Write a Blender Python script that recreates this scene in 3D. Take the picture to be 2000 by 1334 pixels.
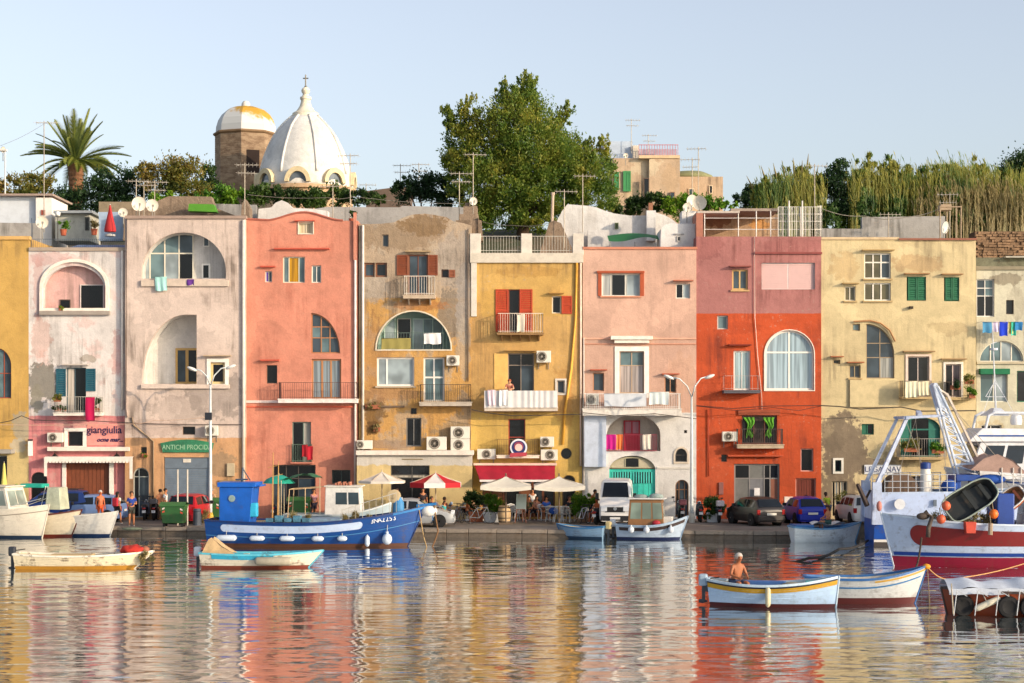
import bpy, math, random
import numpy as np
from mathutils import Vector, Matrix, geometry
random.seed(7); rng = np.random.default_rng(7)
scene = bpy.context.scene
for o in list(bpy.data.objects): bpy.data.objects.remove(o)
R_ = math.radians
# ---------------------------------------------------------------- camera, light, exposure
F, CX, HY, CH = 3600.0, 1000.0, 812.0, 6.0       # focal length in photo pixels, principal x, horizon row, eye height
cam = bpy.data.cameras.new('camera'); camo = bpy.data.objects.new('camera', cam)
scene.collection.objects.link(camo); scene.camera = camo
camo.location = (0, 0, CH); camo.rotation_euler = (R_(90), 0, 0)
cam.sensor_width = 36; cam.lens = 36*F/2000; cam.shift_y = 0.0725; cam.clip_end = 6000; cam.clip_start = .5
SUN_EL, SUN_AZ = 15.0, 122.0                      # azimuth clockwise from +Y
w = bpy.data.worlds.new('World'); scene.world = w; w.use_nodes = True
nt = w.node_tree; nt.nodes.clear()
sky = nt.nodes.new('ShaderNodeTexSky'); sky.sky_type = 'NISHITA'; sky.sun_disc = False
sky.sun_elevation = R_(SUN_EL); sky.sun_rotation = R_(SUN_AZ); sky.air_density = 1.0; sky.dust_density = 2.0; sky.ozone_density = 2.0
bg = nt.nodes.new('ShaderNodeBackground'); bg.inputs[1].default_value = 0.15
wo = nt.nodes.new('ShaderNodeOutputWorld')
hs = nt.nodes.new('ShaderNodeHueSaturation'); hs.inputs['Saturation'].default_value = .55; hs.inputs['Value'].default_value = .93; hs.inputs['Hue'].default_value = .512
nt.links.new(sky.outputs[0], hs.inputs['Color']); nt.links.new(hs.outputs[0], bg.inputs[0]); nt.links.new(bg.outputs[0], wo.inputs[0])
sd = bpy.data.lights.new('sun', 'SUN'); sd.energy = 2.35; sd.angle = R_(0.5); sd.color = (1.0, .79, .57)
so = bpy.data.objects.new('sun', sd); scene.collection.objects.link(so)
sdir = Vector((math.sin(R_(SUN_AZ))*math.cos(R_(SUN_EL)), math.cos(R_(SUN_AZ))*math.cos(R_(SUN_EL)), math.sin(R_(SUN_EL))))
so.rotation_euler = sdir.to_track_quat('Z', 'Y').to_euler(); so.location = (60, -40, 60)
scene.view_settings.view_transform = 'Standard'; scene.view_settings.look = 'None'
scene.view_settings.exposure = 0.8; scene.view_settings.gamma = 1
scene.render.engine = 'CYCLES'
# ---------------------------------------------------------------- helpers
def wx(px, Y=100.): return (px-CX)*Y/F
def wz(py, Y=100.): return CH-(py-HY)*Y/F
def ground_Y(py, z=0.4, far=99.1): return min(far, (CH-z)*F/(py-HY))
def lin(h, k=1.0):
    if not isinstance(h, str): return tuple(h)
    h = h.lstrip('#'); v = [int(h[i:i+2], 16)/255 for i in (0, 2, 4)]
    return tuple(k*(((c+.055)/1.055)**2.4 if c > .04045 else c/12.92) for c in v)
class NT:
    def __init__(s, m): s.t = m.node_tree; s.b = s.t.nodes['Principled BSDF']
    def n(s, typ, **kw):
        nd = s.t.nodes.new(typ)
        for k, v in kw.items(): setattr(nd, k, v)
        return nd
    def set(s, sock, v):
        if isinstance(v, bpy.types.NodeSocket): s.t.links.new(v, sock)
        else: sock.default_value = v
    def math(s, op, a, b=0., c=None, clamp=False):
        nd = s.n('ShaderNodeMath', operation=op, use_clamp=clamp); s.set(nd.inputs[0], a); s.set(nd.inputs[1], b)
        if c is not None: s.set(nd.inputs[2], c)
        return nd.outputs[0]
    def mix(s, f, a, b, mode='MIX'):
        nd = s.n('ShaderNodeMix', data_type='RGBA', blend_type=mode); s.set(nd.inputs[0], f)
        s.set(nd.inputs[6], a if not isinstance(a, tuple) else (*a[:3], 1)); s.set(nd.inputs[7], b if not isinstance(b, tuple) else (*b[:3], 1)); return nd.outputs[2]
    def noise(s, vec, scale, detail=4, rough=.55, sc=(1, 1, 1), dist=0.):
        mp = s.n('ShaderNodeMapping'); s.t.links.new(vec, mp.inputs[0]); mp.inputs[3].default_value = sc
        nd = s.n('ShaderNodeTexNoise'); s.t.links.new(mp.outputs[0], nd.inputs['Vector'])
        nd.inputs['Scale'].default_value = scale; nd.inputs['Detail'].default_value = detail
        nd.inputs['Roughness'].default_value = rough; nd.inputs['Distortion'].default_value = dist; return nd.outputs[0]
    def ramp(s, f, a, b, lo=0., hi=1.):
        nd = s.n('ShaderNodeMapRange', interpolation_type='SMOOTHSTEP'); s.set(nd.inputs[0], f)
        for i, v in enumerate((a, b, lo, hi)): s.set(nd.inputs[i+1], v)
        return nd.outputs[0]
    def bump(s, h, st=.3, d=.02):
        nd = s.n('ShaderNodeBump'); nd.inputs['Strength'].default_value = st; nd.inputs['Distance'].default_value = d
        s.t.links.new(h, nd.inputs['Height']); s.t.links.new(nd.outputs[0], s.b.inputs['Normal'])
MC = {}
def newmat(name):
    m = bpy.data.materials.new(name); m.use_nodes = True; return m
def M(col, rough=.75, metal=0., var=.18, sc=2.5, bump=.15, k=1.0, dirt=0.):
    """plain painted / cloth / metal surface with procedural grain and slight dirt"""
    key = (col, rough, metal, var, sc, bump, k, dirt)
    if key in MC: return MC[key]
    m = newmat('surface'); t = NT(m); c = lin(col, k)
    tc = t.n('ShaderNodeTexCoord').outputs['Object']
    n1 = t.noise(tc, sc, 5, .6); n2 = t.noise(tc, sc*9, 3, .6)
    f = t.math('ADD', t.math('MULTIPLY', n1, .65), t.math('MULTIPLY', n2, .35))
    f = t.ramp(f, .3, .7, 1-var, 1+var*.6)
    vm = t.n('ShaderNodeVectorMath', operation='SCALE'); vm.inputs[0].default_value = c; t.set(vm.inputs['Scale'], f)
    out = vm.outputs[0]
    if dirt:
        d = t.ramp(t.noise(tc, sc*1.3, 6, .7), .52, .68, 0, dirt); out = t.mix(d, out, (.09, .055, .03))
    t.t.links.new(out, t.b.inputs['Base Color'])
    t.b.inputs['Roughness'].default_value = rough; t.b.inputs['Metallic'].default_value = metal
    if bump: t.bump(n2, bump, .01)
    MC[key] = m; return m
def glass(col='20262c', rough=.08):
    key = ('g', col, rough)
    if key in MC: return MC[key]
    m = newmat('glass'); t = NT(m); tc = t.n('ShaderNodeTexCoord').outputs['Object']
    n = t.noise(tc, .9, 2); c = lin(col)
    t.t.links.new(t.mix(t.ramp(n, .35, .65), tuple(x*.7 for x in c), tuple(min(1, x*1.25) for x in c)), t.b.inputs['Base Color'])
    t.b.inputs['Roughness'].default_value = rough; t.bump(t.noise(tc, 1.5, 1), .12, .02)
    MC[key] = m; return m
def curtain(col='c9d0d2'):
    key = ('c', col)
    if key in MC: return MC[key]
    m = newmat('curtained_glass'); t = NT(m); tc = t.n('ShaderNodeTexCoord').outputs['Object']
    c = lin(col); n = t.noise(tc, 7, 2, .5, (1, 1, .04))
    t.t.links.new(t.mix(t.ramp(n, .35, .65), tuple(x*.55 for x in c), c), t.b.inputs['Base Color'])
    t.b.inputs['Roughness'].default_value = .25; MC[key] = m; return m
def plaster(cols, patches=(), stain=.35, streak=.35, fuzz=.05, Y=100., k=.8, rough_scale=1., peel=None, grime='6b5a4b', seed=0., spk_col='b9a894'):
    """cols: [hex, py, hex, py, hex ...] paint colours from top to bottom with photo rows between them"""
    m = newmat('plaster'); t = NT(m)
    pos = t.n('ShaderNodeNewGeometry').outputs['Position']
    sp = t.n('ShaderNodeSeparateXYZ'); t.t.links.new(pos, sp.inputs[0]); X, Z = sp.outputs[0], sp.outputs[2]
    off = t.n('ShaderNodeVectorMath', operation='ADD'); t.t.links.new(pos, off.inputs[0]); off.inputs[1].default_value = (seed*13.7, 0, seed*5.1)
    pv = off.outputs[0]
    nbig = t.noise(pv, .55, 6, .62); nmid = t.noise(pv, 2.2, 6, .65); nfine = t.noise(pv, 14, 4, .6)
    nstr = t.noise(pv, 2.4, 5, .6, (1, 1, .09)); nstr2 = t.noise(pv, 7, 3, .6, (1, 1, .05))
    col = lin(cols[0], k)
    zf = t.math('ADD', Z, t.math('MULTIPLY', t.math('SUBTRACT', nmid, .5), fuzz*8))
    for i in range(1, len(cols), 2):
        col = t.mix(t.ramp(zf, wz(cols[i], Y)-fuzz, wz(cols[i], Y)+fuzz, 1., 0.), col, lin(cols[i+1], k))
    if peel:      # broad worn areas that show another coat
        col = t.mix(t.ramp(nbig, peel[1], peel[1]+.06, 0., peel[2] if len(peel) > 2 else .8), col, lin(peel[0], k))
    for (px, py, rx, ry, hx, st) in patches:
        dx = t.math('DIVIDE', t.math('SUBTRACT', X, wx(px, Y)), rx*Y/F); dz = t.math('DIVIDE', t.math('SUBTRACT', Z, wz(py, Y)), ry*Y/F)
        d = t.math('SQRT', t.math('ADD', t.math('MULTIPLY', dx, dx), t.math('MULTIPLY', dz, dz)))
        d = t.math('ADD', d, t.math('MULTIPLY', t.math('SUBTRACT', nmid, .5), 2.4))
        col = t.mix(t.ramp(d, .85, 1.05, st, 0.), col, lin(hx, k))
    g = lin(grime, k*.8); nm2 = t.ramp(t.noise(pv, .33, 4, .6), .42, .66); stm = t.math('MULTIPLY', t.ramp(nstr, .46, .68, 0., min(.9, streak*1.9)), nm2); stm2 = t.math('MULTIPLY', t.ramp(nstr2, .48, .72, 0., streak*1.3), nm2)
    nsp = t.noise(pv, 5.5, 5, .7); spk = t.math('MULTIPLY', t.ramp(nsp, .58, .66, 0., min(.75, stain*1.7)), t.ramp(nbig, .45, .62))
    col = t.mix(stm, col, g)
    col = t.mix(stm2, col, g); col = t.mix(spk, col, lin(spk_col, k))
    col = t.mix(t.ramp(nmid, .5, .74, 0., min(.6, stain*1.0)), col, g)
    vo = t.n('ShaderNodeTexVoronoi'); vo.inputs['Scale'].default_value = .55; dsp = t.n('ShaderNodeVectorMath', operation='MULTIPLY_ADD'); nv = t.n('ShaderNodeTexNoise'); t.t.links.new(pv, nv.inputs['Vector']); nv.inputs['Scale'].default_value = 1.6; nv.inputs['Detail'].default_value = 5
    t.t.links.new(nv.outputs['Color'], dsp.inputs[0]); dsp.inputs[1].default_value = (1.1, 1.1, 1.1); t.t.links.new(pv, dsp.inputs[2]); t.t.links.new(dsp.outputs[0], vo.inputs['Vector']); sv = t.n('ShaderNodeSeparateColor'); t.t.links.new(vo.outputs['Color'], sv.inputs[0])
    rep_ = t.ramp(sv.outputs[0], .1, .9, .93, 1.06)
    v = t.math('MULTIPLY', rep_, t.ramp(t.math('ADD', t.math('MULTIPLY', nbig, .5), t.math('ADD', t.math('MULTIPLY', nmid, .25), t.math('MULTIPLY', nfine, .25))), .32, .68, .8, 1.13))
    vm = t.n('ShaderNodeVectorMath', operation='SCALE'); t.set(vm.inputs[0], col); t.set(vm.inputs['Scale'], v)
    t.t.links.new(vm.outputs[0], t.b.inputs['Base Color']); t.b.inputs['Roughness'].default_value = .92
    h = t.math('ADD', t.math('MULTIPLY', nmid, 1.0), t.math('MULTIPLY', nfine, .3))
    t.bump(h, .45*rough_scale, .06); return m

def link(o): scene.collection.objects.link(o); return o
def T(name, label, cat, loc=(0, 0, 0), rz=0., group=None):
    o = link(bpy.data.objects.new(name, None)); o.location = loc; o.rotation_euler = (0, 0, rz); o.empty_display_size = .2
    o['label'] = label; o['category'] = cat
    if group: o['group'] = group
    return o
def tag(o, label=None, cat=None, group=None, kind=None):
    if label: o['label'] = label
    if cat: o['category'] = cat
    if group: o['group'] = group
    if kind: o['kind'] = kind
    return o
def S(name, label=None):
    o = link(bpy.data.objects.new(name, None)); o['kind'] = 'structure'
    if label: o['label'] = label
    return o
def root_of(o):
    while o.parent: o = o.parent
    return o
class MB:
    def __init__(s): s.v = []; s.f = []
    def add(s, vs, fs):
        b = len(s.v); s.v += [tuple(v) for v in vs]; s.f += [tuple(i+b for i in f) for f in fs]; return s
    def box(s, x0, x1, y0, y1, z0, z1):
        x0, x1 = sorted((x0, x1)); y0, y1 = sorted((y0, y1)); z0, z1 = sorted((z0, z1))
        return s.add([(x0,y0,z0),(x1,y0,z0),(x1,y1,z0),(x0,y1,z0),(x0,y0,z1),(x1,y0,z1),(x1,y1,z1),(x0,y1,z1)],
                     [(0,3,2,1),(4,5,6,7),(0,1,5,4),(1,2,6,5),(2,3,7,6),(3,0,4,7)])
    def hexa(s, p):   # 8 points: bottom ring 0-3, top ring 4-7
        return s.add(p, [(0,3,2,1),(4,5,6,7),(0,1,5,4),(1,2,6,5),(2,3,7,6),(3,0,4,7)])
    def bar(s, a, b, r, n=5, r2=None, caps=True):
        a = Vector(a); b = Vector(b); d = b-a
        if d.length < 1e-6: return s
        q = d.to_track_quat('Z', 'Y'); r2 = r if r2 is None else r2; vs = []
        for p, rr in ((a, r), (b, r2)):
            for i in range(n):
                an = 2*math.pi*i/n+math.pi/n; vs.append(p+q @ Vector((rr*math.cos(an), rr*math.sin(an), 0)))
        fs = [(i, (i+1) % n, n+(i+1) % n, n+i) for i in range(n)]
        if caps: fs += [tuple(range(n-1, -1, -1)), tuple(range(n, 2*n))]
        return s.add(vs, fs)
    def tube(s, pts, r, n=6, rs=None):
        pts = [Vector(p) for p in pts]; b = len(s.v); vs = []
        for k, p in enumerate(pts):
            d = (pts[min(k+1, len(pts)-1)]-pts[max(k-1, 0)]).normalized(); q = d.to_track_quat('Z', 'Y')
            rr = rs[k] if rs else r
            for i in range(n):
                an = 2*math.pi*i/n; vs.append(p+q @ Vector((rr*math.cos(an), rr*math.sin(an), 0)))
        fs = []
        for k in range(len(pts)-1):
            # match rings by nearest start vertex to avoid twist
            o = min(range(n), key=lambda j: (vs[k*n]-vs[(k+1)*n+j]).length)
            for i in range(n): fs.append((k*n+i, k*n+(i+1) % n, (k+1)*n+(i+1+o) % n, (k+1)*n+(i+o) % n))
        fs += [tuple(range(n-1, -1, -1)), tuple(range((len(pts)-1)*n, len(pts)*n))]
        return s.add(vs, fs)
    def lathe(s, prof, c=(0, 0, 0), n=16, axis='z', a0=0.):
        vs = []; fs = []
        for r, h in prof:
            for i in range(n):
                an = 2*math.pi*i/n+a0; x, y = r*math.cos(an), r*math.sin(an)
                p = (x, y, h) if axis == 'z' else ((x, h, y) if axis == 'y' else (h, x, y))
                vs.append((c[0]+p[0], c[1]+p[1], c[2]+p[2]))
        for k in range(len(prof)-1):
            for i in range(n): fs.append((k*n+i, k*n+(i+1) % n, (k+1)*n+(i+1) % n, (k+1)*n+i))
        fs += [tuple(range(n-1, -1, -1)), tuple(range((len(prof)-1)*n, len(prof)*n))]
        return s.add(vs, fs)
    def ball(s, c, r, n=12, m=8, sx=1, sy=1, sz=1):
        vs = []; fs = []
        for j in range(m+1):
            th = math.pi*(j+.02*(j == 0)-.02*(j == m))/m
            for i in range(n):
                an = 2*math.pi*i/n; vs.append((c[0]+sx*r*math.sin(th)*math.cos(an), c[1]+sy*r*math.sin(th)*math.sin(an), c[2]+sz*r*math.cos(th)))
        for j in range(m):
            for i in range(n): fs.append((j*n+i, (j+1)*n+i, (j+1)*n+(i+1) % n, j*n+(i+1) % n))
        return s.add(vs, fs)
    def prism(s, loop, y0, y1):    # loop of (x,z), extruded along y
        n = len(loop); vs = [(x, y0, z) for x, z in loop]+[(x, y1, z) for x, z in loop]
        tr = geometry.tessellate_polygon([[Vector((x, z, 0)) for x, z in loop]])
        fs = [tuple(t) for t in tr]+[tuple(n+i for i in reversed(t)) for t in tr]
        fs += [(i, (i+1) % n, n+(i+1) % n, n+i) for i in range(n)]
        return s.add(vs, fs)
    def prismz(s, loop, z0, z1):
        n = len(loop); vs = [(x, y, z0) for x, y in loop]+[(x, y, z1) for x, y in loop]
        tr = geometry.tessellate_polygon([[Vector((x, y, 0)) for x, y in loop]])
        fs = [tuple(t) for t in tr]+[tuple(n+i for i in reversed(t)) for t in tr]
        fs += [(i, (i+1) % n, n+(i+1) % n, n+i) for i in range(n)]
        return s.add(vs, fs)
    def ring(s, outer, inner, y0, y1):   # frame between two loops of equal length
        n = len(outer); vs = [(x, y0, z) for x, z in outer]+[(x, y0, z) for x, z in inner]+[(x, y1, z) for x, z in outer]+[(x, y1, z) for x, z in inner]
        fs = []
        for i in range(n):
            j = (i+1) % n; fs += [(i, j, n+j, n+i), (2*n+j, 2*n+i, 3*n+i, 3*n+j), (n+i, n+j, 3*n+j, 3*n+i), (j, i, 2*n+i, 2*n+j)]
        return s.add(vs, fs)
    def grid(s, fn, nu, nv, close=False):
        vs = [fn(i/nu, j/nv) for j in range(nv+1) for i in range(nu+1)]
        fs = [(j*(nu+1)+i, j*(nu+1)+i+1, (j+1)*(nu+1)+i+1, (j+1)*(nu+1)+i) for j in range(nv) for i in range(nu)]
        return s.add(vs, fs)
    def mesh(s, name, mat=None, off=None, smooth=False):
        me = bpy.data.meshes.new(name)
        vs = s.v if off is None else [(a-off[0], b-off[1], c-off[2]) for a, b, c in s.v]
        me.from_pydata(vs, [], s.f)
        if mat: me.materials.append(mat)
        me.update()
        if smooth:
            me.polygons.foreach_set('use_smooth', [True]*len(me.polygons))
            if smooth != 2: me.set_sharp_from_angle(angle=R_(38))
        return me
    def build(s, name, mat, parent=None, local=True, smooth=False, bevel=0.):
        """local=False: vertices are world coordinates under an unrotated root"""
        off = None
        if parent is not None and not local: off = root_of(parent).location
        o = link(bpy.data.objects.new(name, s.mesh(name, mat, off, smooth)))
        if parent is not None: o.parent = parent
        if bevel:
            b = o.modifiers.new('bevel', 'BEVEL'); b.width = bevel; b.segments = 2; b.limit_method = 'ANGLE'; b.angle_limit = R_(40)
        return o
def text(parent, s, mat, size, loc, rot=(R_(90), 0, 0), ext=.004, align='CENTER', name='lettering', shear=0., sx=1., wgt=0.):
    cu = bpy.data.curves.new('lettering', 'FONT'); cu.body = s; cu.size = size; cu.extrude = ext; cu.align_x = align; cu.align_y = 'CENTER'; cu.shear = shear; cu.offset = wgt
    tmp = link(bpy.data.objects.new('t', cu)); dg = bpy.context.evaluated_depsgraph_get(); dg.update()
    me = bpy.data.meshes.new_from_object(tmp.evaluated_get(dg)); bpy.data.objects.remove(tmp)
    me.materials.clear(); me.materials.append(mat)
    o = link(bpy.data.objects.new(name, me)); o.location = loc; o.rotation_euler = rot; o.scale = (sx, 1, 1)
    if parent is not None: o.parent = parent
    return o
def copy_thing(o, loc=None, rz=None, label=None, group=None, scale=None):
    c = link(o.copy())
    if loc is not None: c.location = loc
    if rz is not None: c.rotation_euler = (0, 0, rz)
    if label: c['label'] = label
    if group: c['group'] = group
    if scale: c.scale = (scale,)*3
    def rec(src, dst):
        for ch in list(src.children):
            if ch.name.startswith('~'): continue
            d = link(ch.copy()); d.parent = dst; rec(ch, d)
    rec(o, c); return c
# ---- 2D loops in world x,z from photo px
def LR(x0, y0, x1, y1, Y=100.): return [(wx(x0,Y),wz(y1,Y)),(wx(x1,Y),wz(y1,Y)),(wx(x1,Y),wz(y0,Y)),(wx(x0,Y),wz(y0,Y))]
def LA(x0, y0, x1, y1, sp, Y=100., n=20):      # arch: semi-ellipse above row sp
    cx = (x0+x1)/2; a = (x1-x0)/2; b = sp-y0
    pts = [(x0, y1), (x1, y1)]+[(cx+a*math.cos(math.pi*i/n), sp-b*math.sin(math.pi*i/n)) for i in range(n+1)]
    if abs(sp-y1) < .5: pts = pts[2:]
    return [(wx(x,Y), wz(y,Y)) for x, y in pts]
def LQ(x0, y0, x1, y1, sp, Y=100., n=12, flip=False, a=None):  # quarter arch, vertical side left, curve to the right
    b = sp-y0; a = a or (x1-x0); xc = x1-a
    pts = [(x0, y1), (x1, y1)]+[(xc+a*math.cos(math.pi/2*i/n), sp-b*math.sin(math.pi/2*i/n)) for i in range(n+1)]
    if xc > x0+1: pts.append((x0, y0))
    if abs(sp-y1) < .5: pts.pop(1)
    if flip: pts = [(x0+x1-x, y) for x, y in reversed(pts)]
    return [(wx(x,Y), wz(y,Y)) for x, y in pts]
def LC(cx, cy, r, Y=100., n=20): return [(wx(cx+r*math.cos(2*math.pi*i/n),Y), wz(cy+r*math.sin(2*math.pi*i/n),Y)) for i in range(n)][::-1]
def offset_loop(lp, d):     # inward for counter-clockwise loops
    n = len(lp); A = sum(lp[i][0]*lp[(i+1)%n][1]-lp[(i+1)%n][0]*lp[i][1] for i in range(n)); sg = 1 if A > 0 else -1; out = []
    for i in range(n):
        p0, p1, p2 = lp[i-1], lp[i], lp[(i+1) % n]
        def nrm(a, b):
            dx, dy = b[0]-a[0], b[1]-a[1]; l = math.hypot(dx, dy) or 1e-9; return (-dy/l*sg, dx/l*sg)
        n1, n2 = nrm(p0, p1), nrm(p1, p2); mx, my = n1[0]+n2[0], n1[1]+n2[1]; ml = math.hypot(mx, my) or 1
        mx, my = mx/ml, my/ml; c = max(.5, mx*n1[0]+my*n1[1]); out.append((p1[0]+mx*d/c, p1[1]+my*d/c))
    return out
def clip_rect(lp, x0, x1, z0, z1):
    for ax, val, keep in ((0, x0, 1), (0, x1, -1), (1, z0, 1), (1, z1, -1)):
        out = []; n = len(lp)
        for i in range(n):
            a, b = lp[i], lp[(i+1) % n]; ia = keep*(a[ax]-val) >= 0; ib = keep*(b[ax]-val) >= 0
            if ia: out.append(a)
            if ia != ib:
                t = (val-a[ax])/(b[ax]-a[ax]); out.append((a[0]+t*(b[0]-a[0]), a[1]+t*(b[1]-a[1])))
        lp = out
        if len(lp) < 3: return []
    return lp
# ---------------------------------------------------------------- water, quay, land
def water_mat():
    m = newmat('harbour_water'); t = NT(m)
    pos = t.n('ShaderNodeNewGeometry').outputs['Position']
    a = t.noise(pos, 1.0, 3, .5, (.2, 1.35, 1), .5); b = t.noise(pos, 2.6, 3, .6, (.38, 1.3, 1), .4); c = t.noise(pos, .16, 3, .5, (.8, 1.5, 1)); e = t.noise(pos, .42, 2, .5, (.3, 1.2, 1), .6)
    h = t.math('ADD', t.math('ADD', a, t.math('MULTIPLY', e, 1.1)), t.math('MULTIPLY', b, .42)); amp = t.ramp(c, .35, .65, .55, 1.15)
    bp = t.n('ShaderNodeBump'); bp.inputs['Strength'].default_value = 1.0; bp.inputs['Distance'].default_value = .012
    t.t.links.new(t.math('MULTIPLY', h, amp), bp.inputs['Height']); t.t.links.new(bp.outputs[0], t.b.inputs['Normal'])
    t.b.inputs['Base Color'].default_value = (.045, .065, .065, 1); t.b.inputs['Roughness'].default_value = .03; t.b.inputs['IOR'].default_value = 2.2
    gl = t.n('ShaderNodeBsdfGlossy'); gl.inputs['Color'].default_value = (1, 1, 1, 1); gl.inputs['Roughness'].default_value = .06; t.t.links.new(bp.outputs[0], gl.inputs['Normal'])
    mx = t.n('ShaderNodeMixShader'); mx.inputs[0].default_value = .5; t.t.links.new(t.b.outputs[0], mx.inputs[1]); t.t.links.new(gl.outputs[0], mx.inputs[2])
    t.t.links.new(mx.outputs[0], [x for x in t.t.nodes if x.type == 'OUTPUT_MATERIAL'][0].inputs[0])
    return m
def waves(X, Y):
    r = np.random.default_rng(3); Z = np.zeros_like(X); Sx = 0
    for i in range(120):
        lam = .3*(8.5**r.uniform(0, 1)); k = 2*np.pi/lam; th = r.normal(0, .42)+np.pi/2+.12; ph = r.uniform(0, 6.28); a_ = WAVE*lam**.65*.01
        Z += a_*np.sin(k*(X*np.cos(th)+Y*np.sin(th))+ph+.8*np.sin(X*.23+i)+.6*np.sin(Y*.19+2*i))
    g = .8+.35*np.sin(X*.11+Y*.07+1)*np.sin(Y*.13-X*.05)+.2*np.sin(X*.31-Y*.21)
    return Z*g
WAVE = .066
xs = np.arange(-38, 38.01, .2); ys = np.concatenate([np.arange(34, 70, .075), np.arange(70, 96, .13)]); NX, NY = len(xs), len(ys)
X, Y = np.meshgrid(xs, ys); ed = np.clip(np.minimum(np.minimum(X+38, 38-X), np.minimum(Y-34, ys[-1]-Y))/1.5, 0, 1); Z = waves(X, Y)*ed
me = bpy.data.meshes.new('water'); extra = [(x, y, 0) for x, y in ((-3000, -400), (3000, -400), (3000, 3000), (-3000, 3000))]
co = np.vstack([np.stack([X.ravel(), Y.ravel(), Z.ravel()], 1), np.array(extra)]); i0 = NX*NY
I, J = np.meshgrid(np.arange(NX-1), np.arange(NY-1)); q = (J*NX+I).ravel(); quads = np.stack([q, q+1, q+NX+1, q+NX], 1); c = [0, NX-1, NX*NY-1, NX*(NY-1)]
quads = np.vstack([quads, [[i0, i0+1, c[1], c[0]], [i0+1, i0+2, c[2], c[1]], [i0+2, i0+3, c[3], c[2]], [i0+3, i0, c[0], c[3]]]]).astype(np.int32)
me.vertices.add(len(co)); me.vertices.foreach_set('co', co.astype(np.float32).ravel()); me.loops.add(quads.size); me.loops.foreach_set('vertex_index', quads.ravel()); me.polygons.add(len(quads))
me.polygons.foreach_set('loop_start', np.arange(0, quads.size, 4, dtype=np.int32)); me.polygons.foreach_set('loop_total', np.full(len(quads), 4, dtype=np.int32)); me.update(); me.validate(); me.polygons.foreach_set('use_smooth', [True]*len(me.polygons)); me.materials.append(water_mat())
tag(link(bpy.data.objects.new('water', me)), 'calm rippled harbour water reflecting the painted houses', kind='structure')
QZ, QY = 0.4, 90.0
quay = S('quay', 'low stone quay with grey asphalt along the house fronts')
m = newmat('asphalt'); t = NT(m); tc = t.n('ShaderNodeTexCoord').outputs['Object']
t.t.links.new(t.mix(t.ramp(t.noise(tc, .5, 6, .7), .35, .65), (.13, .11, .09), (.2, .17, .145)), t.b.inputs['Base Color']); t.b.inputs['Roughness'].default_value = .9; t.bump(t.noise(tc, 20, 3), .3, .02)
def quay_y(x): return 90.5-.116*x
QR = math.atan(-.116)
b = MB(); b.prismz([(-150, quay_y(-150)+.5), (16.8, quay_y(16.8)+.5), (16.8, 95), (150, 95), (150, 112), (-150, 112)], -1.5, QZ); b.build('paving', m, quay)
stone = M('9c8f80', .9, sc=1.2, var=.3, bump=.5, k=.75, dirt=.4); stone2 = M('75695c', .9, sc=1.2, var=.35, bump=.6, k=.75, dirt=.5)
x = -31.5; proto = {}
while x < 16.0:
    wd = random.choice((1.1, 1.25, 1.4))
    for nm, mt, (z0, z1, y0) in (('coping_stone', stone, (QZ-.17, QZ+.02, -.04)), ('quay_block', stone2, (-1.2, QZ-.185, .02))):
        key = (nm, wd)
        if key not in proto: bb = MB(); bb.box(.012, wd-.012, y0, .52, z0, z1); proto[key] = bb.mesh(nm, mt)
        o = link(bpy.data.objects.new(nm, proto[key])); o.parent = quay; o.location = (x, quay_y(x)+random.uniform(-.02, .02), random.uniform(-.008, .008)); o.rotation_euler.z = QR
        if nm == 'coping_stone': o.modifiers.new('bevel', 'BEVEL').width = .015
    x += wd*math.cos(QR)
# land behind the houses
def land_z(x, y):
    p = [(101, .2), (104, 12), (110, 15.0), (118, 17.0), (125, 18.4), (140, 19.3), (180, 20), (400, 18), (900, -2)]
    for (a, za), (c, zc) in zip(p, p[1:]):
        if y <= c: z = za+(zc-za)*max(0, (y-a))/(c-a); break
    else: z = -2
    z -= max(0, abs(x)-130)*.08
    return z+.35*math.sin(x*.31+y*.17)+.25*math.sin(x*.13-y*.4)
b = MB(); xs = np.linspace(-260, 260, 131); ys = [101, 102, 104, 107, 110, 114, 118, 122, 126, 132, 140, 155, 180, 240, 400, 600, 900]
b.add([(x, y, land_z(x, y)) for y in ys for x in xs], [(j*131+i, j*131+i+1, (j+1)*131+i+1, (j+1)*131+i) for j in range(len(ys)-1) for i in range(130) if j > 1 or xs[i] > 33.5 or xs[i] < -36.5])
m = newmat('earth'); t = NT(m); tc = t.n('ShaderNodeTexCoord').outputs['Object']
t.t.links.new(t.mix(t.ramp(t.noise(tc, .8, 6, .7), .4, .6), (.05, .06, .02), (.12, .09, .05)), t.b.inputs['Base Color']); t.b.inputs['Roughness'].default_value = 1
tag(b.build('hillside', m, smooth=2), kind='structure')

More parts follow.
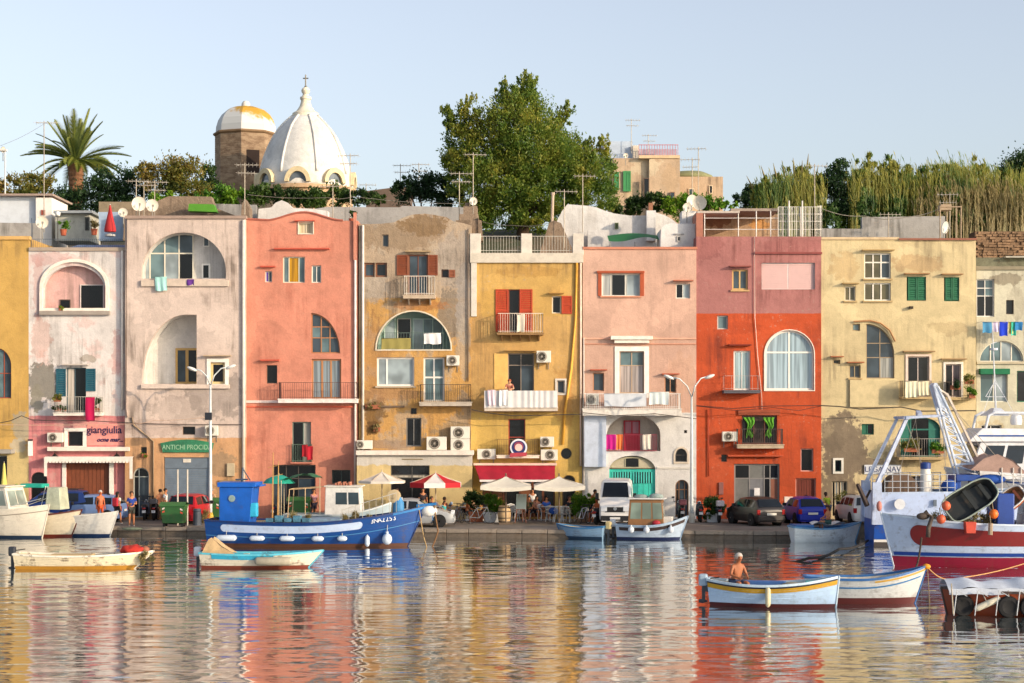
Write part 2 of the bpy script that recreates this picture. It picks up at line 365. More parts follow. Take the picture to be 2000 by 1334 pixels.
# ---------------------------------------------------------------- house builder
RV = .32
def house(name, label, x0, x1, top, mat, holes, Y=100., D=6.0, outline=None, base=1030, zb=None, roof=True):
    h = T(name, label, 'house', ((wx(x0, Y)+wx(x1, Y))/2, Y, QZ)); h['_Y'] = Y
    zb = QZ if zb is None else zb
    ol = [(wx(x0, Y), zb), (wx(x1, Y), zb)]
    ol += [(wx(a, Y), wz(c, Y)) for a, c in outline] if outline else [(wx(x1, Y), wz(top, Y)), (wx(x0, Y), wz(top, Y))]
    lps = [[Vector((x, z, 0)) for x, z in ol]]+[[Vector((x, z, 0)) for x, z in hl] for hl in holes]
    flat = [v for l in lps for v in l]; tr = geometry.tessellate_polygon(lps)
    b = MB(); vs = [(v.x, Y, v.y) for v in flat]; fs = []
    for t in tr:
        a, c, d = (flat[i] for i in t); cr = (c.x-a.x)*(d.y-a.y)-(c.y-a.y)*(d.x-a.x)
        fs.append(t if cr > 0 else tuple(reversed(t)))
    b.add(vs, fs)
    n = len(ol)
    b.add([(x, Y, z) for x, z in ol]+[(x, Y+D, z) for x, z in ol], [(i, n+i, n+(i+1) % n, (i+1) % n) for i in range(1, n)]+[tuple(range(2*n-1, n-1, -1))][::-1])
    for hl in holes:
        n = len(hl); A = sum(hl[i][0]*hl[(i+1) % n][1]-hl[(i+1) % n][0]*hl[i][1] for i in range(n))
        f = [(i, (i+1) % n, n+(i+1) % n, n+i) for i in range(n)]
        if A > 0: f = [tuple(reversed(q)) for q in f]
        b.add([(x, Y, z) for x, z in hl]+[(x, Y+RV, z) for x, z in hl], f)
    b.build('wall', mat, h, local=False); return h
PK = {'d': ('191d24', .07), 'b': ('3a4650', .08), 'g': ('5d7378', .1), 'k': ('0c0d10', .25), 'w': ('8e9a9e', .12), 'y': ('56503a', .1)}
def pmat(k):
    if k.startswith('c:'): return curtain(k[2:])
    if k.startswith('m:'): return M(k[2:], .6)
    return glass(*PK[k])
def win(h, lp, fr='e4dfd2', cols=2, rows=1, panes='d', fw=.055, Y=None, dep=.13, name='window', sill=None, surround=None, hood=None, mull=.045, flush=False, th=.07):
    Y = h['_Y'] if Y is None else Y
    y0 = Y+dep if not flush else Y-.05
    fm = M(fr, .5, var=.1)
    inner = offset_loop(lp, fw); b = MB(); b.ring(lp, inner, y0, y0+th)
    xs = [p[0] for p in inner]; zs = [p[1] for p in inner]; X0, X1, Z0, Z1 = min(xs), max(xs), min(zs), max(zs)
    cf = [i/cols for i in range(cols+1)] if isinstance(cols, int) else cols
    rf = [i/rows for i in range(rows+1)] if isinstance(rows, int) else rows
    cells = []
    def span(ax, val):
        o = []; n = len(inner)
        for i in range(n):
            a, c = inner[i], inner[(i+1) % n]
            if (a[ax]-val)*(c[ax]-val) < 0: o.append(a[1-ax]+(val-a[ax])/(c[ax]-a[ax])*(c[1-ax]-a[1-ax]))
        return (min(o), max(o)) if len(o) >= 2 else None
    for f in cf[1:-1]:
        x = X0+f*(X1-X0); s = span(0, x)
        if s: b.box(x-mull/2, x+mull/2, y0+.004, y0+th-.004, s[0]-.004, s[1]+.004)
    for f in rf[1:-1]:
        z = Z1-f*(Z1-Z0); s = span(1, z)
        if s: b.box(s[0]-.004, s[1]+.004, y0+.008, y0+th-.008, z-mull/2, z+mull/2)
    w_ = b.build(name, fm, h, local=False)
    k = 0; pl = panes.split(',')
    for r in range(len(rf)-1):
        for c in range(len(cf)-1):
            kind = pl[k % len(pl)]; k += 1
            if kind == 'o': continue
            cl = clip_rect(inner, X0+cf[c]*(X1-X0), X0+cf[c+1]*(X1-X0), Z1-rf[r+1]*(Z1-Z0), Z1-rf[r]*(Z1-Z0))
            if len(cl) < 3: continue
            bb = MB(); bb.prism(cl, y0+th*.45, y0+th*.45+.012); bb.build('pane', pmat(kind), w_, local=False)
    x0, x1 = min(p[0] for p in lp), max(p[0] for p in lp); z0, z1 = min(p[1] for p in lp), max(p[1] for p in lp)
    if sill: bb = MB(); bb.box(x0-.08, x1+.08, Y-.1, Y+.03, z0-.09, z0-.004); bb.build('sill', M(sill, .8), w_, local=False)
    if surround:
        bb = MB(); outer = offset_loop(lp, -surround[1]); bb.ring(outer, offset_loop(lp, -.004), Y-.05, Y+.02); bb.build('surround', M(surround[0], .85), w_, local=False)
    if hood:
        bb = MB(); e = surround[1] if surround else 0; bb.box(x0-.15-e, x1+.15+e, Y-.32, Y+.02, z1+.12+e, z1+.18+e); bb.build('hood', M(hood, .85), w_, local=False)
    return w_
def dark_opening(h, lp, name='window', fr='5b4a3c', **k): return win(h, lp, fr, cols=1, rows=1, panes='k', fw=.04, **k)
def shutter(par, x0, y0, x1, y1, col, Y, n=11, open_=.06):
    X0, X1, Z0, Z1 = wx(x0, Y), wx(x1, Y), wz(y1, Y), wz(y0, Y)
    b = MB(); f = .07; yb, yf = Y-.012, Y-.06
    b.box(X0, X0+f, yf, yb, Z0, Z1); b.box(X1-f, X1, yf, yb, Z0, Z1); b.box(X0+f, X1-f, yf+.002, yb-.002, Z0, Z0+f); b.box(X0+f, X1-f, yf+.002, yb-.002, Z1-f, Z1)
    zm = (Z0+Z1)/2; b.box(X0+f, X1-f, yf+.002, yb-.002, zm-.03, zm+.03)
    for i in range(n):
        z = Z0+f+(i+.5)*(Z1-Z0-2*f)/n; hh = (Z1-Z0)/n*.42
        b.hexa([(X0+f, yf+.006, z-hh), (X1-f, yf+.006, z-hh), (X1-f, yb-.01, z), (X0+f, yb-.01, z), (X0+f, yf+.016, z-hh+.012), (X1-f, yf+.016, z-hh+.012), (X1-f, yb-.006, z+hh), (X0+f, yb-.006, z+hh)])
    return b.build('shutter', M(col, .6), par, local=False)
def box_part(h, name, col, x0, y0, x1, y1, d0, d1, label=None, **k):
    """px rectangle, from d0 in front of the wall to d1 behind"""
    Y = h['_Y']; b = MB(); b.box(wx(x0, Y-d0), wx(x1, Y-d0), Y-d0, Y+d1, wz(y0, Y-d0), wz(y1, Y-d0))
    o = b.build(name, M(col, .8, **k) if isinstance(col, str) else col, h, local=False, bevel=.01)
    if label: o['label'] = label
    return o
def balcony(h, x0, x1, yr, ys0, ys1, dep=.9, rail='3a3834', slab='d8cfc4', sp=.13, r=.011, brackets=0, Y=None, ends=True):
    Y = Y or h['_Y']; Yf = Y-dep
    X0, X1 = wx(x0, Yf), wx(x1, Yf); zt, zs0, zs1 = wz(yr, Yf), wz(ys0, Yf), wz(ys1, Yf)
    b = MB(); b.box(X0, X1, Yf, Y+.02, zs1, zs0); b.box(X0-.03, X1+.03, Yf-.03, Y+.018, zs0-.05, zs0+.006)
    for i in range(brackets):
        x = X0+(i+.5)*(X1-X0)/brackets; b.hexa([(x-.04, Y-.12, zs1-.3), (x+.04, Y-.12, zs1-.3), (x+.04, Y+.01, zs1-.3), (x-.04, Y+.01, zs1-.3), (x-.04, Yf+.1, zs1+.01), (x+.04, Yf+.1, zs1+.01), (x+.04, Y+.01, zs1+.01), (x-.04, Y+.01, zs1+.01)])
    sl = b.build('balcony', M(slab, .85, dirt=.3), h, local=False, bevel=.01)
    b = MB(); e = .05; A = [(X0+e, Y), (X0+e, Yf+e), (X1-e, Yf+e), (X1-e, Y)]
    for (xa, ya), (xb, yb) in zip(A, A[1:]):
        b.bar((xa, ya, zt), (xb, yb, zt), r*1.7, 4); b.bar((xa, ya, zs0+.09), (xb, yb, zs0+.09), r*1.3, 4)
        L = math.hypot(xb-xa, yb-ya); n = max(1, round(L/sp))
        for i in range(n+1):
            q = i/n; b.bar((xa+q*(xb-xa), ya+q*(yb-ya), zs0), (xa+q*(xb-xa), ya+q*(yb-ya), zt), r, 4, caps=False)
    b.build('railing', M(rail, .5), sl, local=False); return sl
def cloth(name, label, cat, x0, y0, x1, y1, col, Y, group=None, folds=3, amp=.035, th=.012, stripes=None):
    b = MB(); X0, X1, Z0, Z1 = wx(x0, Y), wx(x1, Y), wz(y1, Y), wz(y0, Y); ph = random.uniform(0, 6); L = Z1-Z0; ox, oz = (X0+X1)/2, Z0
    def f(u, v, s=0):
        return (X0+(X1-X0)*u+.012*math.sin(v*4+ph)-ox, amp*math.sin(u*folds*6.28+ph+v*.8)*(.3+.7*(1-v))+s, Z0+L*v+.02*math.sin(u*7+ph)*(1-v)-oz)
    b.grid(lambda u, v: f(u, v), 14, 6); b.grid(lambda u, v: f(u, v, th), 14, 6)
    b.box(X0-ox, X1-ox, -.01, th+.012, L-.015, L+.012)
    m = M(col, .9, var=.12) if not isinstance(col, bpy.types.Material) else col
    o = b.build(name, m, smooth=2); o.location = (ox, Y, oz); tag(o, label, cat, group); return o
def ac_unit(label, x0, y0, x1, y1, Y=100., fan=.36, n=1, cat='air conditioner'):
    """outdoor unit on wall brackets; px rectangle of its front"""
    Yf = Y-.42; X0, X1, Z0, Z1 = wx(x0, Yf), wx(x1, Yf), wz(y1, Yf), wz(y0, Yf)
    r = T('air_conditioner', label, cat, ((X0+X1)/2, Y, Z0), group='air conditioners on the fronts')
    b = MB(); b.box(X0, X1, Yf, Yf+.32, Z0, Z1); b.build('casing', M('d9d4c6', .45, var=.08), r, local=False, bevel=.02)
    rr = min(Z1-Z0, X1-X0)*.4; cx, cz = X0+(X1-X0)*fan, (Z0+Z1)/2
    b = MB(); b.lathe([(rr, 0), (rr*1.07, -.012), (rr, -.02), (rr*.96, -.005)], (cx, Yf, cz), 20, 'y'); b.lathe([(rr*.96, -.003), (.001, -.004)], (cx, Yf-.001, cz), 20, 'y')
    b.build('fan_opening', M('3d3833', .7), r, local=False)
    b = MB()
    for q in (.25, .5, .75, .97): b.lathe([(rr*q, -.03), (rr*q+.008, -.034), (rr*q+.012, -.028), (rr*q, -.024)], (cx, Yf, cz), 16, 'y')
    for a in range(8): b.bar((cx, Yf-.03, cz), (cx+rr*math.cos(a*.785), Yf-.03, cz+rr*math.sin(a*.785)), .006, 4)
    b.lathe([(.06, -.02), (.05, -.045)], (cx, Yf, cz), 10, 'y'); b.build('fan_grille', M('9a9184', .5), r, local=False)
    b = MB()
    for x in (X0+.12, X1-.12): b.box(x-.02, x+.02, Yf+.02, Y, Z0-.04, Z0); b.box(x-.02, x+.02, Y-.03, Y+.01, Z0-.35, Z0-.04)
    b.build('bracket', M('777269', .6), r, local=False)
    return r
def door_planks(h, lp, col, n, Y=None, name='door', fr=None, dep=.14, handle=True):
    Y = Y or h['_Y']; fr = fr or col; b = MB(); inner = offset_loop(lp, .06); b.ring(lp, inner, Y+dep-.02, Y+dep+.08)
    d = b.build(name, M(fr, .6), h, local=False); X0, X1 = min(p[0] for p in inner), max(p[0] for p in inner); Z0, Z1 = min(p[1] for p in inner), max(p[1] for p in inner)
    for i in range(n):
        cl = clip_rect(inner, X0+i*(X1-X0)/n+.008, X0+(i+1)*(X1-X0)/n-.008, Z0, Z1)
        if len(cl) > 2: bb = MB(); bb.prism(cl, Y+dep+random.uniform(0, .01), Y+dep+.05); bb.build('plank', M(col, .6, var=.25, sc=1.5+.3*(i % 3)), d, local=False)
    bb = MB(); bb.box(X0, X1, Y+dep+.052, Y+dep+.07, Z0, Z1); bb.build('backing', M('1c1410', .8), d, local=False)
    if handle: bb = MB(); xm = (X0+X1)/2; bb.box(xm+.06, xm+.1, Y+dep-.05, Y+dep, Z0+1.0, Z0+1.15); bb.build('handle', M('2a2622', .4, .6), d, local=False)
    return d
def recess(h, lp, dep, mat, back=None, Y=None):
    """closed niche behind a hole: side lining and back wall"""
    Y = Y or h['_Y']; b = MB(); n = len(lp)
    o2 = offset_loop(lp, .001)
    b.add([(x, Y+RV-.001, z) for x, z in o2]+[(x, Y+dep, z) for x, z in o2], [(i, (i+1) % n, n+(i+1) % n, n+i) for i in range(n)])
    b.build('loggia_lining', mat, h, local=False)
    b = MB(); b.prism(offset_loop(lp, -.02), Y+dep, Y+dep+.05); return b.build('loggia_back_wall', back or mat, h, local=False)
def pipe(h, pts, r, col, name='drainpipe', dY=.07):
    Y = h['_Y']; b = MB(); b.tube([(wx(x, Y), Y-dY, wz(y, Y)) for x, y in pts], r, 8)
    return b.build(name, M(col, .6), h, local=False, smooth=2)
def coping(h, x0, x1, y0, y1, col, dep=.12, name='cornice', back=.3): return box_part(h, name, col, x0, y0, x1, y1, dep, back)
def lantern(label, px, py, Y=99.75):
    r = T('wall_lantern', label, 'lantern', (wx(px, Y), 100, wz(py, Y)), group='wall lanterns at the pink shop')
    b = MB(); b.hexa([(-.09,-.34,-.15),(.09,-.34,-.15),(.09,-.16,-.15),(-.09,-.16,-.15),(-.13,-.38,.15),(.13,-.38,.15),(.13,-.12,.15),(-.13,-.12,.15)]); b.build('lamp_glass', M('4c473f', .3), r)
    b = MB(); b.lathe([(.19, .15), (.17, .18), (.03, .3), (.03, .34)], (0, -.25, 0), 6); b.bar((0, -.25, .34), (0, -.2, .5), .02); b.bar((0, -.2, .5), (0, 0, .45), .02); b.build('lamp_bracket', M('241f1c', .5), r)
    return r

# ================================================================ H0 ochre house at the left edge
Y0 = 100.
mat = plaster(['d6ab5c', 878, 'd8c086'], [(45, 835, 22, 30, 'b9b09a', .8), (35, 870, 16, 14, 'c9c2ae', .7)], stain=.15, streak=.25, seed=1)
hl = [LA(-34, 680, 22, 778, 715), LR(-30, 890, 14, 1000), LR(-200, 560, -150, 640), LR(-200, 700, -150, 780)]
h = house('ochre_house', 'ochre yellow house with a round arched window cut by the left edge', -260, 56, 465, mat, hl)
win(h, hl[0], '9a4a2c', 4, [0, .5, 1], 'b,b,g,b,b,b,g,b'); win(h, hl[1], '8c8a80', 2, 1, 'b,k', name='door'); win(h, hl[2]); win(h, hl[3])
coping(h, -262, 58, 461, 468, 'c9a060', .1)
box_part(h, 'door_hood', '9b968d', -34, 878, 22, 886, .8, 0)
# ================================================================ H1 white and pink peeling house
mat = plaster(['e8e0da', 812, 'e08c8c'], [(85, 745, 34, 38, '8d877c', .95), (72, 780, 14, 26, '97907f', .9), (172, 700, 16, 8, 'a69a88', .7), (80, 660, 20, 45, 'd3a493', .55), (230, 690, 12, 50, 'd08e86', .5), (100, 505, 45, 14, 'c98f88', .5), (75, 560, 10, 60, 'dba69c', .5)],
              stain=.22, streak=.32, peel=('dfb5ac', .52, .5), fuzz=.03, seed=2)
hl = [LA(85, 519, 205, 608, 568), LR(129, 718, 168, 806), LR(133, 843, 162, 871), LR(129, 903, 213, 1010), LA(60, 922, 92, 1010, 935)]
h = house('pink_and_white_house', 'narrow peeling white house above a pink shop floor', 56, 257, 487, mat, hl, outline=[(257, 800), (243, 800), (243, 487), (56, 487)])
pk = plaster(['dcb0a8'], [], stain=.2, streak=.25, seed=3)
recess(h, hl[0], .55, pk)
dark_opening(h, LR(157, 556, 203, 607, 100.55), fr='e3d8cf', Y=100.55, flush=True); dark_opening(h, LR(117, 585, 138, 607, 100.55), Y=100.55, flush=True)
lp = LA(78, 506, 213, 608, 560); b = MB(); b.ring(lp, offset_loop(lp, .17), 99.88, 100.02); b.build('arch_moulding', M('e8dacb', .85), h, local=False)
box_part(h, 'ledge', '9a8f84', 76, 607, 214, 615, .22, 0)
w_ = win(h, hl[1], '3b5057', [0, .42, 1], 1, 'c:c8bdb0,k', name='balcony_door', hood='b8aca0')
shutter(w_, 110, 720, 129, 774, '1c5362', 100); shutter(w_, 168, 720, 187, 764, '1c5362', 100)
balcony(h, 104, 196, 775, 806, 812, .8, 'b3aea2', 'e0d8cc')
win(h, hl[2], '3a3430', 1, 1, 'k', surround=('e9e2d6', .2)); dark_opening(h, hl[4], fr='3a2a28', name='door')
door_planks(h, hl[3], '7d4226', 10)
box_part(h, 'pilaster', 'e6dfd3', 121, 903, 129, 1012, .06, 0); box_part(h, 'pilaster', 'e6dfd3', 213, 903, 222, 1012, .06, 0)
box_part(h, 'cornice', 'ddd3c4', 92, 873, 253, 881, .4, 0); box_part(h, 'plaster_panel', 'e39389', 170, 828, 243, 870, .03, 0)
pipe(h, [(239, 490), (239, 800)], .06, 'e8dfd2'); coping(h, 56, 244, 483, 490, 'a09080', .1)
b = MB(); n = 26; Ya = 99.35
for i in range(n):
    xa, xb = wx(88+i*170/n, Ya), wx(88+(i+1)*170/n, Ya)
    b.prism([(xa, wz(893, Ya)), (xb, wz(893, Ya)), (xb, wz(900, Ya)), ((xa+xb)/2+.06, wz(904, Ya)), ((xa+xb)/2-.06, wz(904, Ya)), (xa, wz(900, Ya))][::-1], Ya, Ya+.02)
b.box(wx(88, Ya), wx(258, Ya), Ya, 100, wz(893, Ya), wz(893, Ya)+.03)
b.prism(LR(86, 893, 92, 930, Ya), Ya-.01, Ya+.01); b.prism(LR(253, 893, 259, 935, Ya), Ya-.01, Ya+.01)
b.build('scalloped_valance', M('e3dbcf', .8), h, local=False)
text(h, 'giangiulia', M('2a1a4a', .6), .56, (wx(204)-h.location.x, -.05, wz(840)-QZ), name='lettering', wgt=.006, sx=.95)
text(h, 'ocne mar...', M('2a1a4a', .6), .32, (wx(215)-h.location.x, -.05, wz(859)-QZ), name='lettering', shear=.4, wgt=.01)
lantern('black lantern left of the wooden shop door', 107, 897, 99.75); lantern('black lantern right of the wooden shop door', 228, 897, 99.75)
ac_unit('air conditioner on the pink shop wall left of the small window', 92, 845, 122, 864)
cloth('towel', 'magenta towel hanging over the small balcony above the pink shop', 'towel', 167, 776, 185, 823, 'b00046', 99.13, folds=1)
r = T('box_sign', 'narrow white upright box sign on the pink shop wall', 'sign', (wx(59, 99.7), 100, wz(890)))
b = MB(); b.box(-.11, .11, -.35, -.2, 0, .8); b.build('sign_box', M('f1ece4', .4), r); b = MB(); b.bar((0, -.22, .6), (0, 0, .6), .02); b.box(-.12, .12, -.36, -.19, .8, .9); b.build('bracket', M('4a3030', .5), r)
# ================================================================ H2 beige house with two loggias
mat = plaster(['dfcabc', 855, 'd9a779'], [(425, 770, 60, 50, '9d9189', .6), (350, 800, 60, 30, 'a8988d', .45), (300, 835, 60, 20, 'b59a8c', .4), (430, 905, 34, 25, '9c8a70', .6), (445, 960, 26, 30, 'a28560', .7)], stain=.2, streak=.42, seed=4, fuzz=.02)
hl = [LA(279, 455, 443, 545, 530), LQ(280, 615, 386, 750, 740, flip=True, a=85), LR(413, 708, 441, 750), LR(262, 934, 292, 1010), LR(322, 893, 411, 1010), LR(277, 873, 289, 892), LR(358, 833, 383, 849)]
hl[3] = LA(262, 913, 293, 1010, 928)
h = house('beige_house', 'dusty beige house with two deep arched loggias and a green sign', 244, 479, 425, mat, hl, Y=99.7)
Yh = 99.7
hl2 = hl
wm = plaster(['e8e2da'], [], stain=.08, streak=.2, seed=5)
recess(h, hl[0], 1.1, wm); recess(h, hl[1], 1.5, wm)
lpg = clip_rect(LA(281, 457, 441, 547, 531, 100.75), wx(276, 100.75), wx(378, 100.75), -50, 50)
win(h, lpg, 'd6cfbd', [0, .11, .42, .72, 1], [0, .42, 1], 'g,g,g,b,w,g,w,k', Y=100.75, flush=True, mull=.07)
win(h, LR(397, 460, 409, 482, 100.8), 'e3ded4', 1, 1, 'b', Y=100.8, flush=True); win(h, LR(394, 515, 411, 546, 100.8), 'ece6dc', 1, 1, 'k', Y=100.8, flush=True, fw=.09)
box_part(h, 'ledge', 'c4b3a2', 275, 547, 446, 559, .15, 0); box_part(h, 'ledge', 'cbb9ab', 275, 751, 448, 759, .15, 0)
win(h, LR(343, 680, 388, 750, 101.2), 'c59e5a', 2, 1, 'b,k', Y=101.2, flush=True, fw=.12, mull=.16, name='loggia_door')
win(h, hl[2], 'd8bd84', 1, 1, 'k', fw=.12, surround=('e9e2d8', .2), sill='d8cdbf', hood='b09a80')
win(h, hl[3], 'a9aca4', [0, .33, 1], [0, .17, 1], 'k,k,k,b', name='entrance_door', fw=.06)
b = MB(); Ys = Yh+.12
for i in range(22): z0 = QZ+i*.125; b.hexa([(wx(322,Ys),Ys,z0),(wx(411,Ys),Ys,z0),(wx(411,Ys),Ys+.05,z0),(wx(322,Ys),Ys+.05,z0),(wx(322,Ys),Ys+.02,z0+.12),(wx(411,Ys),Ys+.02,z0+.12),(wx(411,Ys),Ys+.05,z0+.12),(wx(322,Ys),Ys+.05,z0+.12)])
b.box(wx(322,Ys), wx(411,Ys), Ys-.03, Ys+.1, QZ+2.75, wz(893)); b.build('roller_shutter', M('75818c', .45, .3), h, local=False)
b = MB(); b.box(wx(358,Ys), wx(373,Ys), Ys-.06, Ys-.03, wz(903), wz(896)); b.build('notice', M('d8cfc0', .6), h, local=False)
dark_opening(h, hl[5]); dark_opening(h, hl[6])
pipe(h, [(247, 428), (247, 800), (250, 815)], .05, 'c8b0a0'); pipe(h, [(258, 815), (262, 830), (300, 862), (300, 990)], .04, '9c8468', 'pipe'); pipe(h, [(476, 430), (476, 990)], .09, 'd5cabd')
coping(h, 243, 481, 421, 427, '9c8678', .12)
box_part(h, 'electricity_box', 'b9a98c', 443, 905, 458, 930, .1, 0); box_part(h, 'wall_frame', '8e7a5c', 428, 938, 470, 946, .12, 0)
r = T('shop_sign', 'green boat shaped wooden sign above the grey roller shutter', 'sign', (wx(366, Yh), Yh, wz(872, Yh)))
b = MB(); pts = [(wx(314+104*i/12, Yh)-r.location.x, -.28+.0*i) for i in range(13)]
top = [(x, .18+.2*math.sin(math.pi*i/12)) for i, (x, _) in enumerate(pts)]; b.prism([(pts[0][0]+.12, -.32), (pts[-1][0]-.12, -.32)]+top[::-1], -.1, -.01); b.build('sign_board', M('2f7a55', .6, var=.5, sc=1.5), r)
text(r, 'ANTICHI PROCIDA', M('9cc4a0', .6), .37, (0, -.115, -.05), name='lettering', sx=.85)
ac_unit('air conditioner beside the street lamp above the green sign', 400, 831, 425, 851, Yh, fan=.4)
cloth('towel', 'pale turquoise towel hanging from the upper loggia of the beige house', 'towel', 303, 541, 326, 568, '9fd0c8', 99.5, folds=2)
cloth('cloth', 'small purple cloth on the ledge of the upper loggia', 'cloth', 365, 546, 379, 557, '5a2a80', 99.52, folds=1)
# ================================================================ H3 salmon house
mat = plaster(['e3967c'], [(600, 850, 120, 60, 'de8e78', .5)], stain=.12, streak=.22, seed=6, k=.75, grime='b5604a')
ol = [(699, 431), (680, 431)]+[(660-i*8, 430-15*math.sin(math.pi*(i/16))) for i in range(1, 17)][0:16]+[(515, 431), (480, 428)]
ol = [(699, 431), (670, 431)]+[(670-i*9, 431-8*(1-math.cos(2*math.pi*i/17))) for i in range(1, 17)]+[(515, 430), (480, 428)]
hl = [LR(583, 434, 611, 456), LR(552, 501, 595, 552), LR(608, 518, 627, 552), LR(517, 529, 531, 551), LQ(607, 611, 664, 690, 690), LR(608, 701, 666, 779), LR(520, 713, 541, 749), LR(570, 824, 607, 904), LR(532, 908, 616, 1010), LR(648, 918, 684, 945)]
h = house('salmon_house', 'bright salmon house with a wavy roofline and a quarter arch window', 480, 699, 430, mat, hl, outline=ol, Y=100.1)
Y = 100.1
win(h, hl[0], 'd9cfb6', 2, 1, 'c:cdbf9c', surround=('e6ddc8', .04)); win(h, hl[1], 'd8d2bc', [0, .24, .74, 1], 1, 'g,c:b98612,g'); win(h, hl[2], 'e2ddd0', 2, 1, 'g'); win(h, hl[3], 'd0c8bc', 2, 1, 'c:6a4fb0,b')
win(h, hl[4], 'a5714a', [0, .33, .66, 1], [0, .33, .62, 1], 'b,b,b,g,b,b,b,g', mull=.06, fw=.07); win(h, hl[5], 'b07a4e', 3, 1, 'c:8d9aa0', mull=.1, fw=.09, name='balcony_door')
dark_opening(h, hl[6]); win(h, hl[7], '6f7f76', [0, .6, 1], 1, 'k,c:a8a49a', name='balcony_door')
win(h, hl[8], '4e453f', [0, .3, .6, 1], [0, .25, 1], 'k,k,k,b,k,b', name='shop_front', fw=.07); win(h, hl[9], '3d4c44', 2, 1, 'k')
balcony(h, 543, 698, 747, 779, 787, .85, '5a3a34', 'e8dcd4', .12); box_part(h, 'string_course', 'e4cfc6', 480, 782, 543, 787, .08, 0)
box_part(h, 'hood', 'b9513c', 535, 484, 643, 487, .22, 0); box_part(h, 'hood', 'b9513c', 508, 519, 537, 522, .22, 0); box_part(h, 'hood', 'b9513c', 508, 702, 545, 705, .28, 0); box_part(h, 'hood', 'b9513c', 575, 430, 615, 432, .2, 0)
box_part(h, 'string_course', 'd0654c', 480, 793, 697, 796, .05, 0)
balcony(h, 568, 610, 868, 903, 906, .25, '5b6f60', 'c87e6a', .1)
b = MB(); pts = [(wx(a, Y), wz(c, Y)) for a, c in ol]; b.tube([(x, Y-.02, z+.02) for x, z in pts[1:]], .06, 6); b.build('roof_edge', M('a8604e', .8), h, local=False)
pipe(h, [(694, 436), (694, 990)], .07, 'e3d6cc'); box_part(h, 'chimney_breast', mat, 690, 415, 696, 508, .14, 0)
for i, (x0, c, lb) in enumerate(((590, '9c1020', 'dark red garment hanging at the lower window of the salmon house'), (600, 'b01428', 'crimson cloth drying beside it at the lower window of the salmon house'))):
    cloth('garment', 'dark red garment hanging left at the lower salmon house window' if i == 0 else 'crimson cloth hanging right at the lower salmon house window', 'laundry', x0, 869+3*i, x0+11, 892+6*i, c, 99.8, folds=1)
# ================================================================ H4 worn patchy house
mat = plaster(['bda68c', 582, 'd6a45e'], [(780, 460, 90, 30, '9c8468', .7), (830, 440, 50, 22, '8c6f4c', .8), (890, 510, 40, 60, 'b3a698', .7), (730, 560, 30, 30, 'b5a898', .7), (880, 610, 26, 50, '8f8272', .85), (905, 590, 14, 80, 'aaa096', .8), (820, 596, 60, 10, 'ba7a44', .6),
              (735, 700, 30, 80, 'bd8a55', .6), (730, 805, 26, 30, '6d4f2c', .75), (885, 850, 40, 26, '9c8c74', .6), (760, 770, 60, 14, 'b58a62', .7), (905, 680, 14, 60, 'bfb09c', .6), (725, 835, 14, 14, '6a4a22', .8), (760, 868, 60, 10, 'a08a78', .7)],
              stain=.5, streak=.42, peel=('b8a893', .5, .6), fuzz=.06, seed=7, rough_scale=2.4, spk_col='6f5c46')
ol = [(920, 440), (905, 436), (885, 432), (872, 424), (850, 420), (830, 417), (805, 419), (785, 426), (770, 434), (745, 437), (701, 438)]
hl = [LR(746, 458, 759, 482), LR(711, 513, 732, 541), LR(733, 513, 756, 541), LR(797, 497, 836, 575), LR(862, 526, 876, 542), LA(735, 608, 881, 685, 683), LR(736, 698, 809, 754), LR(827, 698, 868, 784), LR(802, 797, 814, 809), LR(793, 816, 823, 872)]
h = house('patchy_ochre_house', 'worn patchy ochre house with bare stone top and half round loggia', 701, 920, 438, mat, hl, outline=ol, Y=100.)
win(h, hl[0], '8a7c6c', 1, 1, 'b'); win(h, hl[1], '7c4f34', 1, 1, 'b', fw=.09); win(h, hl[2], '7c4f34', 1, 1, 'd', fw=.09)
w_ = win(h, hl[3], '7a452c', 2, [0, .55, 1], 'b', fw=.08, name='balcony_door', hood='a8906c'); shutter(w_, 775, 498, 797, 538, '7d3f22', 100); shutter(w_, 836, 498, 855, 538, '7d3f22', 100)
w_ = win(h, hl[4], '50382c', 1, 1, 'k'); shutter(w_, 877, 527, 889, 542, '8a4f34', 100, 5)
balcony(h, 787, 850, 539, 576, 583, .7, 'd5ccbf', 'bca992', .14, .014, brackets=3)
tm = plaster(['a9c3b4'], [], stain=.2, streak=.2, seed=8); recess(h, hl[5], 1.3, tm)
dark = LR(776, 622, 803, 684, 101.25); dark_opening(h, dark, fr='d8d2c4', Y=101.25, flush=True, name='loggia_door'); win(h, LR(806, 622, 866, 684, 101.25), 'b9cfc4', 3, 1, 'w,g,g', Y=101.25, flush=True)
win(h, LR(750, 622, 773, 684, 101.25), 'b9cfc4', 1, 1, 'w', Y=101.25, flush=True)
lp = LA(733, 606, 883, 685, 683); b = MB(); b.ring(lp, offset_loop(lp, .07), 99.95, 100.02); b.build('arch_moulding', M('d8cbb4', .85), h, local=False)
b = MB()
for i in range(26): x = wx(739+i*138/25); zt = min(wz(650), 9.6); b.bar((x, 100.05, wz(684)), (x, 100.05, wz(651)), .012, 4)
b.bar((wx(739), 100.05, wz(650)), (wx(879), 100.05, wz(650)), .02, 4); b.build('railing', M('5e6f66', .5), h, local=False)
win(h, hl[6], 'ece8e0', [0, .24, 1], 1, 'w,w', fw=.09, mull=.09, sill='b8a890'); win(h, hl[7], 'e3ded4', 2, [0, .45, 1], 'g', fw=.09, mull=.09, name='balcony_door')
balcony(h, 819, 921, 751, 785, 793, .8, '2d2a28', 'b9ad9d', .1); dark_opening(h, hl[8]); win(h, hl[9], '76736e', 2, 1, 'd', fw=.07)
coping(h, 706, 790, 792, 796, '6d5a48', .1, 'string_course')
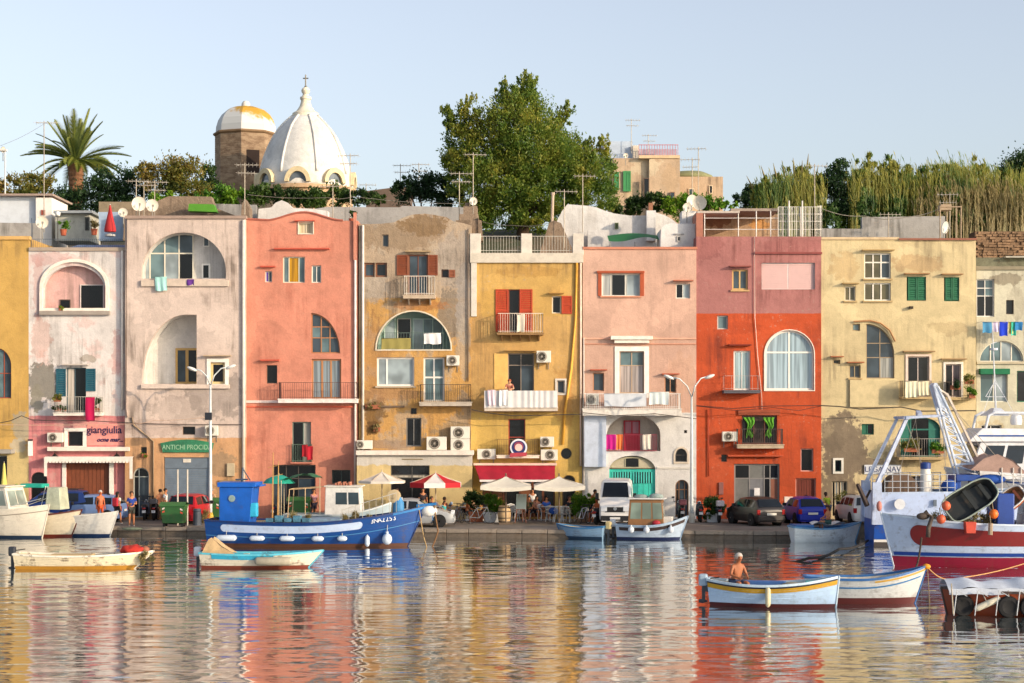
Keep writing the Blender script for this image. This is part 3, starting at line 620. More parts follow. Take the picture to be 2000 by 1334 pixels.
pipe(h, [(709, 440), (709, 880)], .07, 'd8d0c4'); pipe(h, [(914, 448), (914, 745)], .03, '5c5046', 'cable')
ac_unit('air conditioner beside the green glass door on the patchy house', 872, 694, 897, 714, fan=.45)
ac_unit('single air conditioner above the white shop band', 833, 853, 872, 879, fan=.4)
ac_unit('upper air conditioner of the pair stacked at the right end of the patchy house', 880, 833, 917, 857, fan=.42); ac_unit('lower air conditioner of the pair stacked at the right end of the patchy house', 880, 857.5, 917, 880, fan=.42)
ac_unit('half dark air conditioner at the left end of the patchy house', 697, 860, 727, 877, fan=.2)
cloth('cloth', 'white shirt drying on the half round loggia railing', 'laundry', 828, 651, 861, 672, 'e6e2de', 99.98, folds=2); cloth('blanket', 'yellow green blanket left on the half round loggia railing', 'laundry', 745, 661, 802, 682, '93884a', 99.97, folds=3, amp=.02)
# ground floor bar extension in front of H4
mat = plaster(['ddd6ca', 908, 'e3c88c'], [], stain=.1, streak=.15, seed=9)
hl = [LR(763, 909, 839, 1010, 99.)]
h = house('bar_extension', 'low cream and yellow bar front under the air conditioners', 697, 922, 887, mat, hl, Y=99., D=.95)
win(h, hl[0], '4a4743', [0, .55, 1], [0, .17, .23, 1], 'd,d,c:b8b0a0,c:b8b0a0,k,k', name='bar_front'); coping(h, 695, 925, 880, 889, 'ddd2c4', .25, back=.94); box_part(h, 'sign_bar', '8c7c5c', 785, 896, 826, 898, .03, 0)
# ================================================================ H5 yellow house with crimson awning
mat = plaster(['d9ae62', 618, 'd6ab68', 806, 'e0b964'], [(960, 590, 40, 30, 'd8a850', .4), (1035, 530, 60, 12, 'c09048', .5), (930, 640, 12, 60, 'b89058', .6), (1100, 780, 20, 60, 'c98f4a', .4), (945, 700, 25, 60, 'c89a5c', .5)], stain=.25, streak=.28, seed=10, fuzz=.02)
hl = [LR(993, 565, 1015, 650), LR(1078, 578, 1096, 612), LR(992, 690, 1043, 770), LR(1088, 743, 1103, 768), LR(993, 818, 1026, 890), LC(1106, 886, 11), LR(942, 935, 1084, 1010), LA(1098, 928, 1124, 1010, 940)]
h = house('yellow_house', 'yellow house with red shutters above a crimson restaurant awning', 920, 1137, 512, mat, hl, Y=100.05)
Y = 100.05
w_ = win(h, hl[0], '7c3a22', 1, 1, 'k', name='balcony_door'); shutter(w_, 968, 565, 993, 648, 'b3401c', Y, 20); shutter(w_, 1015, 565, 1040, 648, 'b3401c', Y, 20)
w_ = win(h, hl[1], 'd8cdb8', 1, 1, 'k', fw=.06, hood='b88c48'); shutter(w_, 1097, 578, 1117, 613, 'b3401c', Y, 9)
balcony(h, 971, 1062, 612, 650, 654, .8, 'd8cbb8', '9c7a50', .13, .014, brackets=5)
win(h, hl[2], '8e7f70', [0, .5, 1], [0, .28, 1], 'd,d,k,b', name='balcony_door', hood='b08a50')
win(h, hl[3], 'b8b0a4', 1, 1, 'b', surround=('cfc8bc', .1)); win(h, hl[4], 'a3402c', 1, [0, .5, 1], 'd', name='balcony_door', hood=None)
balcony(h, 970, 1053, 858, 889, 895, .7, '7c5a34', 'ecdcc8', .1); balcony(h, 946, 1089, 764, 796, 803, .95, '9a8f80', 'cdbfae', .15)
b = MB(); Yc = 99.05
b.grid(lambda u, v: (wx(946+143*u, Yc), Yc-.02+.013*math.sin(u*70+2*math.sin(u*9))+.012*math.sin(u*17), wz(796-33*v, Yc)), 180, 3)
b.build('balcony_screen', M('d3cfcc', .8, var=.1), h, local=False, smooth=2)
for (x0, x1, lb, c) in ((952, 968, 'pinkish sheet over the left end of the long white balcony screen', 'd8c4cc'), (975, 992, 'white towel over the long white balcony screen beside the person', 'e9e6e2')):
    cloth('sheet', lb, 'laundry', x0, 762, x1, 792, c, 98.95, folds=2)
win(h, hl[5], '7a6440', 1, 1, 'k', fw=.03); win(h, hl[6], '6a3a22', [0, .12, .28, .52, .7, .85, 1], [0, .25, 1], 'k,d,k,b,k,d,m:7a4526,m:8a5a34,k,m:7a4a2a,d,k', name='restaurant_front', fw=.08, mull=.12); win(h, hl[7], '6a5030', 1, [0, .2, 1], 'k', name='door')
coping(h, 918, 1139, 494, 513, 'c9bfae', .15, 'parapet', back=.35)
box_part(h, 'plaster_panel', 'dfb264', 965, 690, 992, 760, .03, 0); box_part(h, 'pilaster', 'cfc6b8', 920, 512, 931, 618, .1, 0)
pipe(h, [(1126, 502), (1124, 620), (1116, 720), (1104, 800), (1099, 868)], .07, 'e0a840'); pipe(h, [(1134, 500), (1134, 910)], .05, 'e6d3c0')
for px in (928, 1028, 1129): box_part(h, 'parapet_pier', 'cfc6b8', px-10, 456, px+11, 497, .1, .5)
b = MB()
for xa, xb in ((939, 1017), (1039, 1118)):
    for i in range(15): x = wx(xa+(xb-xa)*i/14); b.bar((x, 100.1, wz(495)), (x, 100.1, wz(461)), .014, 4, caps=False)
    b.bar((wx(xa), 100.1, wz(461)), (wx(xb), 100.1, wz(461)), .02, 4); b.bar((wx(xa), 100.1, wz(489)), (wx(xb), 100.1, wz(489)), .02, 4)
b.build('terrace_railing', M('b9b4a8', .5), h, local=False)
# awning
r = T('awning', 'crimson fabric awning over the restaurant terrace', 'awning', (wx(1006), Y, wz(908)))
b = MB(); Ya, Yb = 99.9, 98.4
def aw(u, v): return (wx(927+157*u, Ya)*(1-v)+wx(937+147*u, Yb)*v-r.location.x, (Ya*(1-v)+Yb*v)-Y-.03*math.sin(v*3.1)*0, wz(908, Ya)*(1-v)+wz(938, Yb)*v+.015*math.sin(u*30)-r.location.z)
b.grid(aw, 30, 4); b.grid(lambda u, v: tuple(np.add(aw(u, v), (0, 0, -.02))), 30, 4); b.build('awning_cloth', M('a5122e', .8, var=.2), r, smooth=2)
b = MB(); b.box(wx(925, Ya)-r.location.x, wx(1087, Ya)-r.location.x, -.3, -.02, -.02, .1); b.build('awning_housing', M('e6c3b4', .5), r)
b = MB(); b.box(wx(937, Yb)-r.location.x, wx(1084, Yb)-r.location.x, Yb-Y-.05, Yb-Y+.02, wz(941, Yb)-r.location.z, wz(937, Yb)-r.location.z); b.build('front_bar', M('eadfd8', .5), r)
b = MB()
for px in (942, 1078): b.bar((wx(px)-r.location.x, -.1, -.15), (wx(px, Yb)-r.location.x, Yb-Y, wz(940, Yb)-r.location.z), .02)
b.build('folding_arm', M('c8c0b8', .5), r)
ac_unit('air conditioner right of the dark balcony door on the yellow house', 1048, 685, 1076, 708); ac_unit('upper air conditioner right of the round restaurant sign', 1055, 853, 1082, 873); ac_unit('lower air conditioner right of the round restaurant sign', 1056, 878, 1089, 899, fan=.55)
ac_unit('dark fan air conditioner left of the round restaurant sign', 932, 877, 968, 897, fan=.5)
cloth('cloth', 'patterned pale cloth on the railing between the red shutters', 'laundry', 1010, 614, 1025, 648, 'd9cdb8', 99.15, folds=1)
r = T('round_sign', 'round blue and white restaurant sign with red banner on the railing', 'sign', (wx(1013, 99.2), 99.3, wz(874, 99.2)))
b = MB(); b.lathe([(.46, -.05), (.46, -.01)], (0, 0, 0), 32, 'y'); b.build('sign_disc', M('e6e6ea', .4), r)
b = MB(); b.lathe([(.37, -.065), (.37, -.05)], (0, 0, 0), 32, 'y'); b.build('blue_field', M('1d2c66', .4), r)
b = MB(); b.lathe([(.2, -.085), (.2, -.064)], (0, 0, .0), 20, 'y'); b.build('face_patch', M('eac0b4', .4), r)
b = MB(); b.lathe([(.26, -.075), (.26, -.064)], (0, 0, .06), 20, 'y'); b.build('hair_patch', M('8a3550', .4), r)
b = MB(); b.prism([(-.5, -.52), (.42, -.46), (.46, -.26), (-.44, -.3)], -.11, -.05); b.build('banner', M('b5404c', .4), r)
# ================================================================ H6 pale pink house with white lower floors
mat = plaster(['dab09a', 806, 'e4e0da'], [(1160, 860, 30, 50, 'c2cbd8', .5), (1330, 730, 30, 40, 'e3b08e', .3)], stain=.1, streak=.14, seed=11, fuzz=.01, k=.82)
hl = [LR(1175, 535, 1250, 578), LR(1320, 554, 1348, 583), LR(1210, 686, 1258, 768), LR(1158, 728, 1180, 764), LR(1298, 736, 1321, 767), LA(1185, 810, 1290, 881, 850), LR(1336, 840, 1342, 846), LA(1319, 876, 1342, 902, 890), LA(1190, 890, 1280, 1010, 918), LA(1319, 937, 1345, 1010, 950)]
h = house('pale_pink_house', 'pale pink house with white lower floors and a turquoise gate', 1138, 1360, 485, mat, hl, Y=100.)
win(h, hl[0], 'd8d4c8', [0, .22, .26, .62, .67, 1], 1, 'c:c0c4c0,m:d8d4c8,k,m:d8d4c8,w', fw=.05, mull=.02, sill='c98a6c')
box_part(h, 'window_side', 'a84e2c', 1168, 531, 1175, 578, .05, 0); box_part(h, 'window_side', 'a84e2c', 1250, 531, 1258, 578, .05, 0); box_part(h, 'hood', 'a84e2c', 1166, 529, 1259, 533, .12, 0)
win(h, hl[1], 'd8d4c8', 2, 1, 'k,w', hood='b06a50'); win(h, hl[2], 'b39a80', 2, [0, .33, 1], 'g,g,c:b8aca6,c:b8aca6', surround=('ece6dc', .26), name='balcony_door', mull=.05)
box_part(h, 'door_cornice', 'e6ddcf', 1193, 656, 1275, 663, .42, 0); box_part(h, 'door_cornice', 'e6ddcf', 1200, 663, 1268, 670, .3, 0)
win(h, hl[3], 'b0805f', 1, 1, 'b', hood='b0583c'); win(h, hl[4], 'b0805f', 2, 1, 'd', hood='b0583c')
box_part(h, 'string_course', 'dba58a', 1138, 660, 1360, 663, .06, 0); box_part(h, 'string_course', 'c98c70', 1138, 671, 1360, 673, .05, 0); coping(h, 1138, 1362, 482, 487, 'bf7c60', .08)
balcony(h, 1138, 1331, 769, 798, 812, 1.0, 'd9d6d0', 'dbd4ca', .1, .013)
wt = plaster(['ddd6cb'], [], stain=.15, streak=.15, seed=12); recess(h, hl[5], 1.2, wt)
win(h, LR(1218, 821, 1250, 880, 101.15), 'a30f2c', 2, [0, .45, 1], 'c:a86478,c:a86478,m:a30f2c,m:a30f2c', Y=101.15, flush=True, name='loggia_door', fw=.08, mull=.08)
b = MB()
for i in range(34): x = wx(1184+98*i/33, 99.95); b.bar((x, 99.93, wz(881)), (x, 99.93, wz(849)), .01, 4, caps=False)
b.bar((wx(1184), 99.93, wz(849)), (wx(1282), 99.93, wz(849)), .018, 4); b.bar((wx(1184), 99.93, wz(880)), (wx(1282), 99.93, wz(880)), .018, 4); b.build('railing', M('a8364c', .5), h, local=False)
dark_opening(h, hl[6]); win(h, hl[7], '3f3a34', 2, 2, 'k', surround=('cfc0ac', .1))
lp = LA(1195, 890, 1277, 915, 914); win(h, LA(1192, 892, 1278, 915, 914), 'a9a184', 3, 1, 'm:b7ad92,k,m:b7ad92', fw=.08, name='fanlight')
g_ = door_planks(h, LR(1190, 917, 1280, 1010), '37c4b0', 8, fr='37c4b0', name='gate')
for gx in (1197, 1238):
    b = MB(); b.box(wx(gx), wx(gx+35), 100.125, 100.135, wz(944), wz(922)); b.build('grille_opening', M('173c38', .8), g_, local=False)
    b = MB()
    for i in range(8): x = wx(gx+35*i/7); b.box(x-.03, x+.03, 100.09, 100.12, wz(944), wz(922))
    b.build('grille_bars', M('52cfc0', .5), g_, local=False)
win(h, hl[9], '7a5638', 4, [0, .25, 1], 'b,b,b,b,k', fw=.06, name='entrance_door'); box_part(h, 'string_course', 'd0cabf', 1283, 912, 1360, 916, .05, 0)
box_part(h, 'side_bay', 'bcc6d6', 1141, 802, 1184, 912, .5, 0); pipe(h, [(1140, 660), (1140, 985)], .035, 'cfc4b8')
ac_unit('air conditioner on the left end of the white railed balcony', 1145, 769, 1170, 791, 99.6)
for i, (x0, x1, c, lb) in enumerate(((1184, 1203, 'b8107c', 'magenta towel on the red railing beside the red door'), (1204, 1216, 'e2753c', 'orange towel on the red railing beside the red door'), (1255, 1272, 'd8cdbf', 'pale towel on the red railing right of the red door'))):
    cloth('towel', lb, 'laundry', x0, 849, x1, 878, c, 99.85, folds=2)
cloth('sheet', 'white sheet on the right part of the white railed balcony', 'laundry', 1268, 766, 1306, 790, 'cfd8d6', 98.9, folds=3); cloth('sheet', 'grey white sheet stretched along the middle of the white railed balcony', 'laundry', 1180, 769, 1262, 794, 'c9cdd2', 98.92, folds=10, amp=.02)
# ================================================================ H7 mauve and orange red house
mat = plaster(['b87a74', 612, 'cc5428'], [(1380, 470, 30, 40, 'a0605c', .5), (1550, 480, 70, 14, 'a8625e', .4), (1400, 900, 30, 60, 'c8603c', .4), (1560, 700, 30, 60, 'c0502c', .4), (1440, 640, 40, 14, 'b44824', .5)], stain=.25, streak=.35, seed=13, fuzz=.012, k=.8, grime='6a2f28')
hl = [LR(1430, 526, 1461, 566), LR(1488, 513, 1592, 565), LR(1401, 616, 1422, 643), LR(1433, 685, 1466, 762), LA(1494, 645, 1590, 762, 692), LR(1449, 811, 1518, 868), LR(1434, 906, 1523, 1010), LR(1564, 876, 1589, 921), LR(1554, 934, 1594, 1010), LR(1409, 888, 1420, 902)]
h = house('mauve_and_red_house', 'house painted mauve above and orange red below with a big white arched window', 1360, 1604, 462, mat, hl, Y=100.05)
win(h, hl[0], 'c9a468', 2, 1, 'b', fw=.09, mull=.08, sill='c09a6a', hood='8c4c44')
w_ = win(h, hl[1], 'dcd0cc', 2, 1, 'o', fw=.05, mull=.1)
for a, c in ((1490, 1539), (1541, 1590)):
    b = MB()
    for i in range(14): z0 = wz(564)+i*(wz(515)-wz(564))/14; b.box(wx(a), wx(c), 100.17, 100.2, z0+.008, z0+(wz(515)-wz(564))/14-.003)
    b.box(wx(a), wx(c), 100.205, 100.21, wz(564), wz(515)); b.build('roller_blind', M('d3aea8', .6, var=.06), w_, local=False)
win(h, hl[2], 'b9b4ac', 1, 1, 'g', fw=.07); win(h, hl[3], 'e0dbd2', 2, 1, 'c:a9c2c6', fw=.08, name='balcony_door')
win(h, hl[4], 'e9e5da', 2, [0, .36, 1], 'c:a9bfc9', fw=.1, mull=.09, surround=('e3d8c8', .05)); box_part(h, 'hood', '7c2a14', 1424, 672, 1468, 675, .3, 0)
balcony(h, 1414, 1485, 734, 762, 768, .8, 'b5a8a0', '5c5a60', .35, .008)
balcony(h, 1440, 1531, 838, 868, 876, .7, '4a3a34', 'b9a68c', .12); win(h, hl[5], '6a3c2c', 3, 1, 'k,m:3a2a22,k', name='balcony_door', fw=.07)
box_part(h, 'door_lintel', '9a4a2e', 1442, 800, 1524, 811, .1, 0)
for x0 in (1453, 1492):
    b = MB(); b.grid(lambda u, v: (wx(x0+11+(u-.5)*20*(.35+.65*abs(2*v-.8))+2*math.sin(v*9+x0), 99.9), 99.85+.03*math.sin(u*17+v*4), wz(853-38*v+3*math.sin(u*11+x0)*(1-v), 99.9)), 16, 10); b.build('green_curtain', M('4c8c18', .85, var=.5, sc=4), h, local=False, smooth=2)
win(h, hl[6], '8a8682', [0, .33, .68, .82, 1], [0, .26, 1], 'k,m:6f6f6b,k,d,m:6f6f6b,m:77777a,k,m:8a5642', name='shop_front', fw=.09, mull=.06)
box_part(h, 'notice', 'e6e2e0', 1473, 953, 1484, 968, .02, 0)
win(h, hl[7], 'cf9c90', 1, 1, 'k', fw=.06); door_planks(h, hl[8], '6e2c1a', 7, fr='d59a88'); dark_opening(h, hl[9]); box_part(h, 'electricity_box', '8a5a54', 1404, 942, 1413, 966, .08, 0)
box_part(h, 'awning_case', 'b8502e', 1422, 889, 1530, 892, .3, 0); coping(h, 1474, 1606, 492, 496, '8a4540', .12, 'string_course'); box_part(h, 'plinth', '8e8c8e', 1523, 985, 1552, 1013, .03, 0)
box_part(h, 'notice', 'e8d8c8', 1532, 970, 1549, 982, .03, 0); pipe(h, [(1473, 462), (1474, 620), (1480, 700), (1487, 770), (1488, 800)], .02, 'e0c0b0', 'cable'); pipe(h, [(1383, 800), (1384, 930)], .03, 'a83c1c', 'pipe')
ac_unit('air conditioner on the orange wall left of the green curtains', 1411, 843, 1440, 862, fan=.4)
# ================================================================ H8 pale yellow house
mat = plaster(['dfcb9c'], [(1650, 880, 48, 66, '867663', .95), (1640, 960, 40, 50, '8f7e68', .9), (1625, 850, 25, 40, '82735f', .8), (1700, 905, 45, 12, '8b7b66', .8), (1650, 520, 30, 30, 'c9a068', .4), (1790, 515, 50, 16, 'c49a6a', .5), (1860, 640, 40, 14, 'bfa77c', .5), (1760, 895, 40, 14, '97866a', .6)],
              stain=.16, streak=.26, seed=14, k=.8)
hl = [LR(1689, 494, 1741, 544), LR(1689, 552, 1741, 587), LR(1651, 559, 1672, 587), LR(1772, 540, 1810, 587), LR(1845, 541, 1875, 588), LR(1666, 632, 1681, 646), LQ(1693, 632, 1748, 739, 695, a=55), LR(1660, 713, 1682, 738), LR(1628, 702, 1642, 711), LR(1774, 696, 1816, 774), LR(1848, 711, 1878, 776),
      LR(1684, 828, 1708, 849), LA(1760, 815, 1838, 892, 838), LR(1632, 899, 1644, 921), LR(1626, 940, 1656, 1010), LR(1740, 930, 1800, 1010), LR(1850, 930, 1895, 1010)]
h = house('pale_yellow_house', 'wide pale yellow house with green shutters and flowered balconies', 1604, 1906, 466, mat, hl, Y=100.15)
Y = 100.15
win(h, hl[0], 'e3ddd0', 3, [0, .34, 1], 'y,y,b', fw=.07, mull=.07, sill='b59a6c', hood='a88c5c'); win(h, hl[1], 'e3ddd0', 3, 1, 'y', fw=.07, mull=.07, sill='b59a6c'); win(h, hl[2], 'd8cfbb', 2, 1, 'y', sill='b59a6c', hood='a88c5c')
for k in (3, 4):
    w_ = win(h, hl[k], '1c6b46', 2, 1, 'k', hood='a07a50'); px = (1772, 1810) if k == 3 else (1845, 1875); py = (540, 587)
    xm = sum(px)/2; shutter(w_, px[0]+1, py[0]+1, xm-.3, py[1]-1, '14603e', Y+.1, 10); shutter(w_, xm+.3, py[0]+1, px[1]-1, py[1]-1, '14603e', Y+.1, 10)
win(h, hl[5], 'a08c68', 1, 1, 'g'); win(h, hl[6], '9a8568', [0, .5, 1], [0, .35, .62, 1], 'b,b,b,b,b,c:a8a8a0,c:a8a8a0', fw=.05); win(h, hl[7], 'a08c68', 2, 1, 'b', hood='a0603c', sill='b59a6c'); win(h, hl[8], 'a08c68', 1, 1, 'd', hood='a0603c')
lp = [(wx(a), wz(c)) for a, c in ((1668, 629), (1700, 627), (1720, 632), (1738, 646), (1749, 668))]; b = MB(); b.tube([(x, Y-.1, z+.03) for x, z in lp], .05, 6); b.build('arch_hood', M('a87a50', .8), h, local=False)
win(h, hl[9], 'cbb9b0', 2, 1, 'k,d', surround=('e0c8b8', .12), name='balcony_door', hood='a08058'); win(h, hl[10], 'cbb9b0', 2, 1, 'k,c:6a5a60', surround=('e3ddd0', .12), name='balcony_door', hood='a08058')
balcony(h, 1762, 1822, 744, 775, 779, .8, '7c6c58', 'c2a878', .12); balcony(h, 1848, 1905, 746, 776, 781, .8, '5a4a38', 'c2a878', .12); balcony(h, 1756, 1851, 857, 893, 898, .8, 'a09890', 'b8a078', .13)
w_ = win(h, hl[11], '14604a', 2, 1, 'm:14604a,k'); w_ = win(h, hl[12], '1d6a5c', 4, [0, .3, 1], 'm:1d6a5c,k,k,m:1d6a5c', fw=.06, mull=.08, name='balcony_door')
win(h, hl[13], '1d4c44', 1, 1, 'd', surround=('dcd8cc', .12)); win(h, hl[14], 'b9ab90', 5, 1, 'k,w,k,w,k', mull=.07, name='entrance_door'); win(h, hl[15], '6a5a48', 3, 1, 'k', name='shop_front'); win(h, hl[16], '6a5a48', 2, 1, 'k', name='shop_front')
coping(h, 1604, 1756, 463, 468, 'c9b08a', .08); coping(h, 1756, 1908, 465, 469, '8c5844', .14); box_part(h, 'loggia_parapet', 'c9b78c', 1660, 742, 1756, 795, .12, 0)
box_part(h, 'drain_outlet', '3d3226', 1777, 598, 1784, 603, .25, 0)
cloth('sheet', 'cream sheet with folds on the balcony behind the gantry top', 'laundry', 1768, 745, 1792, 776, 'dcd6b8', 99.25, folds=3); cloth('sheet', 'second cream sheet nearer the gantry arm', 'laundry', 1793, 745, 1815, 772, 'd8cfae', 99.25, folds=3)
r = T('wall_sign', 'white sign board with blue letters on the pale yellow house', 'sign', (wx(1725), Y, wz(917)))
b = MB(); b.box(-1.0, 1.0, -.08, -.01, -.25, .25); b.build('sign_board', M('d5d8dc', .5), r); text(r, 'LEGA NAV', M('2c3c6c', .5), .42, (0, -.09, 0), name='lettering')
# ================================================================ H9 greenish white house at right edge
mat = plaster(['d6d0b6'], [(1970, 545, 40, 12, '8c7f68', .7), (1990, 590, 20, 30, 'b8ae98', .5), (1930, 880, 60, 60, 'c9a868', .4)], stain=.2, streak=.3, seed=15)
hl = [LR(1911, 544, 1946, 618), LR(1969, 585, 1984, 613), LA(1917, 665, 2003, 706, 705), LR(1918, 722, 1972, 785), LR(1990, 724, 2030, 785), LR(1920, 830, 1960, 900), LR(1925, 930, 1975, 1010)]
h = house('greenish_house', 'greenish cream house with a glazed arch cut by the right edge', 1907, 2180, 524, mat, hl, Y=100.4)
Yn = 100.4
win(h, hl[0], 'dcd8d0', 2, [0, .22, .44, 1], 'b,g,b,g,k,k', fw=.06); dark_opening(h, hl[1]); win(h, hl[2], 'd8d2c0', [0, .25, .5, .75, 1], 1, 'g,g,w,g', mull=.06); win(h, hl[3], 'd3d0c0', 2, 1, 'g,w'); win(h, hl[4], '1d6a4c', 2, 1, 'd'); win(h, hl[5]); win(h, hl[6], name='door')
box_part(h, 'green_awning', '0f6a44', 1915, 720, 1973, 731, .35, 0); coping(h, 1906, 2182, 520, 527, '8a8068', .1); box_part(h, 'ledge', 'b8ac90', 1908, 706, 2182, 711, .12, 0)
for i, (x0, x1, y1, c, lb) in enumerate(((1919, 1937, 650, '4a8cb4', 'pale blue shirt on the clothes line, leftmost'), (1940, 1951, 648, 'd8c8e0', 'white cloth on the clothes line between two blue pieces'), (1952, 1968, 656, '1238c0', 'bright royal blue shirt on the clothes line'), (1970, 1979, 652, 'b8b060', 'olive yellow cloth on the clothes line'), (1975, 1985, 655, '3ab89c', 'small mint green cloth on the clothes line'), (1982, 1997, 645, '2a78b0', 'sky blue towel on the clothes line near the right edge'))):
    cloth('garment', lb, 'laundry', x0, 629, x1, y1, c, 99.7-.03*i, group=None, folds=1)
b = MB(); b.tube([(wx(1912), Yn, wz(630)), (wx(1913), 99.65, wz(629)), (wx(1960), 99.65, wz(631)), (wx(2010), 99.65, wz(629)), (wx(2011), Yn, wz(629))], .012, 5); tag(b.build('clothes_line', M('8a8680', .5)), 'thin clothes line stretched across the greenish house', 'clothes line')
# ================================================================ vegetation
def leafmat(cols, trans=.35, rough=.55):
    m = newmat('foliage'); nt = m.node_tree; t = NT(m); g = t.n('ShaderNodeNewGeometry'); tc = t.n('ShaderNodeTexCoord').outputs['Object']
    n = t.noise(tc, .45, 3, .6); f = t.math('ADD', t.math('MULTIPLY', g.outputs['Random Per Island'], .45), t.math('MULTIPLY', t.ramp(n, .3, .7), .55))
    cr = t.n('ShaderNodeValToRGB'); t.t.links.new(f, cr.inputs[0]); e = cr.color_ramp.elements
    for i, c in enumerate(cols):
        el = e[i] if i < 2 else e.new(.5); el.position = i/(len(cols)-1) if i != 1 or len(cols) == 2 else 1/(len(cols)-1)
    for i, c in enumerate(cols):
        e[i].position = i/(len(cols)-1); e[i].color = (*lin(c), 1)
    t.t.links.new(cr.outputs[0], t.b.inputs['Base Color']); t.b.inputs['Roughness'].default_value = rough
    tr = t.n('ShaderNodeBsdfTranslucent'); t.t.links.new(cr.outputs[0], tr.inputs[0]); mx = t.n('ShaderNodeMixShader'); mx.inputs[0].default_value = trans
    out = [x for x in nt.nodes if x.type == 'OUTPUT_MATERIAL'][0]
    t.t.links.new(t.b.outputs[0], mx.inputs[1]); t.t.links.new(tr.outputs[0], mx.inputs[2]); t.t.links.new(mx.outputs[0], out.inputs[0]); return m
def leaves(name, blobs, n, ll, lw, mat, parent=None, org=(0, 0, 0), clumps=24, up=.5, tight=.28, shoots=0):
    """blobs: (x,y,z,rx,ry,rz) world; leaf clumps spread through each blob's volume"""
    bl = np.array(blobs, float); vol = (bl[:, 3]*bl[:, 5])**1.0; pr = vol/vol.sum()
    P = []; Dr = []
    cnt = rng.multinomial(n, pr)
    for b, c in zip(bl, cnt):
        if c == 0: continue
        k = max(6, int(clumps*(b[3]*b[5])**.7)); d = rng.normal(size=(k, 3)); d /= np.linalg.norm(d, axis=1)[:, None]
        rr = rng.uniform(.25, 1.0, (k, 1))**.45; cc = d*rr*b[3:6]
        idx = rng.integers(0, k, c); p = cc[idx]+rng.normal(size=(c, 3))*tight*min(b[3], b[5])*np.array([1, 1, .9])*rng.uniform(.35, 1.3, (k, 1))[idx]
        P.append(p+b[:3]); o = cc[idx]/b[3:6]+rng.normal(size=(c, 3))*.75; o[:, 2] += up; Dr.append(o)
    if shoots:
        for _ in range(shoots):
            b = bl[rng.integers(0, len(bl))]; d = rng.normal(size=3); d[2] = abs(d[2])+.5; d /= np.linalg.norm(d); s = b[:3]+d*b[3:6]*.85
            L = rng.uniform(.5, 1.5)*.18*b[5]+.4; q = rng.uniform(0, 1, 34)[:, None]; dd = d*.35+np.array([0, 0, 1.]); dd /= np.linalg.norm(dd)
            P.append(s+dd*L*q+rng.normal(size=(34, 3))*.09*(1.2-q)); Dr.append(np.tile(dd, (34, 1))+rng.normal(size=(34, 3))*.5)
    P = np.vstack(P)-np.array(org); D = np.vstack(Dr); D /= np.linalg.norm(D, axis=1)[:, None]; N = len(P)
    s = rng.normal(size=(N, 3)); s = np.cross(D, s); s /= np.linalg.norm(s, axis=1)[:, None]; L = ll*rng.uniform(.6, 1.3, (N, 1)); W = lw*rng.uniform(.6, 1.3, (N, 1))
    nn = np.cross(D, s)*W*.3
    V = np.stack([P-D*L*.5, P+s*W*.5+nn, P+D*L*.5, P-s*W*.5+nn], 1).reshape(-1, 3)
    me = bpy.data.meshes.new(name); me.vertices.add(4*N); me.vertices.foreach_set('co', V.ravel()); me.loops.add(4*N); me.loops.foreach_set('vertex_index', np.arange(4*N, dtype=np.int32))
    me.polygons.add(N); me.polygons.foreach_set('loop_start', np.arange(0, 4*N, 4, dtype=np.int32)); me.polygons.foreach_set('loop_total', np.full(N, 4, dtype=np.int32)); me.update(); me.validate(); me.materials.append(mat)
    o = link(bpy.data.objects.new(name, me))
    if parent is not None: o.parent = parent
    return o
def W3(px, py, Y): return (wx(px, Y), Y, wz(py, Y))
def blobs_px(lst, Y, dy=1.0):
    out = []
    for b in lst:
        px, py, rx, ry = b[:4]; s = Y/F; y = Y+(b[4] if len(b) > 4 else random.uniform(-.6, .6)*dy); out.append((wx(px, Y), y, wz(py, Y), rx*s, max(rx, ry)*s*.8*dy, ry*s))
    return out
LM = dict(big=leafmat(['365e24', '64802e', '8e983a', 'b4a444'], .5), dark=leafmat(['16281a', '2a4824', '44602a']), mid=leafmat(['1a2e12', '37541e', '5c7424']), brown=leafmat(['3c5424', '6c7430', '8c7c34', '94743c'], .4),
          palm=leafmat(['3c5430', '6f7c34', '93903e'], .25), reed=leafmat(['2c5020', '58782a', 'a39a3c', '6c7c30'], .35), reedg=leafmat(['24421f', '48682a', '6d8436'], .3), dry=leafmat(['5c5c34', '8c7c4a', '9c8c5c', '5c6c34'], .3),
          bright=leafmat(['2c5a14', '5c8c1c', '93a82c']))
bark = M('5f4a38', .95, bump=.6, var=.35, k=.7)
def bush(label, lst, Y, n, mat='dark', ll=.22, lw=.11, cat='bush', name='bush', group=None, dy=.6, **k):
    bl = blobs_px(lst, Y, dy); x = float(np.mean([b[0] for b in bl])); zg = land_z(x, Y) if Y > 103 else QZ
    r = T(name, label, cat, (x, Y, zg), group=group); leaves('foliage', bl, n, ll, lw, LM[mat], r, (x, Y, zg), **k)
    b = MB()
    for q in bl: b.tube([(random.uniform(-.1, .1), 0, 0), ((q[0]-x)*.5, (q[1]-Y)*.5, (q[2]-zg)*.5), (q[0]-x, q[1]-Y, q[2]-zg)], .1, 6, [.09, .06, .02])
    b.build('stem', bark, r); return r
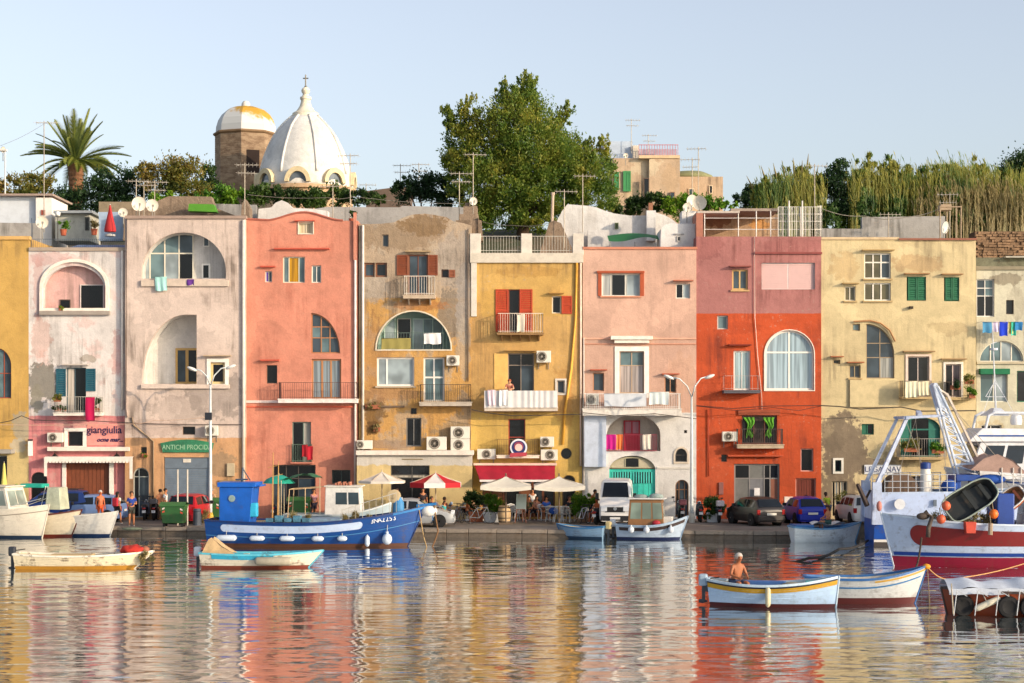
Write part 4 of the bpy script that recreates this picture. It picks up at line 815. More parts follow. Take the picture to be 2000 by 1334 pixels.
# the big tree
Yt = 118
big = [(1010, 250, 62, 60), (960, 290, 62, 60), (1050, 300, 75, 70), (905, 300, 40, 60), (1000, 350, 95, 60), (1100, 320, 60, 55), (1150, 350, 48, 45), (1020, 210, 42, 42), (1030, 175, 20, 28), (980, 180, 14, 24), (920, 225, 24, 30), (890, 250, 20, 30), (880, 330, 18, 24), (930, 370, 50, 45),
       (1070, 390, 60, 40), (1160, 385, 46, 40), (1180, 320, 24, 24), (980, 410, 60, 40), (1040, 430, 55, 30), (1140, 290, 22, 22), (1085, 250, 30, 30), (940, 420, 30, 30), (1180, 290, 14, 14), (870, 230, 8, 16), (1110, 225, 12, 20)]
xt = wx(1020, Yt); zt = land_z(xt, Yt); tr = T('big_tree', 'largest broadleaf tree, yellow green crown rising behind the yellow house', 'tree', (xt, Yt, zt))
bl = blobs_px(big, Yt, 1.0)
leaves('crown', bl, 100000, .2, .09, LM['big'], tr, (xt, Yt, zt), clumps=26, up=.9, tight=.2, shoots=150)
b = MB(); b.tube([(0, 0, -.5), (.1, 0, 1.5), (0, .1, 4), (.2, 0, 6.5)], .4, 9, [.45, .36, .26, .12])
for q in bl: a = random.uniform(.8, 4.5); e = (q[0]-xt, q[1]-Yt, q[2]-zt); b.tube([(0, 0, a), (e[0]*.5, e[1]*.5, a+(e[2]-a)*.6), e], .1, 6, [.15, .08, .025])
b.build('trunk', bark, tr, smooth=2)
# palm
Yp = 125; xp = wx(148, Yp); zp = land_z(xp, Yp); pr_ = T('palm_tree', 'date palm with arching fronds above the left rooftops', 'palm tree', (xp, Yp, zp)); hp = wz(330, Yp)-zp
b = MB(); n = 26; prof = []
for i in range(n): z = hp*i/(n-1); prof += [(.38+.12*(i/n)+.05*(i % 2), z)]
b.lathe([(.4, -.6)]+prof+[(.62, hp+.3), (.3, hp+.7)], n=14); b.build('trunk', M('8a6244', .95, bump=.8, var=.4, sc=5), pr_)
def frond_mesh(L, droop):
    b = MB(); pts = []
    for i in range(11): s = i/10; pts.append(Vector((L*s*(1-.12*droop*s), 0, L*(.02*s-droop*.55*s*s))))
    b.tube(pts, .03, 4, [.035*(1-.8*i/10) for i in range(11)])
    for i in range(3, 56):
        s = i/56; f = s*10; k = min(9, int(f)); p = pts[k].lerp(pts[k+1], f-k); d = (pts[min(10, k+1)]-pts[k]).normalized()
        l = .75*math.sin(math.pi*min(1, .18+s*.8))**.7
        for sg in (-1, 1):
            q = p+d*l*.75+Vector((0, sg*l*.55, l*.22)); w_ = Vector((.028, 0, .02)); b.add([p-w_, p+w_, q], [(0, 1, 2)])
    return b.mesh('frond', LM['palm'])
fm = [frond_mesh(3.6, .25), frond_mesh(3.5, .6), frond_mesh(3.3, 1.0)]
for i in range(58):
    tilt = random.uniform(-.1, 1.38)**1; k = 0 if tilt > .9 else (1 if tilt > .35 else 2); o = link(bpy.data.objects.new('frond', fm[k])); o.parent = pr_; o.location = (0, 0, hp+.45)
    o.rotation_euler = (random.uniform(-.3, .3), -tilt, i*2.39996); o.scale = (random.uniform(.85, 1.1),)*3
for lb, lst, Y, n, mt in (
    ('dark rounded bush at the far left below the tall thin mast', [(30, 365, 40, 24), (75, 360, 28, 22), (60, 385, 50, 16)], 122, 5200, 'brown'),
    ('dark evergreen mass right of the palm trunk', [(190, 375, 40, 40), (225, 355, 45, 32), (150, 400, 40, 28), (120, 395, 25, 25), (260, 380, 40, 30)], 121, 9500, 'dark'),
    ('rust tinged leafy bush between palm and bell tower', [(320, 345, 40, 34), (360, 345, 40, 32), (290, 335, 26, 16), (385, 375, 32, 22)], 120, 7600, 'brown'),
    ('green bush on the skyline touching the bell tower', [(408, 340, 16, 26), (400, 365, 22, 24)], 124, 2200, 'mid'),
    ('bright green low bush below the bell tower', [(430, 380, 34, 16), (350, 390, 60, 12), (460, 388, 30, 14)], 117, 5400, 'bright'),
    ('green and rust hedge in front of the white dome', [(520, 380, 45, 18), (570, 388, 40, 18), (610, 390, 28, 20)], 117, 6200, 'mid'),
    ('green bush right of the dome foot behind the salmon roof', [(655, 385, 30, 20), (700, 385, 38, 15), (740, 388, 20, 10)], 119, 4200, 'mid'),
    ('dark pointed shrubs left of the big tree', [(790, 372, 30, 20), (820, 365, 26, 26), (850, 368, 30, 26), (795, 348, 7, 12), (880, 385, 30, 24)], 120, 7800, 'dark'),
    ('bright bush right of the big tree below the hilltop house', [(1245, 400, 28, 16), (1285, 395, 28, 17), (1220, 410, 24, 12)], 119, 4400, 'mid'),
    ('yellow green bush behind the satellite dishes on the white roof', [(1320, 408, 30, 20), (1340, 395, 22, 14), (1385, 398, 26, 14), (1420, 402, 18, 8)], 118, 4200, 'bright'),
    ('dark bush between hilltop house and reeds', [(1455, 392, 26, 14), (1480, 380, 26, 20)], 126, 3000, 'dark'),
    ('rounded dark green tree crown at the right edge above the reeds', [(1985, 325, 26, 30), (2010, 330, 40, 40), (1960, 345, 18, 18)], 128, 5200, 'dark'),
    ('leafy green tree growing out of the reeds near the lattice cage', [(1625, 360, 26, 34), (1640, 330, 16, 16), (1640, 400, 34, 26)], 119, 5200, 'dark')):
    bush(lb, lst, Y, n, mt)
# reeds : blades in dense tall clumps
def reeds(name, label, cols_px, Y, n, mat, h_px, plumes=()):
    V = []; Fc = []; k = 0
    for i in range(n):
        px = random.choice(cols_px); px = px[0]+random.uniform(0, px[1]-px[0]); y = Y+random.uniform(-2.2, 2.2); x = wx(px, Y)
        zg = land_z(x, y)-.1; top = wz(h_px(px), Y)+random.gauss(0, .35)-abs(random.gauss(0, .7)); hgt = top-zg
        lean = random.gauss(0, .07); ly = random.gauss(0, .06); r = .022
        pts = [(x+lean*hgt*s*s, y+ly*hgt*s*s, zg+hgt*s) for s in (0, .35, .7, 1)]
        for j, p in enumerate(pts): rr = r*(1-.7*j/3); V += [(p[0]-rr, p[1], p[2]), (p[0]+rr, p[1]+.01, p[2])]
        for j in range(3): Fc.append((k+2*j, k+2*j+1, k+2*j+3, k+2*j+2))
        k += 8
        for _ in range(9):
            s = random.uniform(.25, 1)**.7; f = s*3; j = min(2, int(f)); q = f-j; p = [pts[j][c]*(1-q)+pts[j+1][c]*q for c in range(3)]
            a = random.uniform(0, 6.28); L = random.uniform(.3, .7); w_ = .03; dx, dy = math.cos(a)*L*.33, math.sin(a)*L*.33
            V += [(p[0]-dy*w_, p[1]+dx*w_, p[2]), (p[0]+dy*w_, p[1]-dx*w_, p[2]), (p[0]+dx*.6+w_*.8, p[1]+dy*.6, p[2]+L*.6), (p[0]+dx*1.1, p[1]+dy*1.1, p[2]+L*.85)]; Fc.append((k, k+1, k+2, k+3)); k += 4
    me = bpy.data.meshes.new(name); me.from_pydata(V, [], Fc); me.materials.append(LM[mat]); o = link(bpy.data.objects.new(name, me)); tag(o, label, 'reeds', kind='stuff'); return o
def hp1(px): 
    P = [(1440, 400), (1480, 350), (1510, 335), (1560, 325), (1600, 340), (1650, 335), (1675, 312), (1720, 312), (1770, 320), (1800, 325), (1850, 305), (1900, 315), (1950, 318), (2010, 325), (2200, 330)]
    for (a, za), (c, zc) in zip(P, P[1:]):
        if px <= c: return za+(zc-za)*(px-a)/(c-a)
    return 330
def reed_tufts(name, label, px0, px1, Y, n, mat, drop=0, ll=.34, step=16):
    bl = []
    px = px0
    while px < px1:
        top = hp1(px)+drop+random.uniform(-14, 22); y = Y+random.uniform(-1.6, 1.6); h = random.uniform(40, 75); s = y/F
        bl.append((wx(px, y), y, wz(top+h, y), random.uniform(7, 12)*s, .35, h*s)); px += random.uniform(.5, 1)*step
    o = leaves(name, bl, n, ll, .1, LM[mat], clumps=30, up=.9, tight=.3); tag(o, label, kind='stuff')
reed_tufts('reed_foliage', 'olive and gold reed tops along the skyline behind the pale yellow house', 1650, 2010, 120.3, 34000, 'reed'); reed_tufts('reed_foliage', 'olive reed tops behind the lattice cage', 1470, 1610, 120.3, 10000, 'reed')
reed_tufts('reed_foliage', 'darker green leaves low in the reed bed', 1450, 2010, 118.8, 22000, 'reedg', 55, .34, 12); reed_tufts('reed_foliage', 'dry brownish reed foliage toward the right edge', 1820, 2200, 119.2, 9000, 'dry', 50, .4, 18)
reeds('reed_bed', 'tall thin green and yellow reed stalks crowding the slope', [(1475, 1605), (1650, 1900), (1800, 2010)], 120, 2600, 'reed', lambda p: hp1(p)+18)
reeds('dry_reed_bed', 'dry tan canes standing toward the right edge above the stone wall', [(1850, 2020), (1900, 2200), (1780, 1960)], 119, 1500, 'dry', lambda p: hp1(p)+55)
b = MB()
for px, py, l in ((1500, 345, -14), (1535, 335, -8), (1552, 330, -3), (1575, 322, 4), (1590, 345, 8), (1520, 340, -10), (1565, 335, 2), (1480, 365, -22)):
    x0, z0 = wx(px, 120), wz(py+22, 120); x1, z1 = wx(px+l, 120), wz(py-22, 120); b.tube([(x0, 120, z0), ((x0+x1)/2, 120, (z0+z1)/2), (x1, 120, z1)], .05, 5, [.015, .07, .01])
tag(b.build('reed_plumes', LM['dry']), 'feathery tan plumes sticking out above the reeds', 'reed plumes', kind='stuff')

# ================================================================ church
Yc = 150; s = Yc/F; cx = wx(597, Yc); zb = wz(478, Yc)
ch = T('church', 'church with a big ribbed white dome topped by a cross', 'church', (cx, Yc, zb)); Z = lambda py: wz(py, Yc)-zb
whm = plaster(['e9e6df'], [], stain=.05, streak=.1, seed=20, grime='8c8068', k=.85)
prof = [(94, 372), (93, 362), (90, 345), (87, 330), (81, 310), (73, 290), (63, 270), (52, 253), (40, 240), (30, 231), (26, 228)]
b = MB(); b.lathe([(r*s, Z(y)) for r, y in prof], n=64); b.build('dome', whm, ch, smooth=2)
b = MB(); b.lathe([(92*s, -1), (92*s, Z(378)), (99*s, Z(377)), (99*s, Z(370)), (93*s, Z(369))], n=48); b.build('drum', M('c9a884', .9, dirt=.4), ch)
b = MB(); b.lathe([(27*s, Z(231)), (26*s, Z(222)), (23*s, Z(220)), (18*s, Z(217)), (12*s, Z(208)), (9*s, Z(198)), (9.5*s, Z(195)), (11*s, Z(194)), (11*s, Z(190)), (7*s, Z(188)), (5.5*s, Z(184)), (8*s, Z(180)), (8.5*s, Z(176)), (6*s, Z(172)), (2*s, Z(170))], n=24); b.build('lantern', M('e3d8c0', .8), ch, smooth=True)
b = MB(); b.bar((0, 0, Z(172)), (0, 0, Z(146)), .06, 6); b.bar((-.22, 0, Z(153)), (.22, 0, Z(153)), .05, 6); b.ball((0, 0, Z(170)), .12); b.build('cross', M('6b6860', .5, .4), ch)
for k in range(8):
    a = R_(-90+20+45*k); b = MB(); b.tube([((r+.6)*s*math.cos(a), (r+.6)*s*math.sin(a), Z(y)) for r, y in prof[2:]], .11, 6); b.build('rib', whm, ch, smooth=2)
for k in range(8):
    a = R_(-90-3+45*k); R0 = 90*s; fr = MB(); ux, uy = -math.sin(a), math.cos(a); nx, ny = math.cos(a), math.sin(a); ring = []
    for rr, out in ((25*s, -.3), (25*s, .32), (17*s, .32), (17*s, -.2)):
        ring.append([(nx*(R0+out)+ux*rr*math.cos(math.pi*i/14), ny*(R0+out)+uy*rr*math.cos(math.pi*i/14), Z(366)+rr*math.sin(math.pi*i/14)*1.15) for i in range(15)])
    vs = sum(ring, []); fr.add(vs, [(j*15+i, j*15+i+1, ((j+1) % 4)*15+i+1, ((j+1) % 4)*15+i) for j in range(4) for i in range(14)]); w_ = fr.build('dome_window', M('dcc9a0', .85), ch, smooth=True)
    fr = MB(); fr.add([(nx*(R0+.1)+ux*17*s*math.cos(math.pi*i/14), ny*(R0+.1)+uy*17*s*math.cos(math.pi*i/14), Z(366)+17*s*math.sin(math.pi*i/14)*1.15) for i in range(15)], [tuple(range(15))]); fr.build('pane', glass('59616a'), w_)
Yb = 158; s = Yb/F; cx = wx(480, Yb); zb = wz(470, Yb); bt = T('bell_tower', 'octagonal brown bell tower with a small lichen stained white dome', 'tower', (cx, Yb, zb)); Z = lambda py: wz(py, Yb)-zb
brk = newmat('tower_stone'); t = NT(brk); tc = t.n('ShaderNodeTexCoord').outputs['Object']; n = t.noise(tc, 1.2, 6, .7, (1, 1, 2.5))
t.t.links.new(t.mix(t.ramp(n, .35, .65), (.22, .14, .085), (.38, .27, .17)), t.b.inputs['Base Color']); t.b.inputs['Roughness'].default_value = .95; t.bump(n, .5, .1)
b = MB(); b.lathe([(60*s, 0), (60*s, Z(264))], n=8, a0=-math.pi/2); b.build('shaft', brk, bt)
nrow = 26
b = MB()
for i in range(nrow): z = Z(375)+i*(Z(266)-Z(375))/nrow; b.lathe([(60.4*s, z), (60.4*s, z+.12)], n=8, a0=-math.pi/2)
b.build('stone_course', brk, bt)
b = MB(); b.lathe([(60*s, Z(267)), (64*s, Z(264)), (64*s, Z(261)), (60*s, Z(260))], n=8, a0=-math.pi/2); b.build('cornice', M('8a6e50', .9), bt)
lich = newmat('limewash_with_lichen'); t = NT(lich); tc = t.n('ShaderNodeTexCoord').outputs['Object']; sp = t.n('ShaderNodeSeparateXYZ'); t.t.links.new(tc, sp.inputs[0]); nn_ = t.noise(tc, 1.1, 6, .7)
zz = t.math('ADD', sp.outputs[2], t.math('MULTIPLY', nn_, 2.2)); zz = t.math('ADD', zz, t.math('MULTIPLY', sp.outputs[0], .25)); f = t.ramp(zz, Z(214)+.35, Z(214)+.85)
t.t.links.new(t.mix(f, (.6, .6, .57), (.5, .28, .03)), t.b.inputs['Base Color']); t.b.inputs['Roughness'].default_value = .85
b = MB(); b.lathe([(59*s, Z(261)), (58*s, Z(248)), (54*s, Z(235)), (47*s, Z(224)), (36*s, Z(215)), (22*s, Z(210)), (9*s, Z(208))], n=8, a0=-math.pi/2); b.build('dome', lich, bt)
b = MB(); b.lathe([(9*s, Z(210)), (8*s, Z(202)), (5*s, Z(198)), (1*s, Z(197))], n=12); b.build('knob', M('d8d3c8', .8), bt, smooth=True)
a = R_(-90+22.5); ap = 60.6*s*math.cos(R_(22.5)); ux, uy = -math.sin(a), math.cos(a); nx, ny = math.cos(a), math.sin(a); b = MB()
for e, d, mt in ((.55, .06, 0),):
    P = [(nx*(ap+q)+ux*u, ny*(ap+q)+uy*u, z) for z in (Z(346), Z(300)) for u, q in ((-e, -.3), (e, -.3), (e, .02), (-e, .02))]; b.hexa(P)
b.build('belfry_opening', M('2a1c16', .9), bt)

# ================================================================ buildings and walls behind the first row
def block(r, name, x0, y0, x1, y1, Y, D, mat, zb=None):
    b = MB(); b.box(wx(x0, Y), wx(x1, Y), Y, Y+D, wz(y1, Y) if zb is None else zb, wz(y0, Y)); return b.build(name, mat, r, local=False)
def poly_wall(r, name, pts, Y, D, mat): b = MB(); b.prism([(wx(a, Y), wz(c, Y)) for a, c in pts], Y, Y+D); return b.build(name, mat, r, local=False)
hm = plaster(['d6b999'], [(1262, 325, 30, 22, 'e3cfae', .8), (1240, 380, 20, 14, 'e6cda4', .7), (1310, 350, 16, 30, 'dbb890', .5)], Y=150, stain=.3, streak=.3, seed=21)
r = T('hilltop_house', 'weathered beige hilltop house with green shutters and a pink railed terrace', 'house', (wx(1265, 150), 150, 19)); r['_Y'] = 150
block(r, 'wall', 1196, 309, 1268, 500, 150, 8, hm); block(r, 'wall', 1268, 306, 1328, 500, 149.6, 9, hm); block(r, 'upper_room', 1178, 276, 1236, 309, 151, 6, M('b9c6d6', .85, dirt=.1)); block(r, 'upper_wall', 1236, 284, 1248, 309, 150.6, 6, M('d8cdbc', .85)); block(r, 'terrace_wall', 1248, 291, 1322, 307, 151, .3, M('a9a0b0', .85)); block(r, 'terrace_wall', 1248, 303, 1328, 309, 149.5, .4, M('dcbf98', .85))  # upper_wall is the upper room's sunlit side, the light put into its paler colour
b = MB()
for i in range(16): x = wx(1248+76*i/15, 149.8); b.bar((x, 149.8, wz(306, 149.8)), (x, 149.8, wz(282, 149.8)), .03, 4)
b.bar((wx(1248, 149.8), 149.8, wz(283, 149.8)), (wx(1324, 149.8), 149.8, wz(283, 149.8)), .04, 4); b.build('terrace_railing', M('c07c86', .6), r, local=False)
h_ = r; h_['_Y'] = 149.95
win(h_, LR(1217, 334, 1232, 374, 149.9), '3f8a50', 2, 1, 'm:3f8f56', Y=149.9, flush=True, fw=.12); win(h_, LR(1200, 336, 1209, 372, 149.9), '3f8a50', 1, 1, 'm:3f8f56', Y=149.9, flush=True); win(h_, LR(1257, 348, 1268, 386, 149.5), '6a5444', 1, 1, 'k', Y=149.5, flush=True, name='door'); win(h_, LR(1308, 375, 1318, 392, 149.5), '8a6a54', 1, 1, 'b', Y=149.5, flush=True)
r = T('low_hill_house', 'low beige hill house with a mossy vaulted roof', 'house', (wx(1370, 154), 154, 19)); block(r, 'wall', 1322, 345, 1412, 500, 154, 9, hm)
b = MB(); b.lathe([(2.2, 0), (1.9, .3), (1.2, .6), (.2, .72)], (wx(1350, 156), 157.5, wz(346, 156)), 20); b.build('vaulted_roof', M('8a8a60', .9, dirt=.4), r, local=False, smooth=2); win(r, LR(1345, 368, 1356, 392, 153.9), 'dcc9a8', 1, 1, 'b', Y=153.95, flush=True); win(r, LR(1385, 362, 1392, 378, 153.9), 'dcc9a8', 1, 1, 'k', Y=153.95, flush=True)
wht = plaster(['e2e0dc'], [], stain=.12, streak=.18, seed=22, grime='a09484', k=.85)
r = T('white_roof_house', 'whitewashed rooftop house with curved parapets and a green tarpaulin below it', 'house', (wx(1200, 106), 106.5, 14))
poly_wall(r, 'wall', [(1100, 520), (1280, 520), (1280, 421), (1230, 421), (1200, 417), (1180, 411), (1165, 405), (1150, 402), (1108, 399), (1098, 412), (1087, 433), (1094, 470)], 106.5, 4, wht)
poly_wall(r, 'curved_wall', [(1280, 520), (1326, 520), (1326, 440), (1312, 428), (1298, 420), (1281, 415)], 107, 3, wht); block(r, 'chimney', 1263, 411, 1281, 470, 106.0, .6, wht); block(r, 'chimney_pot', 1267, 396, 1275, 411, 106.1, .4, M('9a6a50', .9)); block(r, 'parapet', 1148, 449, 1190, 490, 105.6, .4, wht)
win(r, LR(1201, 435, 1208, 447, 106.4), '5a6440', 1, 1, 'm:3a4a24', Y=106.45, flush=True)
r = T('roof_room', 'small pale rooftop room with rounded shoulder and one tiny window', 'house', (wx(1325, 102), 102, wz(485, 100)))
poly_wall(r, 'wall', [(1290, 490), (1361, 490), (1361, 437), (1330, 437), (1310, 436), (1298, 439), (1291, 447)], 101.6, 3, wht); win(r, LR(1322, 461, 1330, 472, 101.55), 'b8b4ac', 1, 1, 'd', Y=101.6, flush=True); block(r, 'hood', 1317, 456, 1336, 458, 101.5, .1, M('9a9a9c', .8)); block(r, 'tank_base', 1332, 412, 1360, 438, 103.2, 1.5, wht)
b = MB(); Yg = 102.6; P = [(1188, 457), (1200, 452), (1230, 452), (1270, 452), (1292, 457), (1294, 473), (1270, 474), (1262, 472), (1215, 471), (1196, 465)]; b.prism([(wx(a, Yg), wz(c, Yg)) for a, c in P][::-1], Yg, Yg+.05); 
tg = T('tarpaulin', 'green tarpaulin sheltering the white roof terrace', 'tarpaulin', (wx(1240, Yg), Yg, wz(490, Yg))); bb = MB(); bb.grid(lambda u, v: (wx(1189+104*u, Yg), Yg+1.6*v, wz(471-16*v+4*math.sin(u*3.14*2)*(1-v)-5*math.sin(u*3.14), Yg)), 30, 6); bb.build('sheet', M('1f7038', .7), tg, local=False, smooth=2)
bb = MB()
for px in (1192, 1240, 1290): bb.bar((wx(px, Yg), Yg+.05, wz(492, Yg)), (wx(px, Yg), Yg+.05, wz(472, Yg)), .03)
bb.build('post', M('8a8a88', .6), tg, local=False)
stn = plaster(['a08a74'], [], stain=.5, streak=.3, peel=('7c6a58', .5, .7), Y=106, seed=23, rough_scale=2.5); conc = plaster(['b3b0ac'], [], stain=.35, streak=.45, Y=107, seed=24, grime='5a5650')
def wallthing(name, label, pts, Y, D, mat, cat='wall'):
    x = float(np.mean([p[0] for p in pts])); zb = min(wz(p[1], Y) for p in pts); r = link(bpy.data.objects.new(name, None)); bpy.data.objects.remove(r)
    b = MB(); b.prism([(wx(a, Y), wz(c, Y)) for a, c in pts], Y, Y+D); o = link(bpy.data.objects.new(name, b.mesh(name, mat, (wx(x, Y), Y, zb)))); o.location = (wx(x, Y), Y, zb); tag(o, label, cat); return o
wallthing('stone_wall', 'rough stone wall behind the beige house roof', [(240, 470), (470, 470), (470, 425), (418, 405), (412, 384), (330, 383), (308, 392), (300, 402), (244, 410)], 108, 1, stn)
wallthing('stone_cone', 'leaning stone chimney stump at the corner of beige and salmon roofs', [(468, 470), (489, 470), (487, 405), (478, 388), (472, 400)], 106.3, 1.2, stn, 'chimney')
wallthing('grey_wall', 'low grey wall between the stone stump and the white vault', [(420, 470), (500, 470), (500, 400), (420, 398)], 110, .6, conc)
wallthing('white_vault', 'small whitewashed vault above the salmon roof', [(500, 470), (640, 470), (640, 412), (612, 408), (570, 406), (562, 396), (550, 391), (538, 396), (530, 405), (505, 408)], 108, 2, wht, 'roof vault')
wallthing('concrete_wall', 'long pale concrete wall behind salmon and patchy roofs', [(600, 470), (905, 470), (905, 405), (786, 402), (780, 405), (640, 404), (600, 410)], 109, .6, conc)
wallthing('hill_shed', 'dark roofed shed between dome and shrubs', [(715, 480), (800, 480), (800, 366), (770, 366), (715, 373)], 135, 4, M('6d5c50', .9, dirt=.5), 'shed')
r = T('ruined_chimney', 'ruined stone chimney stack carrying antennas left of the big tree', 'chimney', (wx(920, 101.5), 101.5, wz(470, 101.5))); 
for i, (x0, y0, x1, y1) in enumerate(((890, 430, 940, 470), (897, 418, 934, 430), (905, 402, 932, 418), (908, 396, 917, 402))): block(r, 'stone', x0, y0, x1, y1, 101.2+.1*i, 1.6, stn)
poly_wall(r, 'buttress', [(934, 470), (943, 470), (941, 440), (934, 425)], 101.1, 1, stn)
wallthing('stone_ramp', 'beige stone pyramid on the terrace behind the yellow house', [(1052, 500), (1124, 500), (1096, 436), (1082, 430), (1072, 436), (1062, 470)], 104, 2.5, stn, 'chimney')
b = MB(); b.bar((0, 0, 0), (.05, 0, 1.6), .09, 8); b.bar((.05, 0, 1.6), (.05, 0, 1.75), .12, 8); o = b.build('flue_pipe', M('b8a490', .7)); o.location = W3(1078, 436, 104.8); tag(o, 'pale flue pipe on the beige stone pyramid', 'flue pipe')
# left roofs
r = T('white_hut', 'white flat roofed hut at the far left above the ochre house', 'house', (wx(40, 112), 112, 15)); block(r, 'wall', -60, 382, 70, 480, 112, 4, M('cfd5dc', .85, var=.1, dirt=.1)); block(r, 'wall', 70, 386, 101, 480, 111.7, 4, M('e8e2da', .85, var=.1)); block(r, 'roof', -62, 378, 103, 382, 111.5, 5, M('a08c80', .9)); win(r, LR(80, 410, 88, 420, 111.65), 'a05a48', 1, 1, 'm:8a4030', Y=111.7, flush=True)  # bluish left and warm white right wall: shaded and sunlit faces put into colour
wallthing('parapet_wall', 'stained white parapet wall above the ochre house', [(-80, 480), (78, 480), (78, 436), (-80, 434)], 106.5, .5, conc)
r = T('green_hut', 'small pale green hut with dark doorway behind the terrace', 'shed', (wx(140, 111), 111, 15)); block(r, 'wall', 108, 416, 175, 470, 111, 3, M('bdbbae', .9, dirt=.3)); block(r, 'roof', 104, 411, 180, 416, 110.6, 4, M('9aa0a4', .8)); win(r, LR(166, 424, 174, 450, 110.95), '4a4a44', 1, 1, 'k', Y=111, flush=True, name='door')
r = T('blue_wall', 'pale blue painted wall with an ochre band beside the red parasol', 'wall', (wx(215, 109), 109, 15)); block(r, 'wall', 193, 414, 244, 470, 109, .5, M('a3b6cc', .9, dirt=.2)); block(r, 'wall_top', 193, 394, 262, 414, 109.05, .6, M('8f8068', .9, dirt=.4))
r = T('closed_parasol', 'closed red parasol on the rooftop terrace at the left', 'parasol', W3(215, 458, 105)); h0 = (458-400)*105/F
b = MB(); b.lathe([(.33, .15), (.34, .3), (.2, .9), (.12, 1.25), (.05, h0-.1), (.02, h0)], n=12); b.build('canopy', M('b32a2c', .8), r, smooth=True); b = MB(); b.bar((0, 0, -.1), (0, 0, h0+.05), .025); b.lathe([(.3, -.1), (.3, 0), (.05, .05)], n=10); b.build('pole', M('c9c5bd', .6), r)
r = T('terrace_roofing', 'blue corrugated roofing sheets on the pink and white house', 'roofing', W3(185, 487, 101)); cor = M('7f93b8', .5, .1, var=.2)
for i in range(4):
    b = MB(); xa = 128+i*28.5
    b.grid(lambda u, v: (wx(xa+28*u, 101.5), 101.4+3.2*v, wz(486, 101.4)+.5*v+.02*math.sin(u*60)), 60, 1); b.build('roof_sheet', cor, r, local=False)
r = T('terrace_railing', 'thin dark railing along the roof edge of the pink and white house', 'railing', W3(150, 487, 100.3)); b = MB()
for i in range(46): x = wx(62+178*i/45, 100.3); b.bar((x, 100.3, wz(487)), (x, 100.3, wz(466)), .01, 4, caps=False)
b.bar((wx(62, 100.3), 100.3, wz(466)), (wx(240, 100.3), 100.3, wz(466)), .016, 4); b.bar((wx(62, 100.3), 100.3, wz(487)), (wx(62, 100.3), 100.3, wz(425)), .02, 4); b.build('bars', M('4f5a68', .5), r, local=False)
r = T('globe_lamp', 'white globe lamp on a post at the green hut', 'lamp', W3(113, 460, 109)); b = MB(); b.bar((0, 0, -.5), (0, 0, 1.1), .03); b.build('post', M('55504a', .6), r); b = MB(); b.ball((0, 0, 1.28), .16); b.build('globe', M('f0eee8', .3), r, smooth=2)
for lb, px, py, rr, c in (('leafy potted plant beside the globe lamp', 124, 445, 9, 'bright'), ('terracotta potted plant left of the red parasol', 184, 444, 7, 'dry'), ('green planter shrub on the salmon roof corner', 688, 424, 7, 'mid')):
    Y = 104 if px < 600 else 101.5; x, y, z = W3(px, py+10, Y); r = T('potted_plant', lb, 'potted plant', (x, y, z)); b = MB(); b.lathe([(.14, -.15), (.2, .2)], n=10); b.build('pot', M('a8583c', .8), r); leaves('leaves', [(0, 0, .5, rr*Y/F, rr*Y/F, rr*Y/F)], 420, .16, .06, LM[c], r)
# tarps and right roofs
r = T('green_cover', 'bright green cover sheet over the stone wall behind the beige house', 'tarpaulin', W3(395, 415, 106.8)); b = MB(); b.prism([(wx(a, 106.8), wz(c, 106.8)) for a, c in ((367, 412), (423, 414), (417, 399), (369, 398))], 106.8, 107.6); b.build('sheet', M('4f8f22', .7), r, local=False)
r = T('roof_shed', 'open roof shed with ochre back wall and pipe frame on the mauve house', 'shed', W3(1440, 462, 102)); block(r, 'back_wall', 1372, 418, 1520, 466, 104, .3, plaster(['c4a482'], [(1400, 430, 30, 14, '8a5a3c', .8), (1485, 440, 20, 12, 'e0a050', .7)], Y=104, seed=25, stain=.5)); block(r, 'roof_slab', 1362, 412, 1445, 416, 101, 3.4, M('b9aca0', .8)); block(r, 'roof_slab', 1428, 407, 1522, 412, 101.2, 3.2, M('9a8a7c', .8)); block(r, 'side_wall', 1360, 416, 1373, 466, 101, 3, M('a8705c', .9))
b = MB()
for px in (1376, 1442, 1477, 1505): b.bar(W3(px, 466, 101.1), W3(px, 412, 101.1), .03, 6)
b.bar(W3(1376, 448, 101.1), W3(1520, 448, 101.1), .02, 5); b.bar(W3(1376, 426, 101.1), W3(1520, 426, 101.1), .02, 5); b.build('pipe_frame', M('d8d3cc', .5), r, local=False)
r = T('lattice_cage', 'white lattice railing cage on the roof of the mauve house', 'railing', W3(1562, 464, 101)); b = MB()
for (xa, ya, xb, yb, n) in ((1520, 101, 1590, 101, 20), (1590, 101, 1605, 101.2, 6), (1520, 103.5, 1590, 103.5, 8)):
    for i in range(n+1): q = i/n; px = xa+(xb-xa)*q; Y = ya+(yb-ya)*q; b.bar(W3(px, 464, Y), W3(px, 404-3*(px > 1595), Y), .013 if i % 5 else .025, 4, caps=False)
    for py in (404, 418, 432, 448): b.bar(W3(xa, py, ya), W3(xb, py, yb), .015, 4)
for px in (1541, 1567): b.bar(W3(px, 464, 100.9), W3(px, 392, 100.9), .04, 5)
b.build('lattice', M('e0dbd0', .5), r, local=False)
wallthing('concrete_wall', 'weathered grey concrete wall on the roof of the pale yellow house', [(1684, 480), (1846, 480), (1846, 422), (1684, 424)], 107, .5, conc); wallthing('concrete_wall', 'lower grey wall piece next to the lattice cage', [(1606, 480), (1684, 480), (1684, 447), (1606, 446)], 106.8, .4, conc)
